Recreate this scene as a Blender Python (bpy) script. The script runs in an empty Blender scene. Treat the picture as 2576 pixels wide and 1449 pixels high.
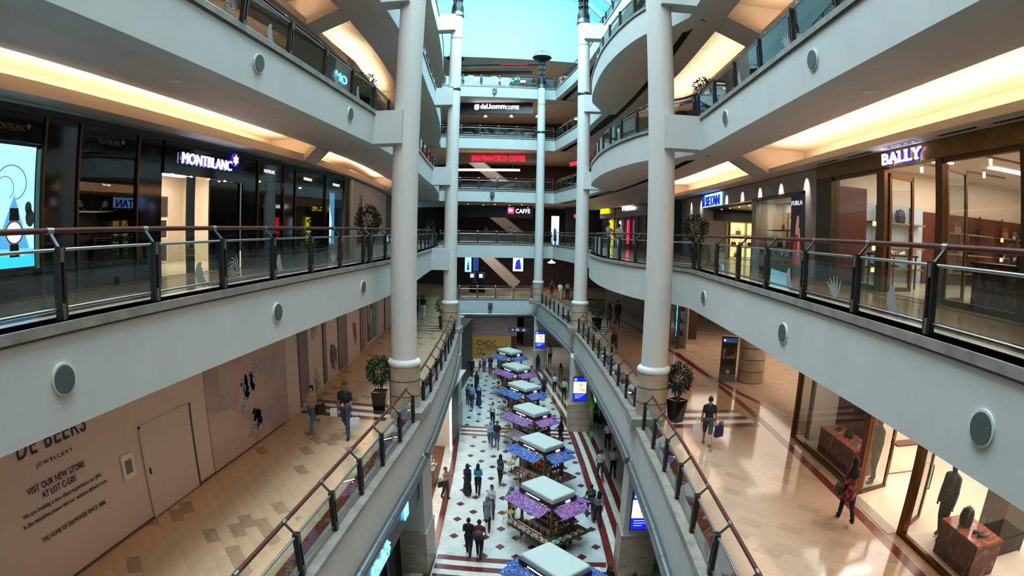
import bpy, bmesh, math, random
from mathutils import Vector, Matrix, noise
import numpy as np
random.seed(7)
SC = bpy.context.scene
COL = SC.collection
PI = math.pi

# ------------------------------------------------------------------ camera, light, exposure
# levels (metres): concourse 0, ground 6.3, first 11.46 and every 5 m above
EYE = 12.5
ZC, ZG, Z1, Z2, Z3, Z4, Z5 = 0.0, EYE-6.2, EYE-1.04, EYE+3.96, EYE+8.96, EYE+13.96, EYE+18.96
cam = bpy.data.cameras.new('Camera'); cam_ob = bpy.data.objects.new('Camera', cam); COL.objects.link(cam_ob); SC.camera = cam_ob
cam.type = 'PANO'
_lens = cam.cycles if hasattr(cam, 'cycles') and hasattr(cam.cycles, 'panorama_type') else cam
_lens.panorama_type = 'FISHEYE_LENS_POLYNOMIAL'          # action-camera lens: angle grows linearly with image radius
_lens.fisheye_fov = math.radians(170)
cam.sensor_width = 36; cam.sensor_height = 36*1449/2576; cam.sensor_fit = 'HORIZONTAL'
_lens.fisheye_polynomial_k0 = 0; _lens.fisheye_polynomial_k1 = -1/(1390/2576*36)
_lens.fisheye_polynomial_k2 = 0; _lens.fisheye_polynomial_k3 = 0; _lens.fisheye_polynomial_k4 = 0
cam.clip_start = 0.05; cam.clip_end = 400
def _aim(p, y, r):
    f = Vector((math.sin(y)*math.cos(p), math.cos(y)*math.cos(p), math.sin(p))); rt = Vector((math.cos(y), -math.sin(y), 0)); up = rt.cross(f)
    a = rt*math.cos(r)+up*math.sin(r); b = up*math.cos(r)-rt*math.sin(r)
    return Matrix((a, b, -f)).transposed().to_4x4()
cam_ob.matrix_world = Matrix.Translation((0, 0, EYE)) @ _aim(-.1004, -.0725, .0199)

world = bpy.data.worlds.new('World'); SC.world = world; world.use_nodes = True
_bg = world.node_tree.nodes['Background']; _bg.inputs[0].default_value = (0.24, 0.72, 0.92, 1); _bg.inputs[1].default_value = 1.7

def area(name, loc, rot, sx, sy, power, col, spread=PI):
    l = bpy.data.lights.new(name, 'AREA'); l.shape = 'RECTANGLE'; l.size = sx; l.size_y = sy; l.energy = power; l.color = col; l.spread = spread
    o = bpy.data.objects.new(name, l); COL.objects.link(o); o.location = loc; o.rotation_euler = rot
    return o
# daylight falling through the glazed roof of the atrium
for _y, _p, _c in ((2, 2600, (.84, .93, 1.0)), (19, 3000, (.70, .89, 1.0)), (35.5, 3500, (.54, .86, 1.0))):
    area('roof_daylight', (-2.2 - .001*_y*_y, _y, EYE+20.8), (.5 if _y > 30 else 0, 0, 0), 8.5, 15.5, _p, _c)
SC.view_settings.view_transform = 'Standard'; SC.view_settings.look = 'None'; SC.view_settings.gamma = 1
SC.view_settings.use_curve_mapping = False
SC.view_settings.exposure = 0.8
try:
    SC.cycles.use_denoising = True; SC.cycles.max_bounces = 8; SC.cycles.diffuse_bounces = 4; SC.cycles.glossy_bounces = 3
    SC.cycles.transparent_max_bounces = 14; SC.cycles.caustics_reflective = False; SC.cycles.caustics_refractive = False; SC.cycles.sample_clamp_indirect = 6
except Exception: pass

# ------------------------------------------------------------------ materials
def lin(h):
    if isinstance(h, (tuple, list)): return tuple(h[:3])
    h = h.lstrip('#'); v = [int(h[i:i+2], 16)/255 for i in (0, 2, 4)]
    return tuple(c/12.92 if c <= .04045 else ((c+.055)/1.055)**2.4 for c in v)
MATS = {}
def mat(name, col='#808080', rough=.5, metal=0, vary=None, emit=0, ecol=None, bump=0, coat=0, rand=0, spec=.5, sub=None):
    """vary=(scale, colour2, low, high): noise mix; rand: brightness jitter per object; sub: 'voronoi' or 'wave' pattern type"""
    if name in MATS: return MATS[name]
    m = bpy.data.materials.new(name); MATS[name] = m; m.use_nodes = True
    n, l = m.node_tree.nodes, m.node_tree.links; b = n['Principled BSDF']
    b.inputs['Roughness'].default_value = rough; b.inputs['Metallic'].default_value = metal; b.inputs['Specular IOR Level'].default_value = spec
    b.inputs['Coat Weight'].default_value = coat
    c = (*lin(col), 1); b.inputs['Base Color'].default_value = c; out = None
    if vary:
        tc = n.new('ShaderNodeTexCoord'); mp = n.new('ShaderNodeMapping'); l.new(tc.outputs['Object'], mp.inputs[0])
        s = vary[0]; mp.inputs['Scale'].default_value = s if isinstance(s, (tuple, list)) else (s, s, s)
        if sub == 'voronoi': t = n.new('ShaderNodeTexVoronoi'); t.inputs['Scale'].default_value = 1; src = t.outputs['Distance']
        elif sub == 'wave': t = n.new('ShaderNodeTexWave'); t.inputs['Scale'].default_value = 1; t.inputs['Distortion'].default_value = 3; src = t.outputs[1]
        else:
            t = n.new('ShaderNodeTexNoise'); t.inputs['Scale'].default_value = 1; t.inputs['Detail'].default_value = 5; src = t.outputs[0]
        l.new(mp.outputs[0], t.inputs['Vector'])
        r = n.new('ShaderNodeValToRGB'); r.color_ramp.elements[0].color = c; r.color_ramp.elements[1].color = (*lin(vary[1]), 1)
        r.color_ramp.elements[0].position = vary[2] if len(vary) > 2 else .35; r.color_ramp.elements[1].position = vary[3] if len(vary) > 3 else .65
        l.new(src, r.inputs[0]); out = r.outputs[0]
        if bump:
            bp = n.new('ShaderNodeBump'); bp.inputs['Strength'].default_value = bump; bp.inputs['Distance'].default_value = .01; l.new(src, bp.inputs['Height']); l.new(bp.outputs[0], b.inputs['Normal'])
    if rand:
        oi = n.new('ShaderNodeObjectInfo'); mr = n.new('ShaderNodeMapRange'); mr.inputs[3].default_value = 1-rand; mr.inputs[4].default_value = 1+rand
        l.new(oi.outputs['Random'], mr.inputs[0]); hs = n.new('ShaderNodeHueSaturation'); l.new(mr.outputs[0], hs.inputs['Value'])
        if out: l.new(out, hs.inputs['Color'])
        else: hs.inputs['Color'].default_value = c
        out = hs.outputs[0]
    if out: l.new(out, b.inputs['Base Color'])
    if emit:
        b.inputs['Emission Strength'].default_value = emit
        if ecol: b.inputs['Emission Color'].default_value = (*lin(ecol), 1)
        elif out: l.new(out, b.inputs['Emission Color'])
        else: b.inputs['Emission Color'].default_value = c
    return m
def glass(name, tint='#d8ece8', refl=.09, rough=.0):
    if name in MATS: return MATS[name]
    m = bpy.data.materials.new(name); MATS[name] = m; m.use_nodes = True; n, l = m.node_tree.nodes, m.node_tree.links; n.clear()
    o = n.new('ShaderNodeOutputMaterial'); t = n.new('ShaderNodeBsdfTransparent'); g = n.new('ShaderNodeBsdfGlossy'); x = n.new('ShaderNodeMixShader')
    ge = n.new('ShaderNodeNewGeometry'); dt = n.new('ShaderNodeVectorMath'); dt.operation = 'DOT_PRODUCT'; l.new(ge.outputs['Normal'], dt.inputs[0]); l.new(ge.outputs['Incoming'], dt.inputs[1])
    def mth(op, a, b):
        q = n.new('ShaderNodeMath'); q.operation = op
        for i, v in enumerate((a, b)):
            if v is None: continue
            if isinstance(v, (int, float)): q.inputs[i].default_value = v
            else: l.new(v, q.inputs[i])
        return q.outputs[0]
    c = mth('ABSOLUTE', dt.outputs['Value'], None); c = mth('SUBTRACT', 1.0, c); c = mth('POWER', c, 5.0); c = mth('MULTIPLY', c, .8); c = mth('ADD', c, refl*.5)
    t.inputs[0].default_value = (*[v**.5 for v in lin(tint)], 1); g.inputs['Roughness'].default_value = rough
    l.new(c, x.inputs[0]); l.new(t.outputs[0], x.inputs[1]); l.new(g.outputs[0], x.inputs[2]); l.new(x.outputs[0], o.inputs[0])
    return m
mat('fascia', '#c9ccc8', .62, vary=(1.3, '#c2c5c1', .3, .7)); mat('column_paint', '#cfcfc9', .55); mat('soffit', '#cfc6c0', .7); mat('soffit_beam', '#cac1b6', .7)
mat('cove_white', '#d8c8b4', .75); mat('cove_lip', '#c4b6a2', .7); mat('coping', '#9a948b', .32, vary=(3.0, '#7d756e', .35, .7)); mat('coping_line', '#4d4945', .5)
mat('cove_tube', '#fff1cf', .5, emit=21, ecol='#ffe6ca'); mat('dark_void', '#161311', .8); mat('gallery_wall', '#6d6058', .6)
mat('gallery_floor', '#a88f76', .16, vary=(1.4, '#8f775f', .35, .7)); mat('stripe_red', '#6e2f27', .2, vary=(4, '#5c241e', .4, .7)); mat('stripe_white', '#d8d4c8', .2, vary=(3, '#c3beb2', .4, .75))
mat('steel', '#a9adb0', .25, 1); mat('steel_dark', '#5b5b5c', .35, .9); mat('post_dark', '#1d1916', .42); mat('post_cap', '#6a6058', .4, .3); mat('wood_rail', '#5c2a1c', .42, vary=((30, 2, 30), '#4a2015', .35, .65), spec=.35)
mat('white_paint', '#dcdcd8', .55); mat('black', '#0d0c0c', .35); mat('black_gloss', '#0b0a0a', .07, spec=.6); mat('bronze', '#6b4a2c', .32, .8); mat('grille', '#59605f', .6, .3)
glass('rail_glass', '#d5e6e0', .10); glass('shop_glass', '#e2e6e4', .08); glass('dark_glass', '#55524e', .12); glass('roof_glass', '#a9eef7', .06)

# ------------------------------------------------------------------ mesh helpers
class MB:
    """collects faces of one mesh; each face keeps a material slot"""
    def __init__(s): s.v = []; s.f = []; s.m = []; s.slots = []; s.smooth = []
    def slot(s, m):
        m = MATS[m] if isinstance(m, str) else m
        if m not in s.slots: s.slots.append(m)
        return s.slots.index(m)
    def add(s, vs, fs, m=None, smooth=False):
        o = len(s.v); s.v += [tuple(v) for v in vs]; k = s.slot(m) if m is not None else 0
        for f in fs: s.f.append([i+o for i in f]); s.m.append(k); s.smooth.append(smooth)
        return s
    def box(s, x0, x1, y0, y1, z0, z1, m=None, T=None):
        vs = [Vector((x, y, z)) for z in (z0, z1) for y in (y0, y1) for x in (x0, x1)]
        if T is not None: vs = [T @ v for v in vs]
        return s.add(vs, [(0, 2, 3, 1), (4, 5, 7, 6), (0, 1, 5, 4), (2, 6, 7, 3), (0, 4, 6, 2), (1, 3, 7, 5)], m)
    def bar(s, a, b, w, h=None, m=None, up=(0, 0, 1)):
        a, b = Vector(a), Vector(b); d = (b-a).normalized(); up = Vector(up)
        if abs(d.dot(up)) > .99: up = Vector((0, 1, 0))
        r = d.cross(up).normalized(); u = r.cross(d); h = h or w
        vs = [p + r*i*w/2 + u*j*h/2 for p in (a, b) for j in (-1, 1) for i in (-1, 1)]
        return s.add(vs, [(0, 1, 3, 2), (4, 6, 7, 5), (0, 4, 5, 1), (2, 3, 7, 6), (0, 2, 6, 4), (1, 5, 7, 3)], m)
    def tube(s, pts, r, n=10, m=None, caps=True, smooth=True):
        pts = [Vector(p) for p in pts]; rs = r if isinstance(r, (list, tuple)) else [r]*len(pts); vs = []; k = len(pts); ref = None
        for i, p in enumerate(pts):
            d = (pts[min(i+1, k-1)]-pts[max(i-1, 0)]).normalized()
            if ref is None: ref = Vector((0, 0, 1)) if abs(d.z) < .9 else Vector((1, 0, 0))
            a = d.cross(ref).normalized(); b = a.cross(d).normalized(); ref = b
            vs += [p + (a*math.cos(t)+b*math.sin(t))*rs[i] for t in (2*PI*j/n for j in range(n))]
        fs = [(i*n+j, i*n+(j+1) % n, (i+1)*n+(j+1) % n, (i+1)*n+j) for i in range(k-1) for j in range(n)]
        s.add(vs, fs, m, smooth)
        if caps: s.add(vs[:n][::-1], [tuple(range(n))], m); s.add(vs[-n:], [tuple(range(n))], m)
        return s
    def lathe(s, prof, n=24, c=(0, 0, 0), m=None, smooth=True, caps=True, sx=1, sy=1):
        vs = [(c[0]+r*math.cos(2*PI*j/n)*sx, c[1]+r*math.sin(2*PI*j/n)*sy, c[2]+z) for r, z in prof for j in range(n)]
        fs = [(i*n+j, i*n+(j+1) % n, (i+1)*n+(j+1) % n, (i+1)*n+j) for i in range(len(prof)-1) for j in range(n)]
        s.add(vs, fs, m, smooth)
        if caps:
            if prof[0][0] > 1e-4: s.add(vs[:n][::-1], [tuple(range(n))], m)
            if prof[-1][0] > 1e-4: s.add(vs[-n:], [tuple(range(n))], m)
        return s
    def prism(s, poly, z0, z1, m=None, T=None):
        n = len(poly); vs = [Vector((x, y, z)) for z in (z0, z1) for x, y in poly]
        if T is not None: vs = [T @ v for v in vs]
        a = sum(poly[i][0]*poly[(i+1) % n][1]-poly[(i+1) % n][0]*poly[i][1] for i in range(n))
        bot, top = tuple(range(n))[::-1], tuple(range(n, 2*n))
        fs = [bot, top]+[(i, (i+1) % n, n+(i+1) % n, n+i) for i in range(n)]
        if a < 0: fs = [f[::-1] for f in fs]
        return s.add(vs, fs, m)
    def ball(s, c, r, m=None, n=10, sx=1, sy=1, sz=1):
        k = max(4, n//2+1); return s.lathe([(r*math.sin(PI*i/k)+1e-5, -r*math.cos(PI*i/k)*sz) for i in range(k+1)], n, c, m, sx=sx, sy=sy, caps=False)
    def mesh(s, name):
        me = bpy.data.meshes.new(name); me.from_pydata(s.v, [], s.f)
        for m in s.slots: me.materials.append(m)
        me.polygons.foreach_set('material_index', s.m); me.polygons.foreach_set('use_smooth', s.smooth); me.update()
        return me
    def build(s, name, parent=None, loc=None, rz=0, **kw):
        return link(name, s.mesh(name), parent, loc, rz, **kw)
def link(name, me, parent=None, loc=None, rz=0, label=None, cat=None, group=None, kind=None, rot=None):
    o = bpy.data.objects.new(name, me); COL.objects.link(o)
    if parent is not None: o.parent = parent
    if loc is not None: o.location = loc
    if rz: o.rotation_euler = (0, 0, rz)
    if rot is not None: o.rotation_euler = rot
    tag(o, label, cat, group, kind); return o
def tag(o, label=None, cat=None, group=None, kind=None):
    for k, v in (('label', label), ('category', cat), ('group', group), ('kind', kind)):
        if v: o[k] = v
    return o
def thing(name, label, cat, loc=(0, 0, 0), rz=0, group=None, kind=None):
    o = bpy.data.objects.new(name, None); COL.objects.link(o); o.location = loc; o.rotation_euler = (0, 0, rz); o.empty_display_size = .1
    return tag(o, label, cat, group, kind)
def copy_tree(o, parent=None):
    c = o.copy(); COL.objects.link(c)
    if parent is not None: c.parent = parent
    for ch in o.children: copy_tree(ch, c)
    return c
TMP = bpy.data.scenes.new('workbench')
def evaluated(ob):
    TMP.collection.objects.link(ob)
    with bpy.context.temp_override(scene=TMP, view_layer=TMP.view_layers[0]): dg = bpy.context.evaluated_depsgraph_get()
    return bpy.data.meshes.new_from_object(ob.evaluated_get(dg))
def text_mesh(s, mname, w=None, h=None, depth=.02, bold=0, spacing=1, shear=0):
    """lettering as a mesh in its own x-z plane, left bottom at the origin, front towards -y"""
    cu = bpy.data.curves.new('lettering', 'FONT'); cu.body = s; cu.extrude = depth/2; cu.offset = bold; cu.space_character = spacing; cu.shear = shear; cu.resolution_u = 3
    ob = bpy.data.objects.new('lettering', cu); me = evaluated(ob)
    bpy.data.objects.remove(ob); bpy.data.curves.remove(cu)
    n = len(me.vertices); co = np.empty(n*3); me.vertices.foreach_get('co', co); co = co.reshape(-1, 3)
    lo, hi = co.min(0), co.max(0); sx = (w/(hi[0]-lo[0])) if w else None; sy = (h/(hi[1]-lo[1])) if h else None
    sx = sx or sy; sy = sy or sx
    out = np.stack([(co[:, 0]-lo[0])*sx, -co[:, 2], (co[:, 1]-lo[1])*sy], 1); me.vertices.foreach_set('co', out.ravel())
    me.materials.clear(); me.materials.append(MATS[mname]); me.update(); return me
def text_raw(s, sp=1):
    cu = bpy.data.curves.new('lettering', 'FONT'); cu.body = s; cu.space_character = sp; cu.resolution_u = 1; ob = bpy.data.objects.new('lettering', cu); me = evaluated(ob); n = len(me.vertices); co = np.empty(n*3); me.vertices.foreach_get('co', co); w_ = np.ptp(co.reshape(-1, 3)[:, 0]); bpy.data.objects.remove(ob); bpy.data.curves.remove(cu); bpy.data.meshes.remove(me); return float(w_)
WALLROT = {'L': PI/2, 'R': -PI/2, 'F': 0}     # wall on the left facing +x, on the right facing -x, far wall facing -y
def letters(name, s, mname, origin, side, parent=None, **kw):
    lab = {k: kw.pop(k) for k in ('label', 'cat', 'group') if k in kw}
    return link(name, text_mesh(s, mname, **kw), parent, origin, WALLROT[side] if isinstance(side, str) else side, **lab)

def offs(path, d):
    """offset a plan polyline by d to the right of its direction"""
    out = []; k = len(path)
    for i in range(k):
        a = Vector(path[max(i-1, 0)]); b = Vector(path[i]); c = Vector(path[min(i+1, k-1)])
        t1 = (b-a).normalized() if i else (c-b).normalized(); t2 = (c-b).normalized() if i < k-1 else t1
        n = Vector((t1.y, -t1.x))+Vector((t2.y, -t2.x)); n = n/max(n.length, 1e-6); q = max(.35, n.dot(Vector((t1.y, -t1.x)))); out.append(tuple(b+n*d/q))
    return out
def sweep(mb, path, prof, m, closed=False, flip=False, smooth=False):
    """prof: list of (offset to the right of path, z)"""
    rows = [offs(path, o) for o, z in prof]; n = len(prof); k = len(path)
    vs = [(rows[j][i][0], rows[j][i][1], prof[j][1]) for i in range(k) for j in range(n)]
    e = n if closed else n-1
    fs = [(i*n+j, i*n+(j+1) % n, (i+1)*n+(j+1) % n, (i+1)*n+j) for i in range(k-1) for j in range(e)]
    if closed: fs += [tuple(range(n))[::-1], tuple((k-1)*n+j for j in range(n))]
    if flip: fs = [f[::-1] for f in fs]
    return mb.add(vs, fs, m, smooth)
def smoothpath(pts, step=1.2):
    """Catmull-Rom through pts"""
    out = []; P = [Vector(p) for p in pts]; P = [2*P[0]-P[1]]+P+[2*P[-1]-P[-2]]
    for i in range(1, len(P)-2):
        L = (P[i+1]-P[i]).length; n = max(1, int(L/step))
        for j in range(n):
            t = j/n; a, b, c, d = P[i-1:i+3]
            out.append(tuple(.5*((2*b)+(c-a)*t+(2*a-5*b+4*c-d)*t*t+(3*b-a-3*c+d)*t**3)))
    out.append(tuple(P[-2])); return out
def clip(path, y0, y1):
    out = []
    for (ax, ay), (bx, by) in zip(path, path[1:]):
        if by <= y0 or ay >= y1: continue
        for yy in (max(ay, y0), min(by, y1)):
            t = (yy-ay)/(by-ay); p = (ax+(bx-ax)*t, yy)
            if not out or (Vector(out[-1])-Vector(p)).length > 1e-4: out.append(p)
    return out
def path_x(path, y):
    for (ax, ay), (bx, by) in zip(path, path[1:]):
        if ay <= y <= by: return ax+(bx-ax)*(y-ay)/(by-ay)
    return path[-1][0]
def along(path, s):
    for a, b in zip(path, path[1:]):
        a, b = Vector(a), Vector(b); L = (b-a).length
        if s <= L+1e-6: return a+(b-a)*(s/L), (b-a).normalized()
        s -= L
    return Vector(path[-1]), (Vector(path[-1])-Vector(path[-2])).normalized()
def plen(path): return sum((Vector(b)-Vector(a)).length for a, b in zip(path, path[1:]))
mat('hoarding', '#cdbab4', .5); mat('far_wall', '#3a2f2a', .8); mat('end_wall', '#c6d4d4', .7); mat('tile_bed', '#8d7660', .6)
# ------------------------------------------------------------------ plan of the atrium (x right, y away from the camera)
GL = [(-4.16, -8), (-4.16, 14)]+smoothpath([(-4.16, 15.5), (-4.3, 19), (-4.66, 23.4), (-4.98, 27), (-5.46, 31.2), (-6.17, 36.3), (-7.84, 46.3), (-8.75, 50.7)], 1.5)
GR = [(3.05, -8), (3.05, 11)]+smoothpath([(3.05, 13), (2.9, 19), (2.66, 22.8), (2.37, 26.5), (2.0, 30.7), (1.32, 36.2), (-.29, 44.9), (-1.72, 51.95)], 1.5)
UL = [(-5.84, -8), (-5.84, 16)]+smoothpath([(-5.84, 17.5), (-6.08, 22), (-6.48, 25.9), (-6.9, 29), (-7.38, 33), (-8.08, 37.8), (-8.8, 41.7), (-9.55, 45.3), (-10.2, 48), (-10.5, 50.2)], 1.2)
UR1 = [(4.70, -8), (4.70, 18.3)]
BAY = smoothpath([(4.70, 18.3), (4.3, 19.3), (3.45, 20.3), (2.9, 21.9), (2.52, 23.6), (2.22, 25.7), (2.09, 28), (2.06, 30.4), (2.2, 32.3), (2.75, 34.0), (3.05, 35.4)], .7)
UR3 = smoothpath([(3.05, 35.4), (2.63, 38.2), (1.92, 44.0), (.98, 48.2), (0, 52.1)], 1.2)
UR = UR1[:-1]+BAY+UR3[1:]
UR4 = UR1[:-1]+smoothpath([(4.70, 18.3), (4.45, 24), (3.75, 30.8), (3.05, 35.4)], 1.2)[:-1]+UR3     # the top floor has no bay
RB = [(4.70, -8), (4.70, 18)]+smoothpath([(4.70, 19.5), (4.6, 25), (4.3, 30), (3.7, 36), (2.4, 44), (.6, 52)], 1.5)     # the line the right-hand ceilings follow
FG = [(-8.75, 50.7), (-1.72, 51.95)]
FU = [(-10.5, 50.2), (0, 52.1)]
HL = [(-8.45, -8), (-8.45, 15)]+smoothpath([(-8.5, 17), (-9.0, 20.5), (-9.35, 24.1), (-9.85, 29), (-10.5, 34.8), (-11.9, 43), (-13.4, 50)], 2)   # shop line, ground floor left
SL = [(-9.0, -8), (-9.0, 20)]+smoothpath([(-9.0, 23.2), (-9.5, 27), (-10.5, 33), (-12.2, 41), (-14.4, 50)], 2)                                       # shop line, upper floors left
SR = [(8.0, -8), (8.0, 18)]+smoothpath([(8.0, 22), (7.9, 28), (7.2, 36), (5.8, 45), (4.4, 53)], 2)                                                  # shop line right
LV = {1: Z1, 2: Z2, 3: Z3, 4: Z4}

def floor_strip(name, edge, back, z, m, **kw):
    """walking surface between the edge of the void and the shop line, built per y so the two lines pair up"""
    ys = sorted(set([round(p[1], 3) for p in edge]+[round(p[1], 3) for p in back]+[edge[0][1], edge[-1][1]])); ys = [y for y in ys if edge[0][1] <= y <= edge[-1][1]]
    mb = MB(); vs = []
    for y in ys: vs += [(path_x(edge, y), y, z), (path_x(back, y), y, z), (path_x(edge, y), y, z-.3), (path_x(back, y), y, z-.3)]
    n = len(ys); up = path_x(back, 0) > path_x(edge, 0); fs = []
    for i in range(n-1):
        a = 4*i; f = [(a, a+1, a+5, a+4), (a+2, a+6, a+7, a+3)]
        fs += f if up else [q[::-1] for q in f]
    mb.add(vs, fs, m); return mb.build(name, kind='structure', **kw)

TRIM = [0]
def slab_edge(path, z, drop, side, label, tubes=False):
    """white fascia band, stone coping and dark joint line along the edge of a floor; side=+1 when the void is right of the path"""
    TRIM[0] += 1
    root = thing('trim_%d' % TRIM[0], label, 'slab edge', kind='structure')
    s = side; P = [(o*s, zz) for o, zz in ((0, z-.15), (0, z-drop), (-.45, z-drop), (-.45, z-.15))]
    mb = MB(); sweep(mb, path, P, 'fascia', closed=True, flip=s < 0); mb.build('fascia_band', root)
    P = [(o*s, zz) for o, zz in ((.05, z-.125), (.05, z), (-.40, z), (-.40, z-.125))]
    mb = MB(); sweep(mb, path, P, 'coping', closed=True, flip=s > 0); mb.build('coping', root)
    P = [(o*s, zz) for o, zz in ((.025, z-.16), (.025, z-.125), (-.3, z-.125), (-.3, z-.16))]
    mb = MB(); sweep(mb, path, P, 'coping_line', closed=True, flip=s > 0); mb.build('dark_joint', root)  # thin dark-coloured joint strip between coping and fascia
    return root
ORD = {0: 'ground', 1: 'first', 2: 'second', 3: 'third', 4: 'fourth'}
# --- walking floors and their edges on the four upper levels
for k, z in LV.items():
    drop = 1.33 if k == 1 else 1.14
    F1 = floor_strip('floor', UL, SL, z, 'gallery_floor', label='tan stone gallery floor, %s floor, long curving side' % ORD[k])
    F2 = floor_strip('floor', UR if k < 4 else UR4, SR, z, 'gallery_floor', label='tan stone gallery floor, %s floor, side with the rounded bay' % ORD[k])
    if k == 1: FLOOR_1L, FLOOR_1R = F1, F2
    slab_edge(UL, z, drop, 1, 'white slab edge of the %s floor, curving side' % ORD[k])
    slab_edge(UR if k < 4 else UR4, z, drop, -1, 'white slab edge of the %s floor, side with the rounded bay' % ORD[k])
    slab_edge(FU, z, drop, 1, 'white slab edge of the %s floor across the far end' % ORD[k])
    mb = MB(); mb.add([(-16, 49.4, z), (-10.5, 50.2, z), (0, 52.1, z), (6, 53, z), (6, 64, z), (-16, 64, z)], [tuple(range(6))], 'gallery_floor')
    mb.add([(-16, 49.4, z-drop+.02), (-10.5, 50.2, z-drop+.02), (0, 52.1, z-drop+.02), (6, 53, z-drop+.02), (6, 64, z-drop+.02), (-16, 64, z-drop+.02)], [tuple(range(6))[::-1]], 'soffit')
    mb.build('floor', kind='structure', label='gallery floor across the far end, %s floor' % ORD[k])
    mb = MB(); mb.box(-9, 8, -8, -1.2, z-drop, z-.01, 'fascia'); mb.build('floor', kind='structure', label='bridge floor behind the viewer, %s floor' % ORD[k])

# --- gallery ceilings with a recessed light cove
def gallery_ceiling(z, path, s, ceil_in, beam, lip, back, segs, y1, lbl, deep=False):
    """z: floor level above; offsets are measured from the void edge away from the void"""
    mb = MB(); o = lambda v: -v*s
    zb, zc, zt, zl, zs = z-1.13, z-1.10, z-(.55 if deep else .80), z-1.32-(0 if s > 0 else .155), z-1.57-(0 if s > 0 else .07)
    def strip(P, pr, m): sweep(mb, P, [(o(a), b) for a, b in pr], m, flip=s < 0)
    cuts = []; y = path[0][1]
    for a, b in segs:
        if a > y: cuts.append((y, a, False))
        cuts.append((a, b, True)); y = b
    if y < y1: cuts.append((y, y1, False))
    for a, b, cove in cuts:
        P = clip(path, a, b)
        strip(P, [(.40, zb), (beam, zb), (beam, zc)], 'soffit_beam')
        if cove:
            strip(P, [(beam, zc), (ceil_in, zc)], 'soffit'); strip(P, [(ceil_in, zc), (ceil_in, zt), (ceil_in+.28, zt), (ceil_in+.28, zt+.05), (ceil_in+.32, zt+.05), (ceil_in+.32, zt+.02), (back+.75, zt+.02), (back+.75, zl-.12)], 'cove_white')
            strip(P, [(back+.75, zl-.12), (lip+.04, zl-.12), (lip+.04, zl), (lip, zl), (lip, zs), ], 'cove_lip'); strip(P, [(lip, zs), (back+.02, zs)], 'soffit')
            t = MB(); sweep(t, clip(path, a+.6, b-.9), [(o(lip+.10), zl-.09), (o(lip+.10), zl-.05), (o(lip+.16), zl-.03), (o(lip+.22), zl-.05), (o(lip+.22), zl-.09)], 'cove_tube', closed=True, flip=s > 0); tubes.append(t)
            for e in (P[0], P[-1]):
                i = 0 if e == P[0] else -1; q = [(offs(P, o(v))[i], zz) for v, zz in ((ceil_in, zc), (ceil_in, zt+.06), (back+.75, zt+.06), (back+.75, zs), (lip, zs))]
                q = [(x, yy, zz) for (x, yy), zz in q]; mb.add(q, [tuple(range(len(q)))], 'cove_white')
        else: strip(P, [(beam, zc), (ceil_in, zc), (ceil_in+.1, zc), (lip, zs), (back+.02, zs)], 'soffit')
    return mb
for k, z in {1: Z1, 2: Z2, 3: Z3, 4: Z4}.items():
    tubes = []
    mb = gallery_ceiling(z, UL, 1, 2.11 if k < 3 else 1.65, .82, 2.61 if k < 3 else 2.9, 3.16 if k < 3 else 3.4, [(-6, 17.3), (18.6, 32)], 50, '', k > 2)
    c = mb.build('ceiling', kind='structure', label='grey gallery ceiling with light cove under the %s floor, curving side' % ORD.get(k, 'top'))
    for t in tubes: t.build('cove_light', c)
    tubes = []
    mb = gallery_ceiling(z, RB, -1, 1.64 if k < 3 else 1.3, .47, 2.65 if k < 3 else 2.6, 3.3, [(-6, 18.0), (19.5, 33)], 52, '', k > 2)
    c = mb.build('ceiling', kind='structure', label='grey gallery ceiling with light cove under the %s floor, bay side' % ORD.get(k, 'top'))
    for t in tubes: t.build('cove_light', c)
    if k < 4:      # underside of the rounded bay
        m2 = MB(); zz = z-(1.33 if k == 1 else 1.14)+.004
        pts = BAY+[(path_x(RB, y)+.1, y) for y in (35.3, 30, 25, 20)]; m2.add([(x, y, zz) for x, y in pts], [tuple(range(len(pts)))], 'soffit')
        sweep(m2, BAY, [(.0, zz-.002), (.75, zz-.002)], 'soffit_beam'); m2.build('bay_soffit', c)

# --- shop-line walls behind the galleries (shops below are set in front of them)
for k, z in {0: ZG, 1: Z1, 2: Z2, 3: Z3, 4: Z4}.items():
    top = z+(5.16 if k == 0 else 5)-1.2
    for nm, path, s, y0 in (('wall_left', HL if k == 0 else SL, 1, -8), ('wall_right', SR, -1, -8)):
        if nm == 'wall_right' and k in (0, 1): y0 = 36
        if nm == 'wall_left' and k == 1: y0 = 23.2
        P = clip(path, y0, 50); mb = MB(); sweep(mb, offs(P, -.01*s), [(0, z), (0, top)], 'hoarding' if k == 0 and nm == 'wall_left' else 'gallery_wall', flip=s > 0)
        mb.build(nm, kind='structure', label='shop line wall, %s floor' % ORD[k])
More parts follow.
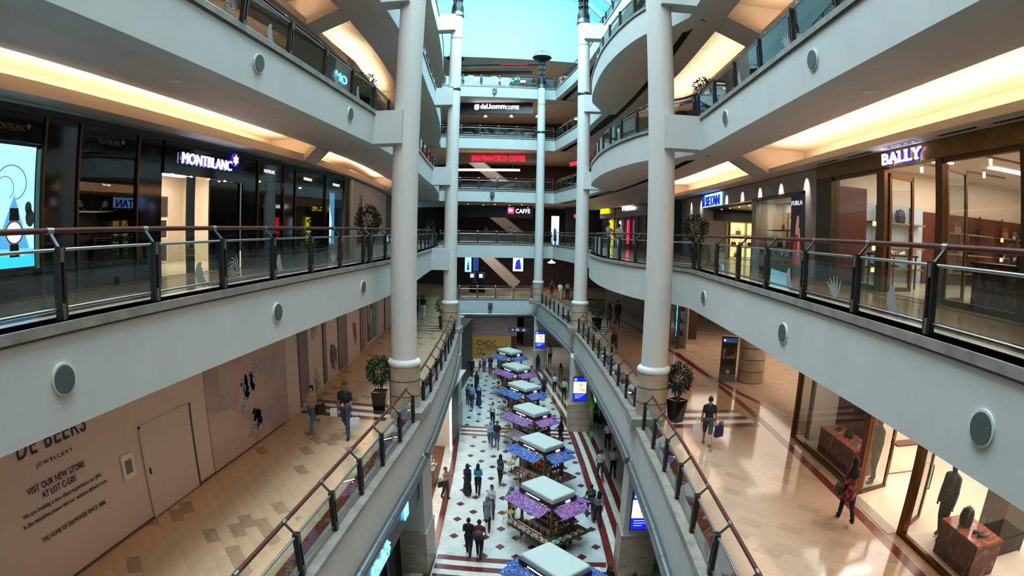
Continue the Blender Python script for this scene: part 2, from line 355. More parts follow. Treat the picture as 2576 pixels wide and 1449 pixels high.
# --- ground floor galleries: slab edges (the tiled surface is laid later)
slab_edge(GL, ZG, 1.42, 1, 'white slab edge of the ground floor over the concourse, curving side')
slab_edge(GR, ZG, 1.42, -1, 'white slab edge of the ground floor over the concourse, screen side')
slab_edge(FG, ZG, 1.5, 1, 'white slab edge of the ground floor across the far end')
for nm, e, b, xx in (('floor', GL, [(x-.7, y) for x, y in HL], 0), ('floor', GR, [(x+6, y) for x, y in SR], 0)):
    mb = MB(); ys = [y for x, y in e]; vs = []
    for x, y in e: vs += [(x, y, ZG-.012), (path_x(b, y), y, ZG-.012), (x, y, ZG-1.4), (path_x(b, y), y, ZG-1.4)]
    up = path_x(b, 0) > e[0][0]; fs = []
    for i in range(len(e)-1):
        a = 4*i; f = [(a, a+1, a+5, a+4), (a+2, a+6, a+7, a+3)]; fs += f if up else [q[::-1] for q in f]
    mb.add(vs, fs, 'tile_bed'); FL = mb.build('floor', kind='structure', label='beige marble ground floor gallery, %s side' % ('hoarding' if e is GL else 'leather shop'))
    if e is GL: FLOOR_GL = FL
    else: FLOOR_GR = FL
mb = MB(); mb.add([(-16, 49.3, ZG-.005), (-8.75, 50.7, ZG-.005), (-1.72, 51.95, ZG-.005), (14, 54, ZG-.005), (14, 66, ZG-.005), (-16, 66, ZG-.005)], [tuple(range(6))], 'gallery_floor')
mb.add([(-16, 49.3, ZG-1.45), (-8.75, 50.7, ZG-1.45), (-1.72, 51.95, ZG-1.45), (14, 54, ZG-1.45), (14, 66, ZG-1.45), (-16, 66, ZG-1.45)], [tuple(range(6))[::-1]], 'soffit')
mb.build('floor', kind='structure', label='ground floor gallery across the far end')
# --- outer shell: back wall, end walls, roof
mb = MB(); mb.box(-16, 20, -8.4, -8, -1, 46, 'gallery_wall'); mb.build('wall_back', kind='structure', label='wall closing the atrium behind the viewer')
mb = MB(); mb.box(-17, 20, 64, 64.4, -1, 29, 'far_wall'); mb.build('wall_far', kind='structure', label='dark rear wall of the far end shops')
mb = MB(); mb.box(-20, -19.6, -8, 64, -1, 29, 'far_wall'); mb.build('wall_left', kind='structure', label='rear wall behind the curving side shops')
mb = MB(); mb.box(19.6, 20, -8, 64, -1, 29, 'far_wall'); mb.build('wall_right', kind='structure', label='rear wall behind the bay side shops')
# tall white end wall above the top gallery, and the glazed roof with its white ribs
ZW = EYE+17.0
mb = MB(); P = [(-22, 49.6), (-10.5, 51.0), (0, 52.9), (12, 55.2)]
sweep(mb, P, [(0, ZW), (0, 54)], 'end_wall', flip=True); sweep(mb, P, [(0, ZW), (-11, ZW)], 'soffit'); sweep(mb, P, [(.0, ZW+.45), (.06, ZW+.45), (.06, ZW), (0, ZW)], 'fascia', flip=False)
mb.build('wall_end', kind='structure', label='tall smooth white wall over the top floor at the far end')
RX, RZ = (8.2, -8.6, -13.5), (EYE+17.2, EYE+34.5, EYE+30)
roof = thing('ceiling', 'glazed atrium roof with broad white ribs', 'roof', kind='structure')
for i in range(-2, 14):
    y = i*4.3-1
    mb = MB()
    for a in (0, 1): mb.bar((RX[a], y, RZ[a]), (RX[a+1], y, RZ[a+1]), .55, .5, 'end_wall')
    mb.build('rib', roof)
    for a in (0, 1):
        for q in range(5):
            t0, t1 = q/5, (q+1)/5; A = Vector((RX[a], 0, RZ[a])); B = Vector((RX[a+1], 0, RZ[a+1])); p0, p1 = A.lerp(B, t0), A.lerp(B, t1)
            g = MB(); g.add([(p0.x, y+.3, p0.z), (p0.x, y+4.0, p0.z), (p1.x, y+4.0, p1.z), (p1.x, y+.3, p1.z)], [(0, 1, 2, 3)], 'roof_glass'); g.build('roof_pane', roof)
            b = MB(); b.bar((p0.x, y+.2, p0.z-.06), (p0.x, y+4.1, p0.z-.06), .12, .16, 'steel_dark'); b.build('glazing_bar', roof)
mb = MB(); mb.box(8.0, 20, -8, 60, EYE+17.1, EYE+17.6, 'end_wall'); mb.box(-21, -13.3, -8, 60, EYE+29.7, EYE+30.2, 'end_wall'); mb.box(-13.6, -13.3, -8, 60, EYE+18.9, EYE+29.7, 'end_wall'); mb.box(-21, -13.3, -8, 60, EYE+18.6, EYE+18.9, 'end_wall'); mb.build('ceiling', kind='structure', label='white upper ceiling beside the glazed roof')
# ------------------------------------------------------------------ columns
mat('stone_base', '#b3a491', .4, vary=(2.2, '#a08f7b', .35, .7)); mat('stone_joint', '#5d5348', .6); mat('lamp_black', '#14181a', .4, .4); mat('lamp_globe', '#c8d6d2', .3)
COLS = [('L1', -4.89, 17.7, .44, 33, 'front column beside the hoarding walkway'), ('R1', 3.51, 17.9, .44, 33, 'front column beside the rounded bay'),
        ('L2', -6.29, 33.6, .42, EYE+13.98, 'second column on the curving side, topped by a black lantern'), ('R2', 1.84, 35.3, .44, EYE+14.1, 'second column on the bay side, topped by a black lantern'),
        ('L3', -9.30, 49.5, .40, EYE+13.3, 'rear column hidden behind the second one, dish lamp on top'), ('R3', -1.25, 49.5, .40, EYE+13.3, 'slim rear column before the far galleries, dish lamp on top')]
def lantern(root, r, z, dish):
    mb = MB(); mb.lathe([(r*1.12, 0), (r*1.12, .12), (r*1.05, .14), (r*1.05, .3)], 20, (0, 0, z), 'steel_dark'); mb.build('lantern_collar', root)
    mb = MB(); mb.lathe([(r*1.0, .28), (r*1.0, .62), (r*.78, .95), (r*.72, 1.0)], 20, (0, 0, z), 'lamp_black'); mb.build('lantern_base', root)
    for i in range(8):
        a = 2*PI*i/8; mb = MB(); mb.bar((r*.68*math.cos(a), r*.68*math.sin(a), z+.9), (r*.62*math.cos(a), r*.62*math.sin(a), z+2.5), .09, .09, 'lamp_black'); mb.build('lantern_bar', root)
    mb = MB(); mb.lathe([(r*.45, .95), (r*.42, 2.5)], 12, (0, 0, z), 'black'); mb.build('lantern_core', root)
    for h in (1.25, 1.75, 2.25, 2.5):
        mb = MB(); mb.lathe([(r*.72, h-.05), (r*.86, h-.05), (r*.86, h+.03), (r*.72, h+.03)], 20, (0, 0, z), 'lamp_black'); mb.build('lantern_ring', root)
    if dish:
        mb = MB(); mb.lathe([(.2, 2.5), (.32, 2.62), (.75, 2.82), (.88, 2.95), (.88, 3.0), (.7, 2.96), (.15, 2.9)], 28, (0, 0, z), 'lamp_black'); mb.build('lamp_dish', root)
        mb = MB(); mb.ball((0, 0, z+2.98), .45, 'lamp_globe', 18); mb.build('lamp_globe', root)
        mb = MB(); mb.tube([(.75*math.cos(t), 0, z+2.95+.72*math.sin(t)) for t in np.linspace(0, PI, 14)], .022, 6, 'steel_dark'); mb.tube([(0, .5*math.cos(t), z+2.95+.72*math.sin(t)) for t in np.linspace(0, PI, 12)], .02, 6, 'steel_dark'); mb.build('lamp_hoop', root)
for key, cx, cy, r, top, lbl in COLS:
    root = thing('column', 'tall round white '+lbl, 'column', (cx, cy, 0), kind='structure')
    b = ZG+.28
    mb = MB(); mb.lathe([(r*1.22, b-.26), (r*1.22, b+1.45)], 32, (0, 0, 0), 'stone_base'); mb.build('stone_drum', root)
    for zz in (b+.42, b+.95):
        mb = MB(); mb.lathe([(r*1.2, zz-.02), (r*1.228, zz-.02), (r*1.228, zz+.02), (r*1.2, zz+.02)], 32, (0, 0, 0), 'stone_joint', caps=False); mb.build('drum_joint', root)
    mb = MB(); mb.lathe([(r*1.26, b+1.44), (r*1.29, b+1.47), (r*1.29, b+1.56), (r*1.18, b+1.62), (r, b+1.66)], 32, (0, 0, 0), 'column_paint'); mb.build('base_moulding', root)
    tp = r*.86 if key[1] != '1' else r*.97
    mb = MB(); mb.lathe([(r, b+1.6), (tp, top)], 32, (0, 0, 0), 'column_paint'); mb.build('shaft', root)
    if key[1] != '1':
        zr = {'L2': EYE+8.95, 'R2': EYE+9.1, 'L3': EYE+9.1, 'R3': EYE+9.1}[key]; rr = r+(tp-r)*(zr-b)/(top-b)
        mb = MB(); mb.lathe([(rr, zr-.1), (rr+.012, zr-.1), (rr+.012, zr+.1), (rr, zr+.1)], 32, (0, 0, 0), 'steel_dark', caps=False); mb.build('shaft_ring', root)
        zr = top-1.6; rr = r+(tp-r)*(zr-b)/(top-b); mb = MB(); mb.lathe([(rr, zr-.02), (rr+.006, zr-.02), (rr+.006, zr+.02), (rr, zr+.02)], 32, (0, 0, 0), 'grille', caps=False); mb.build('shaft_joint', root)
        lantern(root, r*.92, top-.02, key[1] == '3')
    # pedestal on the coping and beams tying the column to every floor edge
    sgn = -1 if key[0] == 'L' else 1
    mb = MB(); mb.box(-.3 if sgn < 0 else -.75, .75 if sgn < 0 else .3, -.75, .62, ZG-.14, b-.02, 'coping'); mb.build('pedestal', root)
    for k, z in LV.items():
        edge = UL if sgn < 0 else UR; ex = path_x(edge, cy-.3)-cx if sgn < 0 else {'R1': 1.35, 'R2': 1.4, 'R3': 1.5}[key]
        if z > top+.5 or (k == 1 and key[1] == '1') or key[1] == '3' or (k == 1 and key == 'R2'): continue
        mb = MB(); x0, x1 = sorted((0, ex+sgn*.3)); drop = 1.33 if k == 1 else 1.14
        mb.box(x0, x1, -.62, .12, z-drop+.02, z-.02, 'fascia'); mb.build('tie_beam', root)
# round loudspeakers set into the white slab edges
for s, x, z0, ys, nm in ((1, -5.84, Z1-.70, (-1.4, 4.6, 10.66, 16.3), 'first'), (-1, 4.70, Z1-.76, (-1.5, 4.41, 10.34, 16.5), 'first'), (1, -5.84, Z2-.58, (3.9, 9.57, 14.89), 'second'), (-1, 4.70, Z2-.6, (3.7, 9.1, 14.63), 'second'), (1, -5.84, Z3-.58, (9.6, 14.9), 'third'), (-1, 4.7, Z3-.58, (9.3, 14.7), 'third')):
    for i, y in enumerate(ys):
        o = thing('wall_speaker', 'round grey loudspeaker, %s from the viewer along the %s floor slab edge, %s side' % (('first', 'second', 'third', 'fourth')[i], nm, 'watch shop' if s > 0 else 'leather shop'), 'speaker', (x, y, z0), WALLROT['L' if s > 0 else 'R'])
        mb = MB(); T = Matrix.Rotation(PI/2, 4, 'X'); n = 24
        P = [(.21*math.cos(2*PI*j/n), .21*math.sin(2*PI*j/n)) for j in range(n)]; mb.prism(P, 0, .03, 'white_paint', T); mb.build('rim', o)
        mb = MB(); P = [(.18*math.cos(2*PI*j/n), .18*math.sin(2*PI*j/n)) for j in range(n)]; mb.prism(P, .02, .045, 'grille', T); mb.build('grille', o)

# ------------------------------------------------------------------ balustrades
def _post():
    m = MB(); m.box(-.075, -.028, -.05, .05, 0, .92, 'post_dark'); m.box(.028, .075, -.05, .05, 0, .92, 'post_dark'); m.box(-.03, .03, -.06, .045, .72, .90, 'post_cap'); m.box(-.03, .03, -.06, .05, 0, .2, 'post_cap'); return m.mesh('post')
def _strut():
    m = MB(); m.bar((0, 0, .88), (0, .2, 1.08), .05, .028, 'steel_dark'); m.tube([(-.06, .22, 1.115), (.06, .22, 1.115)], .047, 12, 'steel'); return m.mesh('handrail_bracket')
def _pane(): m = MB(); m.box(-.5, .5, -.006, .006, .07, .86, 'rail_glass'); return m.mesh('glass_pane')
def _tube(r, nm): m = MB(); m.tube([(-.5, 0, 0), (.5, 0, 0)], r, 10, 'steel'); return m.mesh(nm)
mat('etched', '#8d8f8a', .75)
def _motif(k):
    """swirl of tapering curved strokes, as etched in the glass"""
    m = MB(); rng = random.Random(k)
    cx, cz, n = (-.12, .46, 7) if k == 0 else ((.1, .12, 5) if k == 1 else (0, .34, 9))
    for i in range(n):
        a0 = (-.2+i*.32) if k == 0 else ((.35+i*.33) if k == 1 else i*2*PI/9); R = (.16+.04*i) if k == 0 else ((.42-.03*i) if k == 1 else .22); pts = []
        for t in np.linspace(0, 1, 9):
            if k == 2: r = .04+R*t; a = a0+1.5*t
            elif k == 0: r = .05+R*1.25*t; a = a0*1.0+1.2*t+2.6
            else: r = .06+R*t; a = a0+.55*t
            w = (.026 if k == 2 else .036)*math.sin(PI*min(t*.92+.06, 1))
            p = Vector((cx+r*math.cos(a), cz+r*math.sin(a))); d = Vector((-math.sin(a), math.cos(a))); pts.append((p+d*w, p-d*w))
        vs = []; 
        for a, b in pts: vs += [(a.x, -.0075, min(max(a.y, .08), .85)), (b.x, -.0075, min(max(b.y, .08), .85))]
        m.add(vs, [(2*j, 2*j+1, 2*j+3, 2*j+2) for j in range(len(pts)-1)], 'etched')
    return m.mesh('etched_swirl')
POST, STRUT, PANE, TTUBE, BTUBE, MOTIF = _post(), _strut(), _pane(), _tube(.024, 'top_tube'), _tube(.019, 'bottom_tube'), [_motif(i) for i in range(3)]
def balustrade(path, z, s, spacing, label, phase=0, motifs=(), inset=.17, post_s=None):
    """path along the void edge; s=+1 when the void lies right of the path direction"""
    root = thing('balustrade', label, 'balustrade', group='glass balustrades of the atrium')
    P = offs(path, -inset*s); L = plen(P); n = max(1, int(round((L-phase)/spacing)))
    S = post_s or [phase+i*(L-phase)/n for i in range(n+1)]
    pts = [along(P, min(max(v, .001), L-.001)) for v in S]
    for i, (p, d) in enumerate(pts):
        a = math.atan2(d.y, d.x)+(0 if s > 0 else PI)
        link('post', POST, root, (p.x, p.y, z), a); link('handrail_bracket', STRUT, root, (p.x, p.y, z), a)
        if i+1 < len(pts):
            q = pts[i+1][0]; c = (p+q)/2; l = (q-p).length; a2 = math.atan2((q-p).y, (q-p).x)+(0 if s > 0 else PI)
            for nm, me, zz, l2 in (('glass_pane', PANE, z, l-.24), ('top_tube', TTUBE, z+.875, l-.14), ('bottom_tube', BTUBE, z+.14, l-.14)):
                o = link(nm, me, root, (c.x, c.y, zz), a2); o.scale = (l2, 1, 1)
                if nm == 'glass_pane' and motifs and i % len(motifs) < len(motifs) and motifs[i % len(motifs)] is not None:
                    k, dx = motifs[i % len(motifs)]; e = link('etched_swirl', MOTIF[k], o, (dx/l2, 0, 0)); e.scale = (1/l2, 1, 1)
    mb = MB(); H = offs(P, -.22*s); mb.tube([(x, y, z+1.115) for x, y in H], .041, 10, 'wood_rail'); mb.build('handrail', root)
    return root
MOT = [(0, -.35), (1, .5), None, (2, .55), (0, .3), None, (1, -.4)]
def seg(path, y0, y1): return clip(path, y0, y1)
pl = seg(UL, -.0, 17.5); balustrade(pl, Z1, 1, 2, 'first floor glass balustrade before the black-fronted watch shop', post_s=[.84+2*i for i in range(9)]+[17.45], motifs=[None, None, None, (0, .45), (2, -.6), (0, -.5), (1, .3), None])
pr = seg(UR, -.0, 18.2); balustrade(pr, Z1, -1, 2, 'first floor glass balustrade before the gold-framed leather shop', post_s=[-.0+1.92+2*i for i in range(9)], motifs=[None, None, (0, .3), (1, .1), (0, .5), None, (2, .2)])
balustrade(seg(UL, 17.6, 50), Z1, 1, 1.9, 'first floor glass balustrade on the curving side beyond the front column', motifs=MOT)
balustrade(seg(UR, 18.4, 34.9), Z1, -1, 1.75, 'first floor glass balustrade around the rounded bay', motifs=MOT)
balustrade(seg(UR, 35.8, 52), Z1, -1, 1.8, 'first floor glass balustrade at the bay side beyond the second column')
for k in (2, 3, 4):
    z = LV[k]
    balustrade(seg(UL, 0, 17.5), z, 1, 2, '%s floor glass balustrade on the curving side up to the front column' % ORD[k], phase=.6, motifs=MOT)
    balustrade(seg(UR, 0, 18.2), z, -1, 2, '%s floor glass balustrade on the bay side up to the front column' % ORD[k], phase=.4, motifs=MOT[::-1])
    balustrade(seg(UL, 17.6, 50), z, 1, 1.9, '%s floor glass balustrade on the curving side beyond the front column' % ORD[k])
    balustrade(seg(UR if k < 4 else UR4, 18.4, 34.9), z, -1, 1.75, '%s floor glass balustrade %s' % (ORD[k], 'around the rounded bay' if k < 4 else 'along the straight bay side'), motifs=MOT)
    balustrade(seg(UR, 35.8, 52), z, -1, 1.8, '%s floor glass balustrade at the bay side beyond the second column' % ORD[k])
for k in (1, 2, 3, 4): balustrade([(-10.4, 50.22), (-.1, 52.08)], LV[k], 1, 1.75, '%s floor glass balustrade across the far end' % ORD[k])
balustrade(seg(GL, 0, 16.75), ZG, 1, 1.7, 'ground floor glass balustrade on the hoarding side up to the front column', phase=.75, motifs=[(2, .3), (1, .2), (0, .35), (2, .4), None])
balustrade(seg(GL, 18.6, 32.6), ZG, 1, 1.8, 'ground floor glass balustrade on the hoarding side between the two columns', motifs=MOT)
balustrade(seg(GL, 34.6, 50.6), ZG, 1, 1.8, 'ground floor glass balustrade on the hoarding side beyond the second column')
balustrade(seg(GR, 0, 16.9), ZG, -1, 1.7, 'ground floor glass balustrade on the leather shop side up to the front column', phase=.5, motifs=[(1, .2), (2, -.3), (1, .4), (0, .2), None])
balustrade(seg(GR, 18.7, 34.3), ZG, -1, 1.75, 'ground floor glass balustrade on the leather shop side between the two columns', motifs=MOT)
balustrade(seg(GR, 36.2, 51.8), ZG, -1, 1.75, 'ground floor glass balustrade on the leather shop side beyond the second column')
balustrade([(-8.6, 50.73), (-1.9, 51.92)], ZG, 1, 1.75, 'ground floor glass balustrade across the far end')

# ------------------------------------------------------------------ concourse: floor, pillars, bulkhead tubes
mat('grout', '#b0aea6', .6); mat('tile_white', '#c4c7c2', .2, vary=(1.6, '#b2b6b1', .35, .75), rand=.05); mat('tile_red', '#5d2a26', .22, rand=.1)
mb = MB(); mb.box(-17, 16, -8, 64, -.4, -.012, 'grout'); FLOOR_C = mb.build('floor', kind='structure', label='white marble concourse floor with dark red diamonds')
cshift = lambda y: -.0037*max(0, y-15)**2
def tile_mesh(poly, h, m, nm):
    q = MB(); q.prism(poly, -.012, h, m); return q.mesh(nm)
e1, e2 = Vector((.65, .735)), Vector((.65, -.735)); w = .16
def uv(u, v): p = e1*u+e2*v; return (p.x, p.y)
g = .003; a, b = .5-g, .5-w-g
TW = tile_mesh([uv(*p) for p in ((-b, -a), (b, -a), (b, -b), (a, -b), (a, b), (b, b), (b, a), (-b, a), (-b, b), (-a, b), (-a, -b), (-b, -b))], 0, 'tile_white', 'floor_tile')
TD = tile_mesh([uv(*p) for p in ((-w+g, -w+g), (w-g, -w+g), (w-g, w-g), (-w+g, w-g))], .0015, 'tile_red', 'diamond_tile')
cells = []
for i in range(-60, 70):
    for j in range(-60, 70):
        c = Matrix.Rotation(.065, 2) @ (e1*i+e2*j)+Vector((.16, 21.06)); x, y = c.x, c.y
        if 8 < y < 50.5 and path_x(GL, y)-.1 < x < path_x(GR, y)-.25: cells.append((y, x))
cells.sort(); band = lambda y: 16.8 < y < 18.6 or 32.0 < y < 33.8 or 47.9 < y < 49.4
rest = MB()
for n_, (y, x) in enumerate([c for c in cells if c[0] > 11.5]):
    rz = .065
    if n_ < 295:
        link('floor_tile', TW, FLOOR_C, (x, y, 0), rz)
    else:
        T = Matrix.Translation((x, y, 0)) @ Matrix.Rotation(rz, 4, 'Z'); rest.add([T @ v.co for v in TW.vertices], [tuple(p.vertices) for p in TW.polygons], 'tile_white')
    dx, dy = x+e1.x*math.cos(.065), y+e1.x*math.sin(.065)
    if not band(y) and path_x(GL, y)+.35 < dx < path_x(GR, y)-.45: link('diamond_tile', TD, FLOOR_C, (dx, dy, 0), rz)
if rest.v: rest.build('floor_tile', FLOOR_C, kind='stuff')
def stripe(path, a, b, z, m, s, parent, nm='floor_stripe'):
    q = MB(); sweep(q, path, [(a*s, z-.014), (a*s, z+.004), (b*s, z+.004), (b*s, z-.014)], m, closed=True, flip=(a < b) == (s > 0)); return q.build(nm, parent)
stripe(clip(GL, 8, 50), .15, -.13, 0, 'stripe_red', 1, FLOOR_C); stripe(clip(GL, 8, 50), -.13, -.6, 0, 'stripe_white', 1, FLOOR_C)
for i, (a, b) in enumerate(((.36, .04), (.04, -.23), (-.23, -.52), (-.52, -.80), (-.80, -1.1))): stripe(clip(GR, 8, 51), a, b, 0, 'stripe_red' if i % 2 == 0 else 'stripe_white', -1, FLOOR_C)
for y0, n in ((16.85, 5), (32.05, 5), (47.95, 5)):
    for i in range(n):
        y = y0+.34*i; x0, x1 = path_x(GL, y)+.2, path_x(GR, y)-.4; q = MB(); q.box(x0+(.25 if i % 2 else 0), x1-(.25 if i % 2 else 0), y, y+.34, -.012, .005, 'stripe_red' if i % 2 == 0 else 'stripe_white'); q.build('floor_stripe', FLOOR_C)
mat('pillar_paint', '#c6c1b8', .6)
def pillar(x0, x1, y0, y1, lbl):
    root = thing('column', lbl, 'column', ((x0+x1)/2, (y0+y1)/2, 0), kind='structure'); hx, hy = (x1-x0)/2, (y1-y0)/2
    for i in range(4):
        q = MB(); e = .05; q.prism([(-hx-e, -hy-e), (hx+e, -hy-e), (hx+e, hy+e), (-hx-e, hy+e)], .008+i*.44, .008+i*.44+.425, 'stone_base'); q.build('stone_course', root)
    q = MB(); q.box(-hx, hx, -hy, hy, 0, 1.75, 'stone_joint'); q.build('core', root)
    q = MB(); q.box(-hx-.07, hx+.07, -hy-.07, hy+.07, 1.76, 1.84, 'stone_base'); q.build('ledge', root)
    q = MB(); q.box(-hx, hx, -hy, hy, 1.84, ZG-1.40, 'pillar_paint'); q.build('shaft', root)
    return root
PIL = [pillar(-5.5, -4.2, 17.1, 18.5, 'square concourse pillar with stone base nearest on the shop-sign side'), pillar(-6.9, -5.55, 32.3, 33.7, 'square concourse pillar with stone base halfway down the shop side'), pillar(-9.1, -7.85, 47.9, 49.2, 'square concourse pillar with stone base near the chocolate shop'),
       pillar(2.92, 4.16, 17.65, 19.0, 'square concourse pillar with the nearest blue screen'), pillar(1.32, 2.6, 33.5, 34.8, 'square concourse pillar with the middle blue screen'), pillar(-1.5, -.35, 49.4, 50.6, 'square concourse pillar with the farthest blue screen')]
mat('tube_steel', '#8a9094', .32, .85)
for path, s, cuts, lb in ((GL, 1, ((-2, 17.2), (17.5, 33.0), (33.3, 48.2), (48.6, 50.6)), 'hoarding side'), (GR, -1, ((-2, 17.4), (17.8, 34.2), (34.6, 49.6), (49.9, 51.9)), 'screen side'), (FG, 1, None, 'far end')):
    for i, cu in enumerate(cuts or [0]):
        P = clip(path, *cu) if cuts else path
        root = thing('trim_%d' % (TRIM[0]+1), 'round steel bulkhead tube under the ground floor edge, %s, length %d' % (lb, i+1), 'bulkhead tube', kind='structure'); TRIM[0] += 1
        q = MB(); q.tube([(x, y, ZG-1.52) for x, y in offs(P, .07*s)], .15, 14, 'tube_steel'); q.build('tube', root)
        L = plen(P); k = 1.35
        while k < L:
            p, d = along(offs(P, .07*s), k); q = MB(); q.tube([(p.x-d.x*.012, p.y-d.y*.012, ZG-1.52), (p.x+d.x*.012, p.y+d.y*.012, ZG-1.52)], 1.02*.15, 14, 'coping_line', caps=False); q.build('tube_joint', root); k += 1.35
        q = MB(); sweep(q, P, [(-.12*s, ZG-1.42), (-.12*s, ZG-1.85)], 'black', flip=s < 0); q.build('bulkhead', root)

# ------------------------------------------------------------------ marble paving of the ground-floor galleries
mat('marble_warm', '#bd9f82', .16, vary=(1.6, '#b0906f', .3, .75), rand=.03); mat('marble_dark', '#a0836a', .18, vary=(3.5, '#8d7058', .3, .75), rand=.05)
mat('marble_pale', '#ad937d', .09, vary=(1.5, '#aa907a', .3, .75), rand=.03); mat('marble_pale_dark', '#a38a76', .10, vary=(3, '#9d846f', .3, .75), rand=.04)
def paving(parent, inside, x0, x1, y0, y1, mA, mB, frac, seed):
    rng = random.Random(seed); q = MB(); q.box(-.299, .299, -.149, .149, -.014, 0, mA); A = q.mesh('marble_tile'); q = MB(); q.box(-.299, .299, -.149, .149, -.014, 0, mB); B = q.mesh('marble_tile')
    R = Matrix.Rotation(-PI/4, 2); out = []
    for j in range(-400, 400):
        for i in range(-200, 200):
            p = R @ Vector((i*.6+(.3 if j % 2 else 0), j*.3))
            if x0 < p.x < x1 and y0 < p.y < y1 and inside(p.x, p.y): out.append((p.x*p.x+p.y*p.y, p.x, p.y, rng.random() < frac))
    out.sort(); rest = MB()
    for n_, (d, x, y, dark) in enumerate(out):
        if n_ < 300: link('marble_tile', B if dark else A, parent, (x, y, ZG), -PI/4)
        else:
            T = Matrix.Translation((x, y, ZG)) @ Matrix.Rotation(-PI/4, 4, 'Z'); rest.add([T @ Vector(v) for v in ((-.298, -.148, 0), (.298, -.148, 0), (.298, .148, 0), (-.298, .148, 0))], [(0, 1, 2, 3)], mB if dark else mA)
    rest.build('marble_tile', parent, kind='stuff')
paving(FLOOR_GL, lambda x, y: path_x(HL, y)-.35 < x < path_x(GL, y)-.76, -14, -3, 3, 50, 'marble_warm', 'marble_dark', .10, 1)
paving(FLOOR_GR, lambda x, y: path_x(GR, y)+.78 < x < (8.15 if y < 16 else 13.5), -2, 13.5, 3, 51, 'marble_pale', 'marble_pale_dark', .16, 2)
stripe(clip(GL, 2, 50), -.40, -.66, ZG, 'stripe_red', 1, FLOOR_GL); stripe(clip(GR, 2, 51), -.40, -.68, ZG, 'stripe_red', -1, FLOOR_GR); stripe(clip(GL, 2, 50), -.66, -1.12, ZG, 'marble_warm', 1, FLOOR_GL, 'floor_border'); stripe(clip(GR, 2, 51), -.68, -1.14, ZG, 'marble_pale', -1, FLOOR_GR, 'floor_border')
R2 = [(7.55, 2), (7.55, 16.6)]+smoothpath([(7.55, 17), (7.4, 21), (6.9, 27), (6.0, 35), (4.4, 44), (2.6, 52)], 2)
stripe(R2, .13, -.13, ZG, 'stripe_red', 1, FLOOR_GR); stripe([(8.75, 18.0), (7.9, 21), (7.35, 24), (6.9, 29)], .13, -.13, ZG, 'stripe_red', 1, FLOOR_GR)
for i in range(5):
    m = 'stripe_red' if i % 2 == 0 else 'stripe_white'; q = MB(); q.box(-8.45, -4.6, 16.65+i*.33, 16.98+i*.33, ZG-.014, ZG+.003, m); q.build('floor_stripe', FLOOR_GL)
    q = MB(); q.box(4.1 if i % 2 else 3.5, 7.3-(.1*i), 17.05+i*.38, 17.43+i*.38, ZG-.014, ZG+.003, m); q.build('floor_stripe', FLOOR_GR)
    q = MB(); q.box(-10.3, -6.6, 33.3+i*.35, 33.65+i*.35, ZG-.014, ZG+.003, m); q.build('floor_stripe', FLOOR_GL)
    q = MB(); q.box(2.4, 6.0, 35.0+i*.35, 35.35+i*.35, ZG-.014, ZG+.003, m); q.build('floor_stripe', FLOOR_GR)
q = MB(); q.box(-10.6, -8.435, -8, 15.5, ZG+.001, ZG+.05, 'coping_line'); q.build('baseboard_left', kind='structure')
for fl, pth, s in ((FLOOR_1L, clip(UL, -2, 17), 1), (FLOOR_1R, clip(UR1, -2, 18), -1)):        # border stripes on the first floor
    for a_, b_, m_ in ((-.42, -.62, 'stripe_white'), (-.62, -.86, 'stripe_red'), (-.86, -1.0, 'stripe_white'), (-1.0, -1.12, 'stripe_red')): stripe(pth, a_, b_, Z1, m_, s, fl)
    stripe(pth, -2.75, -2.9, Z1, 'stripe_red', s, fl)
# recessed downlights and air slots in the gallery ceilings
mat('downlight_dark', '#3a3735', .4, .5)
def downlight(x, y, z, lb_, r=.13, lit=False):
    o = thing('ceiling_downlight', lb_, 'downlight', (x, y, z)); q = MB(); q.lathe([(r, 0), (r, -.015), (r*.8, -.02)], 20, (0, 0, 0), 'white_paint'); q.build('ring', o); q = MB(); q.lathe([(.001, -.018), (r*.8, -.018)], 20, (0, 0, 0), 'lamp_warm' if lit else 'downlight_dark', caps=False); q.build('reflector', o)
mat('lamp_warm', '#fff2dc', .4, emit=5, ecol='#ffe6c4')
OW = ('first', 'second', 'third', 'fourth', 'fifth')
for i, y in enumerate((3.9, 8.3, 12.5, 16.7)): downlight(-6.95, y, Z2-1.10, '%s unlit round downlight in the first floor ceiling, watch shop side' % OW[i]); downlight(5.75, y+.6, Z2-1.10, '%s unlit round downlight in the first floor ceiling, leather shop side' % OW[i])
for i, y in enumerate((20.2, 22.4, 24.6)): downlight(path_x(UL, y)-2.3, y, Z3-.53, '%s small lit downlight in the second floor cove, curving side' % OW[i], .07, True); downlight(path_x(RB, y)+1.9, y+.8, Z3-.53, '%s small lit downlight in the second floor cove, bay side' % OW[i], .07, True)
for i, y in enumerate((6.9, 8.6, 10.6, 12.5, 14.3)):
    o = thing('air_slot', '%s dark air slot in the ceiling above the leather shop front' % OW[i], 'vent', (7.68, y, Z2-1.64)); q = MB(); q.box(-.07, .07, -.6, .6, -.012, .0, 'downlight_dark'); q.build('slot', o); q = MB(); q.box(-.085, -.07, -.62, .62, -.016, 0, 'white_paint'); q.box(.07, .085, -.62, .62, -.016, 0, 'white_paint'); q.build('frame', o)
for zz, lb_ in ((Z4-.75, 'small grey camera on the fourth floor slab edge at the far end'), (Z2-.65, 'small grey camera on the second floor slab edge at the far end'), (ZG-.85, 'small grey camera on the ground floor slab edge at the far end')):
    o = thing('security_camera', lb_, 'camera', (-5.7, 51.0, zz)); q = MB(); q.box(-.2, .2, -.12, .1, 0, .42, 'grille'); q.build('housing', o); q = MB(); q.box(-.12, .12, -.3, -.12, -.12, .1, 'steel_dark'); q.build('lens', o)
